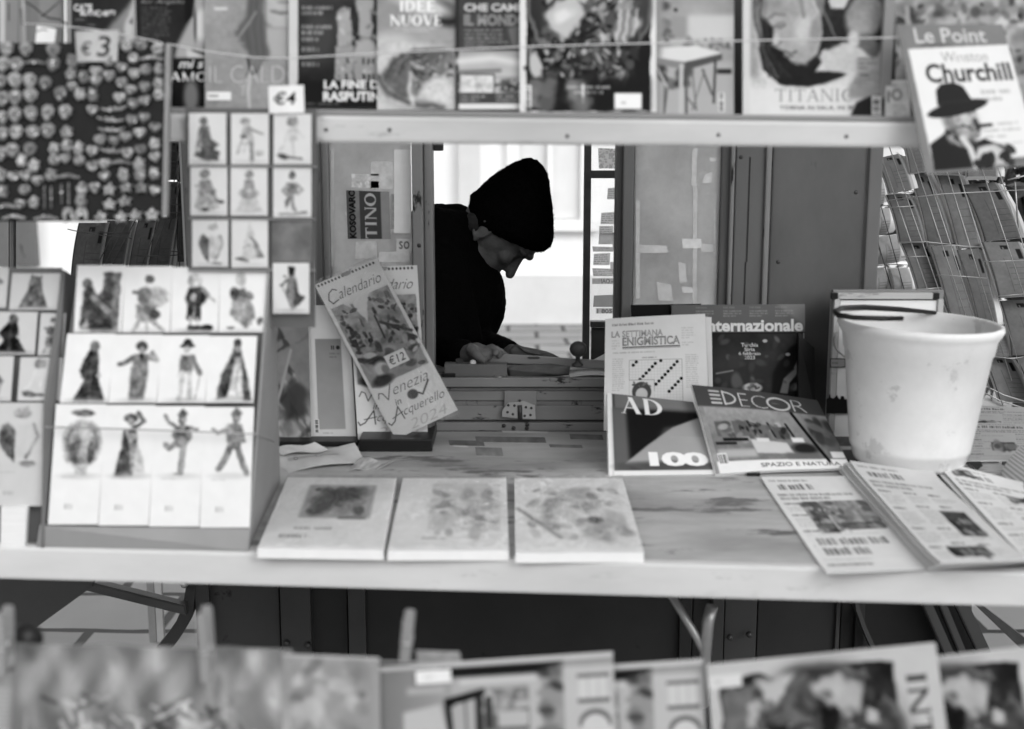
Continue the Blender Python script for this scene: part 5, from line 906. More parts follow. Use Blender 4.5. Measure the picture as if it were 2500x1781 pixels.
def p_cal(c, seed, price):    # local 165 x 430
    c.noise(60, .02)
    for x in range(8, 160, 9): c.ell(x, 7, 2.6, 3.4, .25, .4)
    c.ell(82, 4, 13, 7, .6, .3); c.text('alendario', 40, 32, 112, 26, .28, -.012, .5); c.line([(42, 34), (34, 28), (22, 34), (14, 50), (20, 62), (36, 58)], 2.6, .26, .8)
    c.rect(8, 70, 157, 292, .60); c.noise(18, .22, box=(8, 70, 157, 292), oct=5, seed=seed); g_ = random.Random(seed)
    c.poly([(40, 70), (112, 70), (84, 108), (74, 140), (66, 108)], .86, 3)
    for k in range(60):
        s_ = g_.random() < .5; x_ = g_.uniform(10, 66) if s_ else g_.uniform(96, 156); y_ = g_.uniform(76, 250); c.rect(x_, y_, x_ + g_.uniform(3, 8), y_ + g_.uniform(8, 24), g_.choice((.14, .2, .3, .42)), 2, .8)
    c.warp(3, 14, (9, 70, 157, 292), seed); c.bits(14, 90, 60, 240, 24, 2, 6, .1, .3, .8, .4, seed + 1); c.bits(104, 90, 154, 240, 24, 2, 6, .1, .3, .8, .4, seed + 2)
    c.poly([(8, 230), (60, 190), (110, 190), (157, 240), (157, 292), (8, 292)], .55, 5, .7); c.bits(20, 190, 150, 285, 40, 4, 11, .2, .85, .8, .5, seed); c.ell(52, 236, 16, 12, .16, .5, 20); c.ell(50, 258, 18, 20, .78, .5); c.ell(58, 262, 9, 12, .5, .5); c.line([(100, 150), (157, 200)], 7, .26, 4); c.line([(95, 130), (92, 190)], 4, .2, 3); c.ell(40, 285, 26, 14, .18, .6); c.rect(9, 68, 157, 72, .88)
    if price: c.poly([(68, 232), (120, 232), (120, 266), (68, 266)], .92); c.text('€12', 74, 238, 40, 22, .15, .0, .2)
    c.text('enezia', 48, 304, 94, 25, .40, -.012, .5); c.line([(10, 322), (16, 310), (24, 314), (30, 334), (50, 300)], 2.6, .38, .8); c.text('in', 40, 340, 16, 15, .3, 0, .3); c.ell(88, 346, 13, 12, .3, .3); c.line([(102, 348), (110, 356), (136, 330)], 4, .25, 2); c.text('cquerello', 48, 364, 108, 28, .30, -.012, .5); c.line([(4, 386), (8, 394), (20, 388), (42, 358), (44, 392)], 2.8, .28, .8); c.line([(18, 380), (48, 374)], 2, .3, .8); c.text('2024', 46, 400, 100, 24, .74, -.01, .3)
c = Cv(165, 430, .90, .7); p_cal(c, 5, False); tag(sheet('calendar', quadY([(848, 655), (1018, 648), (1045, 1069), (874, 1074)], [2.85, 2.85, 2.775, 2.775]), c, .004, M['inkm']), 'upright calendar half hidden behind the tilted calendar priced €12', 'calendar', 'calendars beside the window')
c = Cv(165, 430, .90, .8); p_cal(c, 9, True); calq = quadY([(768, 696), (920, 632), (1117, 1002), (966, 1074)], [2.83, 2.82, 2.74, 2.75])
cal = tag(sheet('calendar', calq, c, .005, M['inkm']), 'tilted calendar with a canal watercolour and a €12 price sticker', 'calendar', 'calendars beside the window')
cc = Cv(10, 10, .9, .3); m = MB(); ctr = sum(calq, Vector()) / 4; m.prism([ctr + (p - ctr) * 1.04 + Vector((0, -.003, 0)) for p in calq], (0, .0004, 0)); m.build('plastic_sleeve', M['film2'], cal)
# loose printed paper and packets on the counter
def flat(name, q, z, c, label, cat, mt='inkm', th=.0008, bend=None, group=None, edge=.75): return tag(sheet(name, quadZ(q, z), c, th, M[mt], bend=bend, edge=edge), label, cat, group)
c = Cv(210, 70, .80, .6); c.noise(30, .05); c.line([(30, 34), (150, 34)], 9, .66, 3); c.ell(46, 34, 5, 5, .35); c.ell(46, 34, 3, 3, .75); c.poly([(96, 26), (108, 26), (111, 34), (108, 42), (96, 42)], .5); c.poly([(98, 28), (107, 28), (109, 34), (107, 40), (98, 40)], .74); c.line([(128, 30), (146, 34), (128, 38)], 1, .5)
flat('paper_packet', [(672, 1098), (866, 1086), (896, 1128), (684, 1152)], [TOP + .012, TOP + .02, TOP + .006, TOP + .003], c, 'crumpled white paper packet with a printed strip on the counter', 'packet', bend=lambda u, v: .007 * np.sin(5 * u + 2) * np.cos(4 * v))
c = Cv(120, 40, .84, .5); c.noise(20, .06); flat('paper_scrap', [(668, 1097), (768, 1078), (800, 1096), (690, 1112)], [TOP + .016, TOP + .03, TOP + .02, TOP + .016], c, 'white folded paper scrap standing behind the packet', 'paper scrap', bend=lambda u, v: .004 * np.sin(6 * u))
c = Cv(140, 30, .72, .5); c.noise(14, .2); flat('foil_scrap', [(880, 1118), (960, 1128), (930, 1144), (850, 1150)], [TOP + .012, TOP + .003, TOP + .002, TOP + .002], c, 'grey torn paper scrap at the right end of the packet', 'paper scrap', bend=lambda u, v: .003 * np.sin(7 * u))

# magazines standing at the right of the window
def stand_mag(q, Ys, c, label, name='magazine', th=.005, mt='ink', bend=None, edge=.75, cat='magazine'): return tag(sheet(name, quadY(q, Ys), c, th, M[mt], bend=bend, edge=edge), label, cat, 'magazines standing by the window')
c = Cv(175, 300, .04, .4); c.noise(20, .01); stand_mag([(1540, 745), (1712, 742), (1718, 1045), (1545, 1045)], [2.905, 2.905, 2.86, 2.86], c, 'black magazine mostly hidden behind the puzzle weekly')
c = Cv(330, 300, .08, .75, 1640, 743)   # dark picture, grey head band
c.rect(1640, 743, 1970, 812, .40, 1); c.poly([(1900, 743), (1970, 743), (1970, 800)], .5, 8)
for x in (1700, 1768, 1832, 1896): c.lines(x, 748, x + 56, 754, 1, .6, .7, .6); c.lines(x, 757, x + 52, 775, 3, .68, .7, .6)
c.text('Internazionale', 1718, 780, 246, 30, .93, .034); c.grad((1640, 815), .07, (1900, 960), .22, 1, (1640, 815, 1970, 1043)); c.noise(50, .10, box=(1640, 815, 1970, 1043), oct=5); c.ell(1800, 900, 90, 60, .28, .9, 20, .6)
for tx, y, w_ in (('Turchia', 838, 42), ('Siria', 849, 26), ('6 febbraio', 859, 54), ('2023', 869, 26)): c.text(tx, 1832 - w_ / 2, y, w_, 9, .92, .02)
c.poly([(1885, 968), (1890, 910), (1930, 850), (1970, 830), (1970, 1000), (1890, 1000)], .03, 8); c.poly([(1905, 960), (1915, 925), (1945, 900), (1955, 905), (1930, 935), (1925, 962)], .55, 2); c.poly([(1940, 900), (1950, 880), (1956, 884), (1948, 906)], .5, 2); c.ell(1838, 947, 24, 12, .9, .3); c.ell(1838, 947, 13, 6, .5, .5); c.bits(1850, 940, 1828, 955, 8, 2, 4, .2, .9)
c.bits(1750, 820, 1960, 960, 30, 3, 9, .3, .6, .5, .8, 6); c.ell(1798, 930, 12, 20, .4, .6); c.ell(1870, 833, 6, 4, .8, .6); c.ell(1926, 866, 6, 4, .6, .6); c.rect(1780, 868, 1806, 900, .25, 5); c.line([(1750, 912), (1790, 905)], 4, .55, 3); c.line([(1966, 815), (1966, 968)], 3, .6, 1)
stand_mag([(1640, 745), (1965, 743), (1968, 1043), (1642, 1043)], [2.88, 2.88, 2.82, 2.82], c, 'dark weekly magazine with a grey band and white heading behind the puzzle weekly')
c = Cv(262, 300, .90, .85, 1474, 764)   # puzzle weekly
c.noise(60, .015); c.lines(1492, 780, 708 + 1000, 788, 1, .4, .8); c.text('LA SETTIMANA', 1491, 800, 132, 17, .48, .02, sp=1.05); c.text('LA SETTIMANA', 1493, 802, 128, 13, .74, -.01, sp=1.05); c.text('ENIGMISTICA', 1519, 818, 148, 22, .44, .03); c.text('ENIGMISTICA', 1522, 821, 142, 16, .72, -.01)
c.rect(1519, 843, 1668, 846, .25); c.rect(1519, 847.5, 1668, 849, .4); c.lines(1672, 796, 1708, 828, 5, .6, a=.5); c.lines(1672, 834, 1708, 846, 2, .6, a=.5); c.lines(1492, 822, 1514, 850, 4, .6, a=.5); c.lines(1495, 855, 1706, 862, 1, .5, a=.6); c.lines(1494, 872, 1526, 960, 16, .55, a=.55); c.lines(1680, 866, 1716, 955, 16, .55, a=.55); c.lines(1570, 870, 1640, 876, 1, .4)
for i in range(18): c.line([(1537 + i * 7.9, 879), (1537 + i * 7.9, 1050)], .7, .72, .4, .6)
for i in range(22): c.line([(1537, 879 + i * 7.6), (1671, 879 + i * 7.6)], .7, .72, .4, .6)
c.line([(1537, 879), (1671, 879), (1671, 1060)], 1, .5); c.line([(1537, 879), (1537, 1060)], 1, .5)
for x, y, n in ((1547, 892, 2), (1564, 930, 6), (1617, 882, 1), (1604, 943, 8), (1637, 962, 5)):
    for i in range(n): c.ell(x + 7.8 * i, y - 8.2 * i, 4.2, 4.2, .08, .2)
c.rect(1537, 931, 1600, 1060, .88); c.line([(1537, 931), (1600, 931), (1600, 960)], 1, .4); c.ell(1568, 962, 24, 26, .3, .1); c.ell(1568, 968, 15, 16, .8, .2); c.bits(1548, 938, 1590, 950, 14, 1, 3, .15, .5)
stand_mag([(1478, 779), (1722, 766), (1734, 1052), (1474, 1052)], [2.80, 2.80, 2.72, 2.72], c, 'white crossword weekly with rows of black dots, standing upright', name='puzzle_weekly', mt='inkm', bend=lambda u, v: .006 * np.sin(np.pi * u) * (1 - v) - .004 * u)
c = Cv(20, 280, .88, .4); stand_mag([(1722, 774), (1737, 775), (1742, 1050), (1734, 1050)], [2.81, 2.81, 2.74, 2.74], c, 'white folded sheet edge sticking out right of the puzzle weekly', name='folded_sheet', mt='inkm', cat='sheet')
c = Cv(250, 200, .30, .7)               # AD
c.rect(0, 0, 14, 200, .90, 1); c.grad((20, 0), .42, (240, 0), .50, 1, (22, 0, 250, 36)); c.rect(14, 36, 52, 200, .38, 8); c.poly([(52, 36), (250, 30), (250, 60), (150, 80), (60, 200), (52, 200)], .12, 10); c.poly([(250, 46), (170, 78), (100, 125), (38, 172), (100, 190), (250, 186)], .62, 3); c.grad((60, 170), .50, (250, 80), .74, .35, (150, 100, 250, 180)); c.ell(140, 178, 100, 12, .3, .9); c.rect(22, 170, 250, 188, .32, 5, .7); c.rect(12, 188, 250, 200, .90, 1)
c.serif('AD', 36, 6, 122, 42, .93, K=.2, k=.05); c.text('100', 98, 142, 142, 36, .95, .045, sp=.86)
tag(sheet('magazine', quadY([(1482, 960), (1692, 982), (1750, 1158), (1487, 1162)], [2.66, 2.68, 2.515, 2.51]), c, .010, M['ink'], edge=.9), 'design magazine with a pale arch and the number 100 leaning on the counter', 'magazine', 'magazines leaning on the counter')
c = Cv(320, 190, .44, .7)               # DECOR
c.rect(0, 0, 320, 46, .30, 1); c.rect(0, 48, 320, 190, .56, 2); c.grad((0, 48), .62, (0, 120), .46, 1, (14, 48, 320, 190)); c.rect(10, 165, 320, 190, .90, 2); c.noise(40, .06, box=(0, 48, 320, 165)); c.noise(8, .06, box=(0, 48, 320, 165))
c.line([(72, 10), (72, 40)], 4, .85, 1); c.poly(arc(72, 25, 30, 15, -90, 90), .85, 0, 1, [arc(72, 25, 26, 12, -90, 90)]); c.text('ECO', 108, 12, 110, 32, .0, 0, a=0)
c.text('E', 110, 11, 22, 31, .87, -.028); c.text('C', 140, 12, 38, 31, .87, -.028); c.ell(208, 28, 30, 17, .87, .05); c.ell(208, 28, 25, 13, .30, .05); c.lines(192, 25, 226, 31, 1, .6); c.text('R', 243, 12, 34, 31, .87, -.024)
for y in (9, 18, 27, 36): c.rect(38, y, 64, y + 4, .8)
c.rect(30, 80, 66, 112, .36, 3); c.bits(34, 84, 190, 118, 30, 4, 9, .15, .75, .8, .5, 4)
for a_ in ((72, 78, 110, 112, .4), (120, 84, 158, 118, .42), (168, 88, 205, 118, .36)): c.rect(*a_, 2)
c.line([(112, 78), (122, 112)], 5, .12, 2); c.line([(160, 80), (168, 112)], 5, .12, 2); c.line([(205, 80), (216, 118)], 6, .12, 2); c.bits(75, 82, 200, 114, 26, 3, 7, .1, .6, .8, .5, 7); c.rect(40, 116, 100, 122, .1, 2); c.rect(20, 124, 70, 130, .15, 2); c.poly([(105, 118), (190, 126), (200, 152), (110, 150)], .78, 3); c.rect(120, 116, 150, 124, .85, 2); c.rect(206, 112, 236, 124, .88, 3); c.rect(20, 140, 110, 158, .68, 5); c.ell(230, 140, 30, 14, .15, .6); c.rect(180, 150, 260, 164, .4, 6); c.line([(232, 50), (276, 170)], 9, .10, 1); c.rect(282, 60, 320, 160, .4, 8); c.bits(270, 60, 320, 140, 14, 5, 14, .2, .5, .7, .6, 9); c.rect(288, 146, 320, 162, .85, 2)
c.text('SPAZIO E NATURA', 110, 172, 190, 9, .3, .012); c.barcode(16, 148, 38, 172, False, 6)
tag(sheet('magazine', quadY([(1689, 940), (1996, 976), (2078, 1142), (1748, 1158)], [2.67, 2.68, 2.53, 2.505]), c, .009, M['ink'], bend=lambda u, v: .004 * np.sin(np.pi * u * 1.2), edge=.88), 'home magazine with a furnished room, leaning beside the pale arch cover', 'magazine', 'magazines leaning on the counter')
m = MB(); m.prism([P(1950, 815, 2.84), P(1988, 850, 2.84), P(1992, 1010, 2.80), P(1950, 1010, 2.80)], (0, .02, 0)); tag(m.build('black_binder', M['black']), 'black binder edge between the weekly magazine and the framed prints', 'binder')
m = MB(); a = P(1824, 1163, z=TOP); b = P(1855, 1163, z=TOP); m.box(a.x, b.x, a.y - .002, a.y + .05, TOP + .0005, TOP + .006); tag(m.build('black_clip', M['black']), 'small black clip peeping out under the home magazine', 'clip')
c = Cv(110, 210, .22, .5); c.bits(0, 0, 110, 120, 30, 8, 20, .15, .5, .7, .7, 3); c.rect(0, 120, 110, 138, .85, 3); c.rect(0, 138, 110, 210, .3, 4)
tag(sheet('magazine', quadZ([(1990, 1030), (2110, 1030), (2135, 1140), (2050, 1140)], [TOP + .02, TOP + .02, TOP + .006, TOP + .006]), c, .004, M['ink']), 'dark magazine lying under the bucket beside the home magazine', 'magazine', 'magazines leaning on the counter')
# framed prints leaning in a stack at the back right
fp = thing('framed_print', P(2160, 1000, 2.8), 'thin aluminium framed prints standing behind the white bucket', 'framed print')
YA, YB = 2.78, 2.925
m = MB(); m.pbox(2044, 734, 2280, 1080, YA + .006, .004); m.build('print_sheet', M['white'], fp)
m = MB(); m.pbox(2046, 716, 2278, 731, YA, .012, .001); m.pbox(2030, 731.5, 2043.5, 1080, YA, .012, .001); m.pbox(2280.5, 731.5, 2294, 1080, YA, .012, .001); m.build('metal_frame', M['rail'], fp)
m = MB(); m.pbox(2030, 716, 2045.5, 731, YA - .001, .013, .001); m.build('frame_corner', M['black'], fp)
m = MB(); m.pbox(2278.5, 716, 2294, 731, YA - .001, .013, .001); m.build('frame_corner', M['black'], fp)
for k in range(7):
    m = MB(); m.pbox(2026 - (k % 2) * 2, 709 + (k % 3), 2293, 1082, YA + .014 + k * .019, .0165, .001); m.build('backing_board', M[('stand', 'greyp', 'paper')[k % 3]], fp)
m = MB(); m.pbox(2027, 876, 2064, 898, YA - .0022, .002); lb_ = m.build('label_border', M['black'], fp); c = Cv(33, 18, .66, .8); c.lines(3, 5, 30, 13, 1, .3); sheet('label', quadY([(2029, 878), (2062, 878), (2062, 896), (2029, 896)], YA - .003), c, .0005, M['inkm'], lb_)
m = MB(); sk = [(2018, 1010), (2018, 976), (2024, 972), (2026, 962), (2029, 972), (2036, 974), (2044, 966), (2046, 972), (2052, 976), (2054, 968), (2060, 968), (2062, 976), (2090, 976), (2090, 1010)]; m.prism([P(x, y, YA - .004) for x, y in sk], (0, .003, 0)); m.build('skyline_print', M['black'], fp)
# white bucket
BYc = 2.57; bc = P(2217, 1112, BYc); bx = bc.x; rz = P(2244, 786, BYc).z; r0, r1 = .113, .153; H_ = rz - (TOP + .012)
bk = thing('white_bucket', (bx, BYc, TOP + .012), 'scuffed white plastic bucket standing on newspapers at the right of the counter', 'bucket')
rr = lambda h: r0 + (r1 - r0) * h / H_
prof = [(.02, 0), (r0 - .012, 0), (r0 - .004, .003), (r0, .012), (rr(.03), .03), (rr(.032) + .003, .034), (rr(.04) + .003, .042), (rr(H_ - .062), H_ - .062), (rr(H_ - .06) + .003, H_ - .058), (rr(H_ - .03) + .003, H_ - .03), (rr(H_ - .022) + .009, H_ - .018), (rr(H_) + .010, H_ - .010), (rr(H_) + .008, H_ - .001), (rr(H_) + .004, H_), (rr(H_) - .003, H_ - .003), (rr(H_) - .005, H_ - .02), (r0 - .004, .012), (.01, .008)]
m = MB(); tilt = Vector((.028, -.01, 1)).normalized(); m.lathe((bx, BYc, TOP + .014), prof, 72, tilt); m.build('tub', M['plastic'], bk)
m = MB(); base = Vector((bx, BYc, TOP + .014)); ring = [base + tilt * (H_ - .026) + Vector(((rr(H_) + .014) * math.cos(t), (rr(H_) + .014) * math.sin(t), -.002 * 0)) for t in [math.pi * (.02 + .96 * k / 30) for k in range(31)]]
m.tube([p + Vector((0, 0, -.10 * math.sin(math.pi * i / 30))) for i, p in enumerate(ring)], .0022, 8); m.build('handle', M['metal'], bk)
m = MB(); zz = rz + .006; m.tube([P(2284, 764, 2.70), P(2200, 756, 2.66), P(2110, 751, 2.60), P(2056, 753, 2.53), P(2038, 761, 2.49), P(2046, 770, 2.46), P(2085, 776, 2.45), P(2150, 778, 2.45), P(2204, 778, 2.46)], [.004, .0055, .006, .006, .0055, .0055, .005, .005, .0045], 10); tag(m.build('black_strap', M['black']), 'black curved strap lying over the rim of the white bucket', 'strap')
# newspapers
def news(c, w, h, seed, mast=None, pics=()):
    c.noise(70, .03); g_ = random.Random(seed)
    for x0, y0, x1, y1, v in pics: c.rect(x0, y0, x1, y1, v, 3); c.noise(18, .12, box=(x0, y0, x1, y1))
    if mast: c.text(mast, w * .1, h * .05, w * .8, h * .09, .25, .02)
NG = 'newspapers on the counter'
def page(c, w, h, seed, cols=3, pics=(), head=1):
    g_ = random.Random(seed); c.noise(70, .035); y = h * .03
    c.lines(w * .06, y, w * .9, y + h * .04, 1, .4, .6, .6, seed); y += h * .055
    if head: c.lines(w * .12, y, w * .86, y + h * .085, 1, .32, .8, .85, seed + 1); y += h * .11
    c.lines(w * .06, y, w * .94, y + h * .09, 2, .4, .7, .75, seed + 2); y += h * .11
    for k in range(cols):
        x0 = w * (.06 + .88 * k / cols); x1 = x0 + w * .88 / cols * .9; yy = y
        while yy < h * .95:
            hh = g_.uniform(.08, .2) * h; c.lines(x0, yy, x1, min(yy + h * .035, h * .96), 1, .2, .7, .7, seed + k); c.lines(x0, yy + h * .045, x1, min(yy + hh, h * .96), max(2, int(hh / 7)), .5, .55, .55, seed + k + int(yy)); yy += hh + h * .02
    for x0, y0, x1, y1, v in pics: c.rect(x0, y0, x1, y1, v, 1.5); c.noise(14, .2, box=(x0, y0, x1, y1), seed=seed); c.bits(x0 + 6, y0 + 6, x1 - 6, y1 - 6, 16, 4, 10, .12, .8, .75, .5, seed)
curl = lambda a: (lambda u, v: a * (np.clip(np.abs(v - .5) - .34, 0, 1) * 6) ** 2 + a * .5 * (np.clip(u - .8, 0, 1) * 5) ** 2)
c = Cv(300, 300, .95, .55); page(c, 300, 300, 3, 1, ((66, 92, 118, 192, .62), (78, 90, 124, 190, .34), (128, 88, 272, 160, .6), (128, 160, 262, 182, .36))); c.rect(20, 196, 285, 262, .94, 2); c.lines(36, 204, 268, 258, 2, .34, .75)
flat('newspaper', [(1858, 1168), (2072, 1166), (2300, 1390), (2018, 1402)], TOP + .004, c, 'folded newspaper with a dark picture block, leftmost of the fan at the counter edge', 'newspaper', 'inkt', .003, group=NG, bend=curl(.003))
LB = ['newspaper at the bottom of the second pile, only its left edge showing', 'second lowest newspaper of the middle pile, only its left edge showing', 'third newspaper up in the middle pile, only its left edge showing', 'fourth newspaper up in the middle pile, just under the top one', 'newspaper on top of the middle pile with two dark pictures']
for k in range(5):
    c = Cv(240, 300, .92 - .03 * (k % 3), .5); page(c, 240, 300, 15 + k, 3, ((140, 150, 210, 226, .3), (60, 256, 168, 284, .3)) if k == 4 else ())
    dx = 30 - 8 * k + (3 if k % 2 else 0); flat('newspaper', [(2072 - dx, 1142 - 3 * k), (2278 - dx * .3, 1164 - k), (2506 - dx * .3, 1376 - k), (2294 - dx, 1392 - 3 * k)], TOP + .006 + .0055 * k, c, LB[k], 'newspaper', 'inkt', .003, group=NG, bend=curl(.0025 + .0006 * k))
for k in range(2):
    c = Cv(260, 300, .92, .5); page(c, 260, 300, 39 + k, 3, ((30, 20, 90, 42, .3), (120, 100, 200, 122, .45), (150, 200, 230, 280, .4))); dx = 14 * (1 - k)
    flat('newspaper', [(2280 - dx, 1128 - 3 * k), (2520 - dx, 1188), (2760, 1342), (2508 - dx, 1374 - 3 * k)], TOP + .014 + .006 * k, c, ('lower newspaper of the right hand pair, cut by the right edge of the photo', 'upper newspaper of the right hand pair, cut by the right edge of the photo')[k], 'newspaper', 'inkt', .003, group=NG, bend=curl(.003))
for k, (q, z, lab) in enumerate((([(2250, 985), (2640, 1000), (2640, 1060), (2270, 1066)], .003, 'newspaper farthest back behind the white bucket'), ([(2290, 1030), (2660, 1040), (2680, 1120), (2300, 1126)], .008, 'newspaper lying flat just behind the white bucket'))):
    c = Cv(330, 110, .74, .8); page(c, 330, 110, 60 + k, 2, ((20, 8, 60, 26, .25), (110, 60, 160, 84, .3)), 1); flat('newspaper', q, TOP + z, c, lab, 'newspaper', 'inkt', .003, group=NG)
c = Cv(150, 110, .72, .7); [c.line([(x, -5), (x + 30, 120)], 4, .5, 3) for x in range(-30, 160, 11)]
flat('ribbed_card', [(2440, 1128), (2520, 1070), (2640, 1150), (2520, 1232)], [TOP + .03, TOP + .05, TOP + .05, TOP + .032], c, 'pale ribbed card with diagonal stripes at the right edge of the photo', 'card', th=.003, bend=lambda u, v: -.02 * (1 - u) ** 3)
c = Cv(60, 40, .2, .4); flat('dark_leaflet', [(2355, 1120), (2378, 1098), (2400, 1138), (2386, 1150)], TOP + .006, c, 'small dark leaflet corner at the foot of the white bucket', 'leaflet')
# ================================================================== papers pegged on the line below the counter
LY = 1.50
LG = 'papers and magazines pegged on the lower line'
cord('clothes_line', [(-200, 1588, LY + .01), (60, 1594, LY + .01), (505, 1606, LY + .01), (1000, 1618, LY + .01), (1500, 1632, LY + .01), (2000, 1634, LY + .01), (2700, 1628, LY + .01)], .0016, 'cordd', 'grey clothes line carrying the lowest row of papers')
def low(q, c, label, name='magazine', Y=LY, th=.004, mt='ink', cat='magazine', bend=None, lean=-.05, edge=.7): return tag(sheet(name, quadY(q, [Y, Y, Y + lean, Y + lean]), c, th, M[mt], bend=bend, edge=edge), label, cat, LG)
c = Cv(110, 350, .56, .3); c.noise(50, .04); c.rect(0, 40, 100, 150, .64, 2); [c.line([(0, 50 + 11 * k), (95, 48 + 11 * k)], 3, .5, 2) for k in range(9)]; c.bits(0, 150, 60, 300, 20, 6, 14, .25, .6)
low([(-45, 1640), (62, 1644), (66, 1990), (-45, 1990)], c, 'grey printed sheet cut by the left edge, lowest row', 'printed_sheet', LY - .006, .001, 'inkm', 'sheet')
c = Cv(680, 420, .46, .5); c.noise(120, .10, oct=4)    # folded city map in clear plastic
for k in range(8): c.ell(60 + 85 * k, 70 + (k % 3) * 20, 26, 70, .70, .9, 30, .6)
for k in range(240):
    g_ = random.Random(900 + k); x_, y_ = g_.gauss(300, 150), g_.gauss(270, 85)
    if 40 < x_ < 560 and y_ > 85 + .12 * x_: an = g_.choice((.5, -.35, 1.2)) + g_.uniform(-.2, .2); L_ = g_.uniform(16, 52); c.line([(x_, y_), (x_ + L_ * math.cos(an), y_ + L_ * math.sin(an))], g_.uniform(6, 12), g_.choice((.14, .22, .74, .84, .7)), 3, .9)
c.ell(430, 240, 46, 60, .66, .5, 20); c.ell(430, 250, 30, 44, .56, .6, 20); c.bits(60, 120, 560, 330, 40, 4, 10, .3, .42, .8, .5, 14); c.ell(496, 100, 14, 32, .36, .8); c.rect(530, 110, 640, 122, .5, 8); c.rect(0, 0, 60, 40, .2, 20, .6)
o = low([(36, 1571), (712, 1586), (716, 1996), (30, 2000)], c, 'pale folded city map in a crumpled clear sleeve, lowest row', 'city_map', LY, .002, 'inkm', 'map', bend=lambda u, v: .006 * np.sin(14 * u + 5 * v) + .004 * np.sin(31 * u - 9 * v))
vs = []; fc = []; n_ = 40; Q = quadY([(30, 1568), (716, 1583), (720, 2000), (26, 2004)], LY - .012)
for j in range(n_ + 1):
    for i in range(n_ + 1):
        u, v = i / n_, j / n_; p = Q[0] * (1 - u) * (1 - v) + Q[1] * u * (1 - v) + Q[2] * u * v + Q[3] * (1 - u) * v; vs.append((p.x, p.y - .05 * v + .004 * math.sin(20 * u + 6 * v) + .003 * math.sin(37 * u - 11 * v) - .004, p.z))
for j in range(n_):
    for i in range(n_): a_ = j * (n_ + 1) + i; fc.append((a_, a_ + n_ + 1, a_ + n_ + 2, a_ + 1))
me = bpy.data.meshes.new('plastic_sleeve'); me.from_pydata(vs, [], fc); me.polygons.foreach_set('use_smooth', [True] * len(fc)); link('plastic_sleeve', me, M['film3'], o)
c = Cv(240, 380, .56, .4); c.rect(24, 20, 222, 300, .54, 3); c.bits(30, 26, 215, 300, 90, 6, 18, .34, .74, .7, .6, 15); c.rect(2, 2, 238, 6, .72, 2)
low([(688, 1597), (926, 1606), (930, 1992), (690, 1992)], c, 'pale framed flower picture between the map and the vertical lettered magazine', 'picture_card', LY - .008, .003, 'inkm', 'picture')
def p_ar(c, w):
    c.noise(60, .03); c.rect(0, 0, w, 12, .72, 2); c.grad((0, 12), .42, (160, 12), .56, 1, (0, 12, 180, 400)); c.rect(150, 14, 455, 40, .08, 2); c.rect(180, 40, 400, 400, .62, 4); c.rect(200, 46, 390, 60, .72, 3); c.rect(250, 74, 372, 180, .38, 2)
    c.text('Coll', 22, 200, 140, 36, .74, .02, rot=90); c.bits(256, 80, 366, 130, 30, 6, 12, .3, .75, .8, .5, 3); c.rect(292, 130, 366, 168, .66, 3); c.rect(262, 90, 278, 170, .2, 3); c.rect(370, 60, 398, 400, .66, 3); c.poly([(160, 92), (260, 70), (260, 86), (176, 112), (200, 400), (186, 400)], .06, 3); c.rect(188, 104, 235, 200, .62, 3); c.line([(212, 104), (214, 190)], 6, .4, 3); c.rect(238, 80, 252, 180, .1, 4); c.poly([(60, 120), (150, 104), (170, 190), (60, 190)], .68, 5); c.rect(70, 60, 160, 76, .62, 5)
    c.bits(405, 30, 450, 300, 40, 6, 16, .1, .55, .8, .5, 4); c.rect(455, 30, 580, 400, .68, 2)
    for y0, y1 in ((50, 60), (110, 120)): c.rect(488, y0, 568, y1, .36, 1)
    c.rect(492, 60, 560, 110, .74, 2); c.line([(515, 60), (515, 110)], 2, .55); c.line([(540, 60), (540, 110)], 2, .55); c.ell(530, 170, 40, 34, .36, .08); c.ell(530, 182, 34, 34, .74, .1); c.rect(490, 178, 572, 230, .74, 2)
c = Cv(580, 400, .55, .42); p_ar(c, 580); o = low([(924, 1630), (1496, 1592), (1512, 1996), (934, 2014)], c, 'sideways design magazine with vertical lettering and a room photo, hung left of its twin', Y=LY - .004)
c2 = Cv(86, 38, .92, .6); c2.lines(20, 14, 74, 24, 1, .5); sheet('price_sticker', quadY([(1014, 1640), (1100, 1634), (1102, 1666), (1016, 1672)], LY - .012), c2, .0004, M['inkm'], o)
c = Cv(580, 400, .55, .42); p_ar(c, 580); low([(1135, 1648), (1716, 1610), (1732, 2010), (1150, 2030)], c, 'second copy of the sideways design magazine, mostly behind the first', Y=LY + .006)
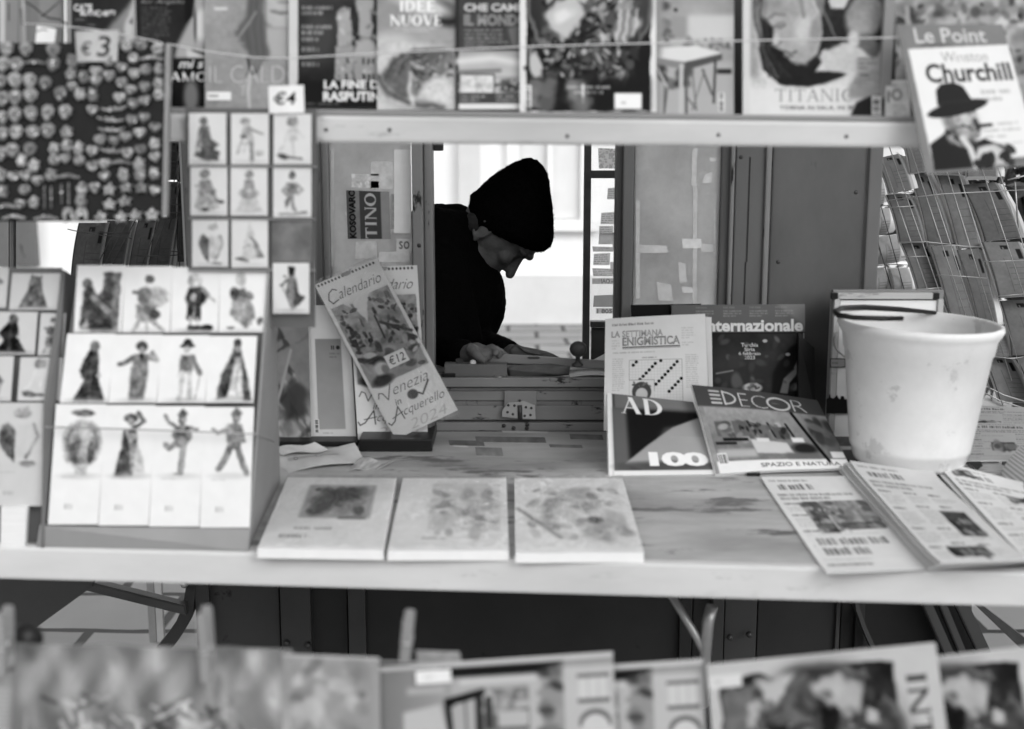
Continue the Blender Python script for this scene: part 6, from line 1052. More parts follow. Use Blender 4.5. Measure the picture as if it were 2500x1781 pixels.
def p_in(c):
    c.noise(60, .02); c.rect(26, 34, 455, 460, .09, 2); bowl(c, 245, 250, 232, 0, 0, 0, 0, 41); c.bits(60, 100, 420, 330, 70, 8, 22, .06, .34, .9, .5, 42)
    c.poly([(118, 60), (170, 30), (230, 44), (190, 90), (130, 110)], .66, 12); c.poly([(280, 70), (330, 62), (392, 110), (372, 150), (310, 160), (270, 130)], .64, 14); c.ell(296, 118, 16, 12, .4, .8); c.ell(230, 70, 26, 24, .36, .5); c.poly([(30, 70), (90, 60), (110, 130), (60, 200), (30, 190)], .38, 8); c.ell(100, 122, 22, 16, .6, .7, -30); c.ell(400, 165, 18, 24, .66, .6); c.bits(120, 100, 260, 220, 24, 8, 16, .12, .45, .85, .5, 44)
    c.warp(34, 80, (30, 38, 450, 460), 5); c.warp(10, 24, (30, 38, 450, 460), 15); c.warp(4, 9, (30, 38, 450, 460), 25); c.noise(24, .07, box=(30, 38, 450, 460)); c.rect(0, 30, 84, 62, .80, 2); c.lines(14, 38, 56, 54, 1, .55); c.serif('INTERNI', 296, 252, 420, 48, .24, rot=90, K=.2, k=.1); c.text('THE MAGAZINE', 430, 290, 270, 12, .5, .0, rot=90)
c = Cv(565, 460, .70, .42); p_in(c); low([(1726, 1625), (2284, 1571), (2345, 2018), (1764, 2070)], c, 'sideways white bordered magazine with a bowl of food, front copy on the lower line', Y=LY - .010, th=.006, edge=.8)
c = Cv(565, 460, .70, .42); p_in(c); low([(2030, 1632), (2590, 1572), (2650, 2018), (2090, 2070)], c, 'second copy of the white bordered food bowl magazine at the right edge, lowest row', Y=LY + .002, th=.006, edge=.8)
c = Cv(140, 40, .60, .5); c.noise(30, .12); low([(1016, 1590), (1122, 1594), (1128, 1626), (1018, 1630)], c, 'small wrinkled plastic tab above the sideways design magazine', 'plastic_tab', LY + .012, .002, 'ink', 'tab', lean=0)
def peg(x, y, L, an, lab, Y=LY):
    c0 = P(x, y + L / 2, Y); o = thing('clothes_peg', c0, lab, 'clothes peg', 'wooden clothes pegs on the lower line'); s_ = P(x + 1, y, Y).x - P(x, y, Y).x; d = Vector((math.sin(an), 0, math.cos(an))); sd = Vector((math.cos(an), 0, -math.sin(an)))
    for k, (ya, yb) in enumerate(((-.026, -.018), (-.0005, .0075))):
        m = MB(); w_ = 13 * s_; h_ = L * s_ / 2; m.prism([Vector((c0.x, Y + ya, c0.z)) + sd * (p * w_) + d * (q * h_) for p, q in ((-1, -.9), (-.8, -1), (.8, -1), (1, -.9), (1, .9), (.75, 1), (-.75, 1), (-1, .9))], (0, yb - ya, 0), .0012); m.build('prong', M['peg'], o)
    m = MB(); b = Vector((c0.x, Y - .009, c0.z)) - d * (.05 * L * s_); m.tube([b - sd * (15 * s_), b + sd * (15 * s_)], .0055, 10); m.tube([b - sd * (14 * s_) + Vector((0, -.018, 0)), b + sd * (14 * s_) + Vector((0, -.018, 0))], .0012, 6); m.build('spring', M['metal'], o)
peg(18, 1478, 160, .05, 'weathered wooden peg at the left edge of the lower line'); peg(508, 1478, 176, -.03, 'wooden peg gripping the top edge of the city map'); peg(996, 1490, 112, .10, 'pale wooden peg above the sideways design magazine, third from the left')
m = MB(); m.lathe(P(62, 1562, LY + .03), [(.003, -.012), (.018, -.01), (.022, 0), (.016, .01), (.004, .014)], 20, (.3, -1, .2)); m.tube([P(62, 1562, LY + .03), P(30, 1640, LY + .004)], .009, 8); tag(m.build('dark_clip', M['black']), 'dark round clip beside the leftmost wooden peg', 'clip')

# ================================================================== wire racks of postcards beside the kiosk
RG = 'postcard bundles in the right wire rack'
def bundle(q, Y, label, group, g_, curl=.012, th=.012, code=True, rows=4, seed=1, lean=.0, lines=True):
    w_ = math.dist(q[0], q[1]); h_ = math.dist(q[0], q[3]); c = Cv(max(w_, 10), max(h_, 10), g_, .8); c.noise(30, .04); c.noise(6, .03); g = random.Random(seed); c.rect(w_ * .94, 0, w_, h_, g_ * 1.35, 1); c.rect(0, 0, w_ * .05, h_, g_ * .6, 1)
    if code: c.rect(w_ * .42, h_ * .07, w_ * .62, h_ * .14, .14, 1); c.rect(w_ * .78, h_ * .14, w_ * .90, h_ * .32, .12, 1); c.rect(w_ * .46, h_ * .1, w_ * .5, h_ * .14, g_, .5)
    if lines:
        for k in range(rows): c.line([(w_ * .46, h_ * (.48 + .1 * k)), (w_ * .9, h_ * (.48 + .1 * k))], 1, g_ * .62, .6, .8)
    c.line([(w_ * .4, h_ * .3), (w_ * .42, h_ * .9)], 1, g_ * .6, .5, .8)
    o = tag(sheet('postcard_bundle', quadY(q, [Y, Y, Y + lean, Y + lean]), c, th, M['inkm'], bend=lambda u, v: curl * (4 * v * (1 - v)) - curl * .6 * u * u, edge=.78), label, 'postcards', group)
    for e in (1, 2):      # further cards of the bundle fanning out behind
        c2 = Cv(max(w_, 10), max(h_, 10), min(g_ + .2 * e + .12, .92), .3); c2.noise(20, .05); dx = 8 * e + (seed % 3); sheet('fanned_card', quadY([(x + dx, y + (2 * e if k < 2 else -1.5 * e)) for k, (x, y) in enumerate(q)], [Y + th + .004 * e] * 2 + [Y + lean + th + .004 * e] * 2), c2, .0012, M['inkm'], o, bend=lambda u, v: curl * (4 * v * (1 - v)) - curl * .9 * u * u)
    return o
RQ = [([(2138, 388), (2196, 374), (2228, 460), (2170, 472)], 'uppermost column next to the kiosk'), ([(2163, 476), (2222, 472), (2262, 590), (2196, 593)], 'second down in the column next to the kiosk'), ([(2200, 594), (2264, 592), (2302, 702), (2240, 706)], 'third down in the column next to the kiosk'), ([(2244, 708), (2306, 704), (2345, 810), (2285, 815)], 'lowest in the column next to the kiosk'),
      ([(2200, 330), (2250, 326), (2262, 417), (2222, 424)], 'top of the second column, just under the rail'), ([(2222, 426), (2264, 418), (2330, 594), (2266, 600)], 'middle of the second column, beside the pale edge'), ([(2272, 603), (2332, 597), (2388, 792), (2325, 794)], 'lower part of the second column'),
      ([(2268, 330), (2340, 330), (2352, 424), (2286, 425)], 'top of the third column, under the tilted cover'), ([(2288, 428), (2344, 424), (2396, 604), (2340, 608)], 'middle of the third column'), ([(2336, 611), (2392, 606), (2440, 796), (2390, 796)], 'lower part of the third column'), 
      ([(2352, 400), (2432, 396), (2438, 428), (2360, 432)], 'top of the widest column, mostly hidden'), ([(2346, 452), (2436, 444), (2498, 580), (2404, 590)], 'upper wide card with curled lower edge'), ([(2396, 592), (2492, 590), (2540, 722), (2438, 728)], 'middle wide card with a printed mark'), ([(2440, 735), (2530, 730), (2580, 866), (2468, 868)], 'lower wide card right of the bucket rim'), ([(2400, 872), (2470, 870), (2520, 985), (2440, 980)], 'lowest card right of the bucket'), ([(2476, 874), (2580, 870), (2620, 985), (2524, 985)], 'lowest card at the right edge'), ([(2395, 800), (2450, 798), (2466, 868), (2420, 870)], 'narrow card right of the bucket rim')]
for i, (q, d) in enumerate(RQ): bundle(q, 3.32 + .022 * (i % 3), 'grey postcards in the right rack, ' + d, RG, (.46, .42, .48, .40)[i % 4], seed=i, lean=-.03, th=.014, curl=.010 + .006 * (i % 2), rows=4 + i % 3)
LQ2 = [([(2128, 430), (2156, 430), (2162, 497), (2128, 500)], 'behind the corner post, top of the pale bundles'), ([(2128, 512), (2176, 508), (2170, 572), (2128, 576)], 'pale curled bundle, second down beside the post'), ([(2128, 582), (2198, 574), (2200, 642), (2134, 648)], 'pale curled bundle, third down beside the post'), ([(2124, 658), (2164, 656), (2166, 722), (2122, 724)], 'pale curled bundle, lowest left beside the post'), ([(2170, 656), (2222, 656), (2230, 722), (2176, 724)], 'pale curled bundle, lowest right beside the post')]
for i, (q, d) in enumerate(LQ2): bundle(q, 3.75, d, 'pale postcard bundles behind the kiosk corner', .66, curl=.03, th=.02, code=False, rows=6, seed=40 + i)
rk = thing('wire_rack', P(2350, 1000, 3.3), 'tilted galvanised wire rack full of postcards seen from behind, right of the kiosk', 'wire rack')
def wires(root, lst, Y, r, mt):
    for pts in lst: m = MB(); m.tube([P(x, y, Y + (0 if len(p_) < 3 else p_[2])) for p_ in pts for x, y in [p_[:2]]], r, 6); m.build('wire', M[mt], root)
wires(rk, [[(2140, 350), (2352, 960)], [(2168, 350), (2372, 940)], [(2218, 350), (2420, 960)], [(2240, 350), (2448, 990)], [(2290, 350), (2470, 930)], [(2318, 350), (2510, 960)], [(2380, 360), (2560, 900)], [(2420, 360), (2590, 880)]], 3.27, .0013, 'wire')
wires(rk, [[(2165, 490), (2300, 474), (2500, 464)], [(2160, 508), (2236, 503)], [(2196, 592), (2262, 591), (2345, 600)], [(2200, 628), (2262, 626)], [(2262, 602), (2330, 600), (2400, 604)], [(2286, 672), (2346, 675), (2410, 680)], [(2400, 640), (2500, 636)], [(2236, 707), (2300, 703)], [(2390, 868), (2470, 876), (2510, 870)], [(2170, 476), (2226, 470)], [(2436, 724), (2500, 718)]], 3.262, .0013, 'wire')
wires(rk, [[(2390, 935), (2450, 965), (2600, 1010)], [(2385, 950), (2440, 978), (2600, 1030)], [(2460, 440), (2520, 425)], [(2478, 445), (2486, 560)]], 3.3, .0022, 'wire')
m = MB(); m.tube([P(2540, 330, 3.3), P(2620, 1500, 3.3), (P(2620, 1500, 3.3).x, 3.3, 0)], .010, 10); m.build('rack_post', M['wire'], rk)
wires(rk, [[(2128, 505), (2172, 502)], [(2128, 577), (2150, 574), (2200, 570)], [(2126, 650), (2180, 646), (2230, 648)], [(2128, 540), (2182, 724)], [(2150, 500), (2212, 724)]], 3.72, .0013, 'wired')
# left rack, seen between the magnet board and the card strip
LG3 = 'dark postcard bundles in the left wire rack'
lk = thing('wire_rack', P(330, 700, 3.3), 'dark wire rack of leaning brochures seen at the left behind the magnet board', 'wire rack')
LQ = [([(192, 545), (262, 545), (238, 700), (172, 690)], 'leftmost bundle under the magnet board'), ([(262, 540), (322, 540), (296, 690), (240, 690)], 'bundle left of the bright gap'), ([(338, 535), (380, 535), (352, 690), (310, 690)], 'bundle right of the bright gap'), ([(384, 530), (432, 530), (408, 690), (358, 690)], 'bundle below the board corner'), ([(412, 345), (438, 345), (432, 440), (408, 440)], 'narrow upper bundle beside the card strip'), ([(436, 345), (462, 345), (458, 445), (434, 445)], 'narrow upper bundle touching the card strip'), ([(408, 445), (434, 445), (430, 535), (408, 535)], 'narrow middle bundle beside the card strip'), ([(436, 450), (462, 450), (460, 640), (434, 640)], 'narrow lower bundle touching the card strip'), ([(412, 540), (440, 540), (430, 690), (408, 690)], 'narrow lower bundle beside the card strip')]
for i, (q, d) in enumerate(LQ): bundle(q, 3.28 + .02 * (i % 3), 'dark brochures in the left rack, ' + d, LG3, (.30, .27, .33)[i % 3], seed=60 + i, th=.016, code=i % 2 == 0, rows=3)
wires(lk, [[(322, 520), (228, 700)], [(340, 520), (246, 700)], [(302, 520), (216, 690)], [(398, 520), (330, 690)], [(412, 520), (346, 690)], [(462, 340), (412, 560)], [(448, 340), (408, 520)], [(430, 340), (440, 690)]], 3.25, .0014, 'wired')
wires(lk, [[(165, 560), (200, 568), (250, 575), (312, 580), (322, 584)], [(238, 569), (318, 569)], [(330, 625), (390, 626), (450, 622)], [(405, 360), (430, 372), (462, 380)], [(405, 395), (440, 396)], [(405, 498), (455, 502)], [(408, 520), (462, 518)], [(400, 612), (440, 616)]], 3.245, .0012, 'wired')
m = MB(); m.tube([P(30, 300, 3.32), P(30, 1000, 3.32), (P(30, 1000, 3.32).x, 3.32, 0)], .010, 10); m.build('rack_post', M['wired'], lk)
# ================================================================== the newsagent behind the window
PY = 3.46
def Q3(px, py, dy=0.): return P(px, py, PY) + Vector((0, dy, 0))
def add_ball(bm, c, r, R3=None, sub=3):
    b = bmesh.ops.create_icosphere(bm, subdivisions=sub, radius=1.0); r = Vector(r) if isinstance(r, (tuple, list)) else Vector((r, r, r))
    for v in b['verts']:
        p = Vector((v.co.x * r.x, v.co.y * r.y, v.co.z * r.z)); v.co = Vector(c) + (R3 @ p if R3 else p)
def add_cap(bm, p0, p1, r0, r1, seg=20):
    p0, p1 = Vector(p0), Vector(p1); d = (p1 - p0); L = d.length; q = Vector((0, 0, 1)).rotation_difference(d.normalized()).to_matrix()
    add_ball(bm, p0, r0, sub=2 if r0 < .02 else 3); add_ball(bm, p1, r1, sub=2 if r1 < .02 else 3)
    b = bmesh.ops.create_cone(bm, cap_ends=True, segments=seg, radius1=r0, radius2=r1, depth=L)
    for v in b['verts']: v.co = (p0 + p1) / 2 + q @ v.co
def fuse(name, bm, voxel, smooth, m, parent=None, noise=0., nscale=60.):
    """fuse overlapping volumes into one continuous skin"""
    me = bpy.data.meshes.new(name); bm.to_mesh(me); bm.free(); ob = bpy.data.objects.new(name, me); col.objects.link(ob)
    r = ob.modifiers.new('fuse', 'REMESH'); r.mode = 'VOXEL'; r.voxel_size = voxel; r.use_smooth_shade = True
    s = ob.modifiers.new('relax', 'SMOOTH'); s.factor = .5; s.iterations = smooth
    dg = bpy.context.evaluated_depsgraph_get(); new = bpy.data.meshes.new_from_object(ob.evaluated_get(dg)); bpy.data.objects.remove(ob); new.name = name
    new.polygons.foreach_set('use_smooth', [True] * len(new.polygons))
    if noise:
        from mathutils import noise as nz
        n = len(new.vertices); co = np.empty(n * 3, np.float32); no = np.empty(n * 3, np.float32); new.vertices.foreach_get('co', co); new.vertices.foreach_get('normal', no)
        co = co.reshape(-1, 3); a = np.array([nz.noise(Vector(q) * nscale) + .8 * nz.noise(Vector(q) * nscale * 2.7) for q in co.tolist()], np.float32)
        new.vertices.foreach_set('co', (co + no.reshape(-1, 3) * (noise * a)[:, None]).ravel()); new.update()
    return link(name, new, m, parent)
EF, EU, ES = Vector((.488, 0, -.873)), Vector((.873, 0, .488)), Vector((0, -1, 0))
HC = Q3(1211, 563)
H3 = Matrix((EF, EU, ES)).transposed()
def H(f, u, s=0.): return HC + EF * f + EU * u + ES * s
man = thing('person', (Q3(1000, 1000).x, PY, .16), 'man in a black knitted cap and black fleece bending down behind the window', 'person')
b = bmesh.new()
# skull and face (f: forward out of the face, u: towards the crown, s: towards the camera)
add_ball(b, H(0, .005), (.096, .098, .075), H3); add_ball(b, H(.045, .045), (.058, .055, .064), H3); add_ball(b, H(.035, -.035), (.066, .07, .060), H3)
for s in (1, -1):
    add_ball(b, H(.062, -.012, .040 * s), (.030, .024, .024), H3); add_ball(b, H(.030, -.055, .045 * s), (.050, .030, .014), H3)
    add_ball(b, H(.076, .036, .030 * s), (.022, .010, .030), H3, 2)         # brow
    add_ball(b, H(.074, .014, .032 * s), .0125, None, 2)                       # eyeball behind the lid
    add_ball(b, H(.082, .010, .034 * s), (.006, .0035, .015), H3, 2)
    add_ball(b, H(.100, -.026, .013 * s), (.013, .010, .009), H3, 2)         # nostril wing
    add_cap(b, H(.084, -.020, .024 * s), H(.076, -.058, .030 * s), .012, .012)  # fold beside the mouth
    # ear
    for k in range(8): t0, t1 = -2.2 + k * .62, -2.2 + (k + 1) * .62; add_cap(b, H(-.024 + .017 * math.cos(t0), -.022 + .031 * math.sin(t0), .079 * s), H(-.024 + .017 * math.cos(t1), -.022 + .031 * math.sin(t1), .079 * s), .0048, .0048, 8)
    add_ball(b, H(-.020, -.024, .072 * s), (.014, .026, .006), H3, 2); add_ball(b, H(-.012, -.054, .076 * s), (.008, .009, .006), H3, 2); add_ball(b, H(-.006, -.026, .074 * s), (.005, .009, .006), H3, 2)
add_ball(b, H(.102, .045, 0), (.015, .013, .034), H3); add_ball(b, H(.088, .062, 0), (.016, .02, .045), H3); add_ball(b, H(.092, .026, 0), (.011, .010, .016), H3, 2); add_cap(b, H(.090, .030), H(.106, .000), .0105, .0115); add_cap(b, H(.106, .000), H(.119, -.022), .0115, .0138); add_ball(b, H(.121, -.025), (.0135, .013, .014), H3)
add_ball(b, H(.076, -.046), (.026, .024, .030), H3); add_ball(b, H(.098, -.048), (.008, .0055, .020), H3, 2); add_ball(b, H(.093, -.061), (.008, .006, .018), H3, 2); add_ball(b, H(.082, -.085), (.022, .017, .024), H3); add_cap(b, H(.064, -.080, .0), H(.0, -.075, .05), .022, .018); add_cap(b, H(.064, -.080, .0), H(.0, -.075, -.05), .022, .018)
# neck, trunk, arms, legs
sh = Q3(1075, 640); add_cap(b, H(-.035, -.05), sh, .058, .066); ch = Q3(1090, 730); hipp = Vector((Q3(1010, 900).x, PY + .03, .98))
add_ball(b, ch, (.105, .165, .14)); add_cap(b, ch, hipp, .125, .135); add_ball(b, hipp, (.13, .17, .12))
for s in (1, -1):
    y = PY - .18 * s; so = Vector((sh.x - .01, y, sh.z - .03)); el = Vector((Q3(1075, 860).x, PY - .22 * s, Q3(1075, 850).z)); add_cap(b, (sh.x, PY - .05 * s, sh.z), so, .062, .06); add_cap(b, so, el, .052, .042)
    wr = P(1146, 868, 2.995) if s > 0 else P(1262, 872, 3.14); add_cap(b, el, wr, .041, .027)
    hx = Vector((hipp.x, PY + .02 - .09 * s, .92)); kn = Vector((hipp.x + .02, PY - .10 * s, .54)); an = Vector((hipp.x - .02, PY - .11 * s, .23)); add_cap(b, hx, kn, .085, .055); add_cap(b, kn, an, .055, .038); add_cap(b, an + Vector((-.03, 0, -.035)), an + Vector((.16, -.02 * s, -.045)), .034, .026)
# near hand: the palm lies on the wooden flap, fingers curl over its upper edge
w0 = P(1146, 868, 2.995); pl0, pl1 = P(1163, 862, 2.980), P(1186, 864, 2.970)
add_cap(b, w0, pl0, .026, .025); add_cap(b, pl0, pl1, .025, .019); add_ball(b, P(1178, 869, 2.955), (.026, .018, .017))
for k, (x0, y0, x1, y1, x2, y2, dy, r) in enumerate(((1183, 856, 1201, 848, 1214, 858, .000, .0088), (1190, 859, 1211, 853, 1223, 863, .014, .0092), (1196, 863, 1220, 858, 1232, 868, .028, .0090), (1200, 867, 1228, 864, 1240, 872, .042, .0078))):
    add_cap(b, P(x0, y0, 2.967 + dy), P(x1, y1, 2.961 + dy), r * 1.1, r, 10); add_cap(b, P(x1, y1, 2.961 + dy), P(x2, y2, 2.945 + dy), r, r * .86, 10); add_cap(b, P(x2, y2, 2.945 + dy), P(x2 - 6, y2 + 7, 2.937 + dy), r * .86, r * .75, 10)
add_cap(b, P(1160, 862, 2.965), P(1150, 852, 2.940), .016, .0145, 12); add_cap(b, P(1150, 852, 2.940), P(1163, 866, 2.917), .0135, .0115, 12); add_cap(b, P(1163, 866, 2.917), P(1180, 878, 2.911), .0115, .0098, 12)
# far hand under the flap
w1 = P(1262, 872, 3.14); add_cap(b, w1, P(1300, 890, 3.10), .026, .02)
for k in range(4): add_cap(b, P(1300, 886 + 5 * k, 3.10 + .004 * k), P(1328, 888 + 6 * k, 3.085), .0095, .009, 10); add_cap(b, P(1328, 888 + 6 * k, 3.085), P(1338, 900 + 5 * k, 3.07), .009, .008, 10)
add_cap(b, P(1285, 890, 3.10), P(1305, 906, 3.075), .012, .0095, 10)
body = fuse('body', b, .0032, 5, M['skin'], man, .0004, 90)
# jacket
b = bmesh.new()
add_ball(b, Q3(1088, 735), (.150, .205, .19)); add_cap(b, Q3(1088, 735), hipp + Vector((0, 0, .02)), .165, .17); add_ball(b, Q3(1120, 720), (.128, .15, .13)); add_cap(b, Q3(1128, 655), Q3(1160, 735), .056, .05); add_ball(b, Q3(1195, 740), (.045, .075, .085))
for s in (1, -1):
    so = Vector((sh.x - .015, PY - .17 * s, sh.z - .02)); el = Vector((Q3(1075, 860).x, PY - .225 * s, Q3(1075, 850).z)); add_cap(b, (sh.x, PY - .05 * s, sh.z), so, .095, .085); add_cap(b, so, el, .078, .066)
    wr = P(1128, 868, 3.02) if s > 0 else P(1235, 866, 3.2); add_cap(b, el, wr, .062, .040)
add_cap(b, Q3(1040, 548, .0), Q3(1120, 530), .052, .036); add_cap(b, Q3(1070, 545, -.09), Q3(1128, 545, -.04), .048, .036); add_cap(b, Q3(1070, 545, .09), Q3(1128, 545, .04), .048, .036); add_ball(b, Q3(1060, 590), (.12, .17, .085))
add_ball(b, Q3(1128, 600), (.062, .088, .08)); add_cap(b, Q3(1150, 690, -.06), Q3(1204, 712, -.02), .026, .022); add_cap(b, Q3(1160, 672, .07), Q3(1207, 690, .04), .030, .024); add_cap(b, Q3(1206, 712, -.02), Q3(1209, 692, .05), .018, .020); add_cap(b, Q3(1204, 700, -.045), Q3(1206, 694, .06), .020, .020); add_cap(b, Q3(1200, 700, .06), Q3(1207, 683, .05), .016, .014); add_cap(b, Q3(1100, 640, -.16), Q3(1150, 790, -.19), .05, .035); add_cap(b, Q3(1060, 700, -.17), Q3(1120, 840, -.20), .05, .04)
jk = fuse('jacket', b, .0055, 4, M['cloth'], man, .0016, 110)
b = bmesh.new()
for s in (1, -1):
    hx = Vector((hipp.x, PY + .02 - .09 * s, .93)); kn = Vector((hipp.x + .02, PY - .10 * s, .54)); an = Vector((hipp.x - .02, PY - .11 * s, .27)); add_cap(b, hx, kn, .108, .078); add_cap(b, kn, an, .078, .066)
add_ball(b, hipp - Vector((0, 0, .05)), (.155, .185, .12)); fuse('trousers', b, .008, 4, M['cloth'], man, .001, 60)
for s in (1, -1):
    b = bmesh.new(); an = Vector((hipp.x - .02, PY - .11 * s, .23)); add_cap(b, an + Vector((-.03, 0, -.015)), an + Vector((.17, -.02 * s, -.025)), .045, .036); add_cap(b, an, an + Vector((0, 0, .06)), .046, .05)
    for v in b.verts: v.co.z = max(v.co.z, .162)
    fuse('shoe', b, .006, 3, M['black'], man)
# knitted cap: lofted from the tip to the brim
pairs = [((1288, 386), (1300, 386), .25), ((1262, 394), (1318, 398), .7), ((1230, 412), (1336, 424), .9), ((1198, 434), (1343, 468), .92), ((1170, 461), (1349, 512), .86), ((1149, 490), (1351, 556), .80), ((1143, 512), (1349, 590), .76), ((1140, 528), (1334, 610), .74), ((1147, 541), (1311, 615), .72), ((1158, 542), (1298, 606), .62)]
cm = bmesh.new(); rings = []; SG_ = 72
for (l, r_, k) in pairs:
    L3, R3_ = Q3(*l), Q3(*r_); c0 = (L3 + R3_) / 2; a = (R3_ - L3) / 2; hb_ = min(a.length * k * 1.08, .100); rings.append([cm.verts.new(c0 + a * math.cos(t) + Vector((0, -hb_ * math.sin(t), 0))) for t in [2 * math.pi * q / SG_ for q in range(SG_)]])
for i in range(len(rings) - 1):
    for k in range(SG_): cm.faces.new((rings[i][k], rings[i][(k + 1) % SG_], rings[i + 1][(k + 1) % SG_], rings[i + 1][k]))
cm.faces.new(rings[0]); cm.faces.new(rings[-1][::-1])
add_ball(cm, Q3(1166, 484, -.01), (.017, .02, .017)); add_cap(cm, Q3(1158, 500, -.03), Q3(1175, 470, -.0), .012, .010)
for f_, s_ in ((.0, -.085),): pass
bmesh.ops.recalc_face_normals(cm, faces=cm.faces[:])
bmesh.ops.subdivide_edges(cm, edges=cm.edges[:], cuts=1, use_grid_fill=True, smooth=.6)
cap = fuse('knitted_cap', cm, .0030, 3, M['knit'], man, .0026, 110)
# loose wool fibres on cap and jacket edges, part of those garments' surface
def fuzz(ob, n, ln, seed):
    g = random.Random(seed); bm = bmesh.new(); bm.from_mesh(ob.data); bm.faces.ensure_lookup_table(); fs = bm.faces[:]
    for _ in range(n):
        f = fs[g.randrange(len(fs))]; p = f.calc_center_median(); d = (f.normal + Vector((g.gauss(0, .5), g.gauss(0, .5), g.gauss(0, .5)))).normalized(); s = d.orthogonal().normalized() * .00035; L_ = g.uniform(.3, 1) * ln; q = p + d * L_ * .6; e = q + (d + Vector((g.gauss(0, .6), g.gauss(0, .6), g.gauss(0, .6)))).normalized() * L_ * .5
        v = [bm.verts.new(x) for x in (p - s, p + s, q + s, q - s, e)]; bm.faces.new((v[0], v[1], v[2], v[3])); bm.faces.new((v[3], v[2], v[4]))
    bm.to_mesh(ob.data); bm.free()
fuzz(cap, 7000, .006, 1); fuzz(jk, 6000, .005, 2)
# eyebrow, sideburn and stubbly moustache as hair
for s in (1, -1):
    b = bmesh.new(); pts = [(.084, .026, .012), (.088, .034, .022), (.083, .037, .038), (.070, .034, .052)]
    for p, q in zip(pts, pts[1:]): add_cap(b, H(p[0] + .006, p[1], p[2] * s), H(q[0] + .006, q[1], q[2] * s), .0058, .005, 8)
    eb = fuse('eyebrow', b, .002, 2, M['hair'], man, .0008, 300); fuzz(eb, 120, .008, 5)
b = bmesh.new(); add_cap(b, H(.006, .016, .071), H(.006, -.004, .069), .007, .003, 10); fuse('sideburn', b, .0025, 2, M['hair'], man, .001, 250); b = bmesh.new(); add_ball(b, H(-.05, -.045, .05), (.03, .03, .022), H3, 2); sb = fuse('hair', b, .0025, 2, M['hair'], man, .001, 250)

# ------------------------------------------------------------------ things on the window ledge
fl_ = thing('wooden_flap', P(1415, 880, 3.02), 'hinged wooden flap with a round turned knob lying across the window ledge', 'wooden flap')
m = MB(); a0, a1 = P(1184, 864, 2.955), P(1560, 888, 2.95); t_ = P(1184, 864, 2.955).z - P(1184, 885, 2.955).z
m.prism([a0, a1, a1 - Vector((0, 0, t_ * .92)), a0 - Vector((0, 0, t_ * 1.0)) + Vector((.004, 0, 0)), a0 + Vector((-.006, 0, -t_ * .5))], (0, .014, 0), .002); m.build('board', M['wood'], fl_)
kb = P(1410, 893, 2.948); m = MB(); m.lathe(kb, [(.013, 0), (.0135, .003), (.008, .006), (.0055, .010), (.0055, .022), (.012, .026), (.0185, .033), (.0205, .041), (.0185, .050), (.011, .057), (.003, .060)], 32, (.02, -.18, 1)); m.build('knob', M['woodd'], fl_)
m = MB(); m.prism([P(x, y, 2.9525) for x, y in ((1286, 874), (1292, 871), (1314, 871), (1320, 874), (1314, 877), (1292, 877))], (0, .003, 0)); m.build('slot', M['woodd'], fl_)
def crumple(name, outline, Y, dep, m, label, cat, seed):
    g = random.Random(seed); b = bmesh.new(); P3 = [P(x, y, Y) for x, y in outline]; n = len(P3); c0 = sum(P3, Vector()) / n; fr = []; bk_ = []
    v0 = b.verts.new(c0 + Vector((0, -dep * .5, 0))); v1 = b.verts.new(c0 + Vector((0, dep * .5, 0))); A = [b.verts.new(p + Vector((0, g.uniform(-.2, .2) * dep, 0))) for p in P3]
    Mi = [b.verts.new((c0 + p) / 2 + Vector((0, -dep * g.uniform(.25, .7), 0))) for p in P3]; Mb = [b.verts.new((c0 + p) / 2 + Vector((0, dep * g.uniform(.25, .6), 0))) for p in P3]
    for i in range(n):
        j = (i + 1) % n; b.faces.new((v0, Mi[i], Mi[j])); b.faces.new((Mi[i], A[i], A[j], Mi[j])); b.faces.new((v1, Mb[j], Mb[i])); b.faces.new((Mb[j], A[j], A[i], Mb[i]))
    bmesh.ops.subdivide_edges(b, edges=b.edges[:], cuts=2, use_grid_fill=True, smooth=.5, fractal=.25, seed=seed); bmesh.ops.recalc_face_normals(b, faces=b.faces[:])
    me = bpy.data.meshes.new(name); b.to_mesh(me); b.free(); me.polygons.foreach_set('use_smooth', [True] * len(me.polygons)); return tag(link(name, me, m), label, cat)
crumple('paper_bag', [(1244, 866), (1244, 853), (1253, 843), (1262, 840), (1276, 845), (1310, 852), (1336, 860), (1352, 866), (1370, 876), (1330, 884), (1290, 884), (1256, 880)], 3.10, .05, M['bag'], 'crumpled dark paper bag lying behind the wooden flap', 'bag', 4)
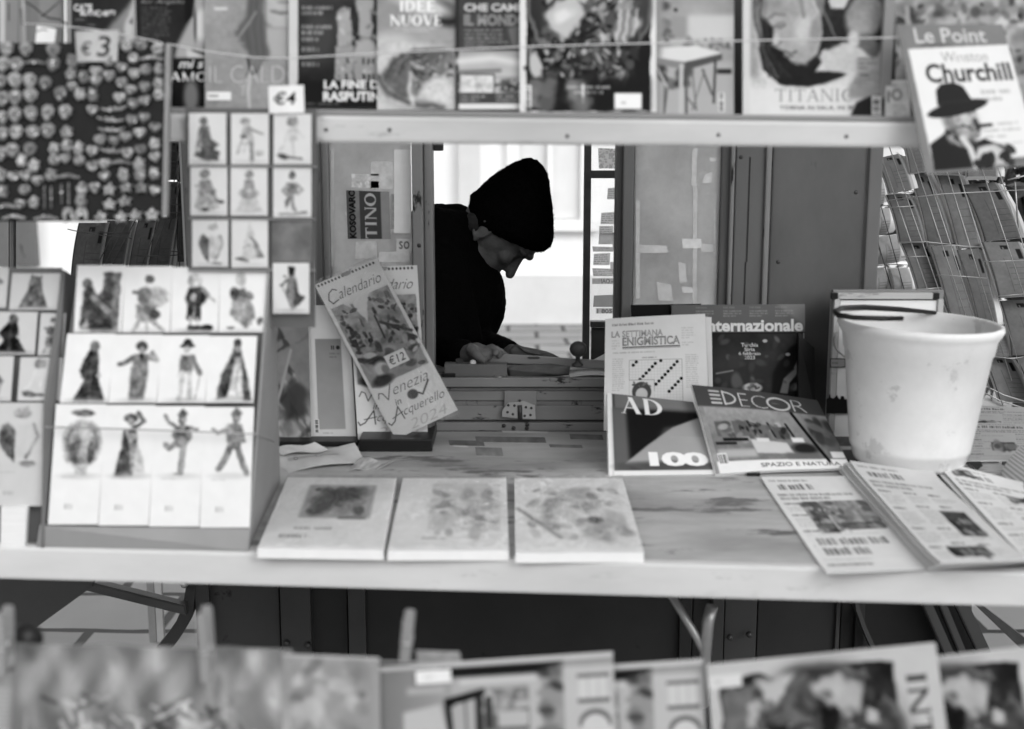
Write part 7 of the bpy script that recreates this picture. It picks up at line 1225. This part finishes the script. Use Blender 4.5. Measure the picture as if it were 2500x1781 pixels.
crumple('cloth', [(1236, 900), (1250, 893), (1300, 889), (1345, 889), (1392, 893), (1390, 916), (1340, 921), (1280, 922), (1242, 921)], 2.925, .03, M['bag'], 'dark folded cloth lying under the wooden flap', 'cloth', 9)
zt = P(1250, 923, WALL - .05).z
m = MB(); a, b_ = P(1085, 905, 2.912), P(1238, 905, 2.912); m.box(a.x, b_.x, 2.912, 2.947, zt + .0005, P(1160, 890, 2.912).z, .002); bxw = tag(m.build('wooden_box', M['kiosk']), 'small grey wooden box on the window ledge below the hand', 'box')
m = MB(); a, b_ = P(1080, 914, 2.904), P(1112, 914, 2.904); m.box(a.x, b_.x, 2.902, 2.911, zt + .0005, zt + .009, .001); tag(m.build('black_stapler', M['black']), 'small black block at the left end of the window ledge', 'block')
for i, (x, y, Y, r, lab) in enumerate(((1122, 883, 2.93, .010, 'dark coin-like disc standing on the grey ledge box'), (1155, 885, 2.925, .008, 'small pale crumpled ball on the grey ledge box'), (1217, 916, 2.905, .009, 'small shiny coin lying on the sill edge'))):
    m = MB(); c0 = P(x, y, Y)
    if i == 1: m.lathe(c0, [(.002, -r * .8), (r * .8, -r * .5), (r, 0), (r * .8, r * .5), (.002, r * .8)], 16)
    elif i == 0: m.lathe(c0, [(r * .9, -.0015), (r, 0), (r * .9, .0015)], 24, (.2, -.5, .7))
    else: m.lathe(Vector((c0.x, c0.y, zt + .001)), [(r, 0), (r, .002), (r * .9, .0026)], 24)
    tag(m.build(('disc', 'paper_ball', 'coin')[i], M[('metald', 'white', 'metal')[i]]), lab, ('disc', 'paper', 'coin')[i])
c = Cv(120, 40, .93, .6); c.noise(30, .02); tag(sheet('paper_sheet', [P(1388, 904, 2.99), P(1560, 896, 3.0), P(1560, 918, 2.91), P(1392, 921, 2.91)], c, .0006, M['inkt'], bend=lambda u, v: .004 * np.sin(5 * u)), 'white paper sheets lying under the wooden flap near the puzzle weekly', 'paper')
c = Cv(120, 40, .95, .6); tag(sheet('paper_sheet', [P(1446, 880, 3.16), P(1560, 820, 3.16), P(1600, 890, 3.12), P(1440, 892, 3.12)], c, .0006, M['inkt']), 'white paper standing behind the wooden flap beside the knob', 'paper')
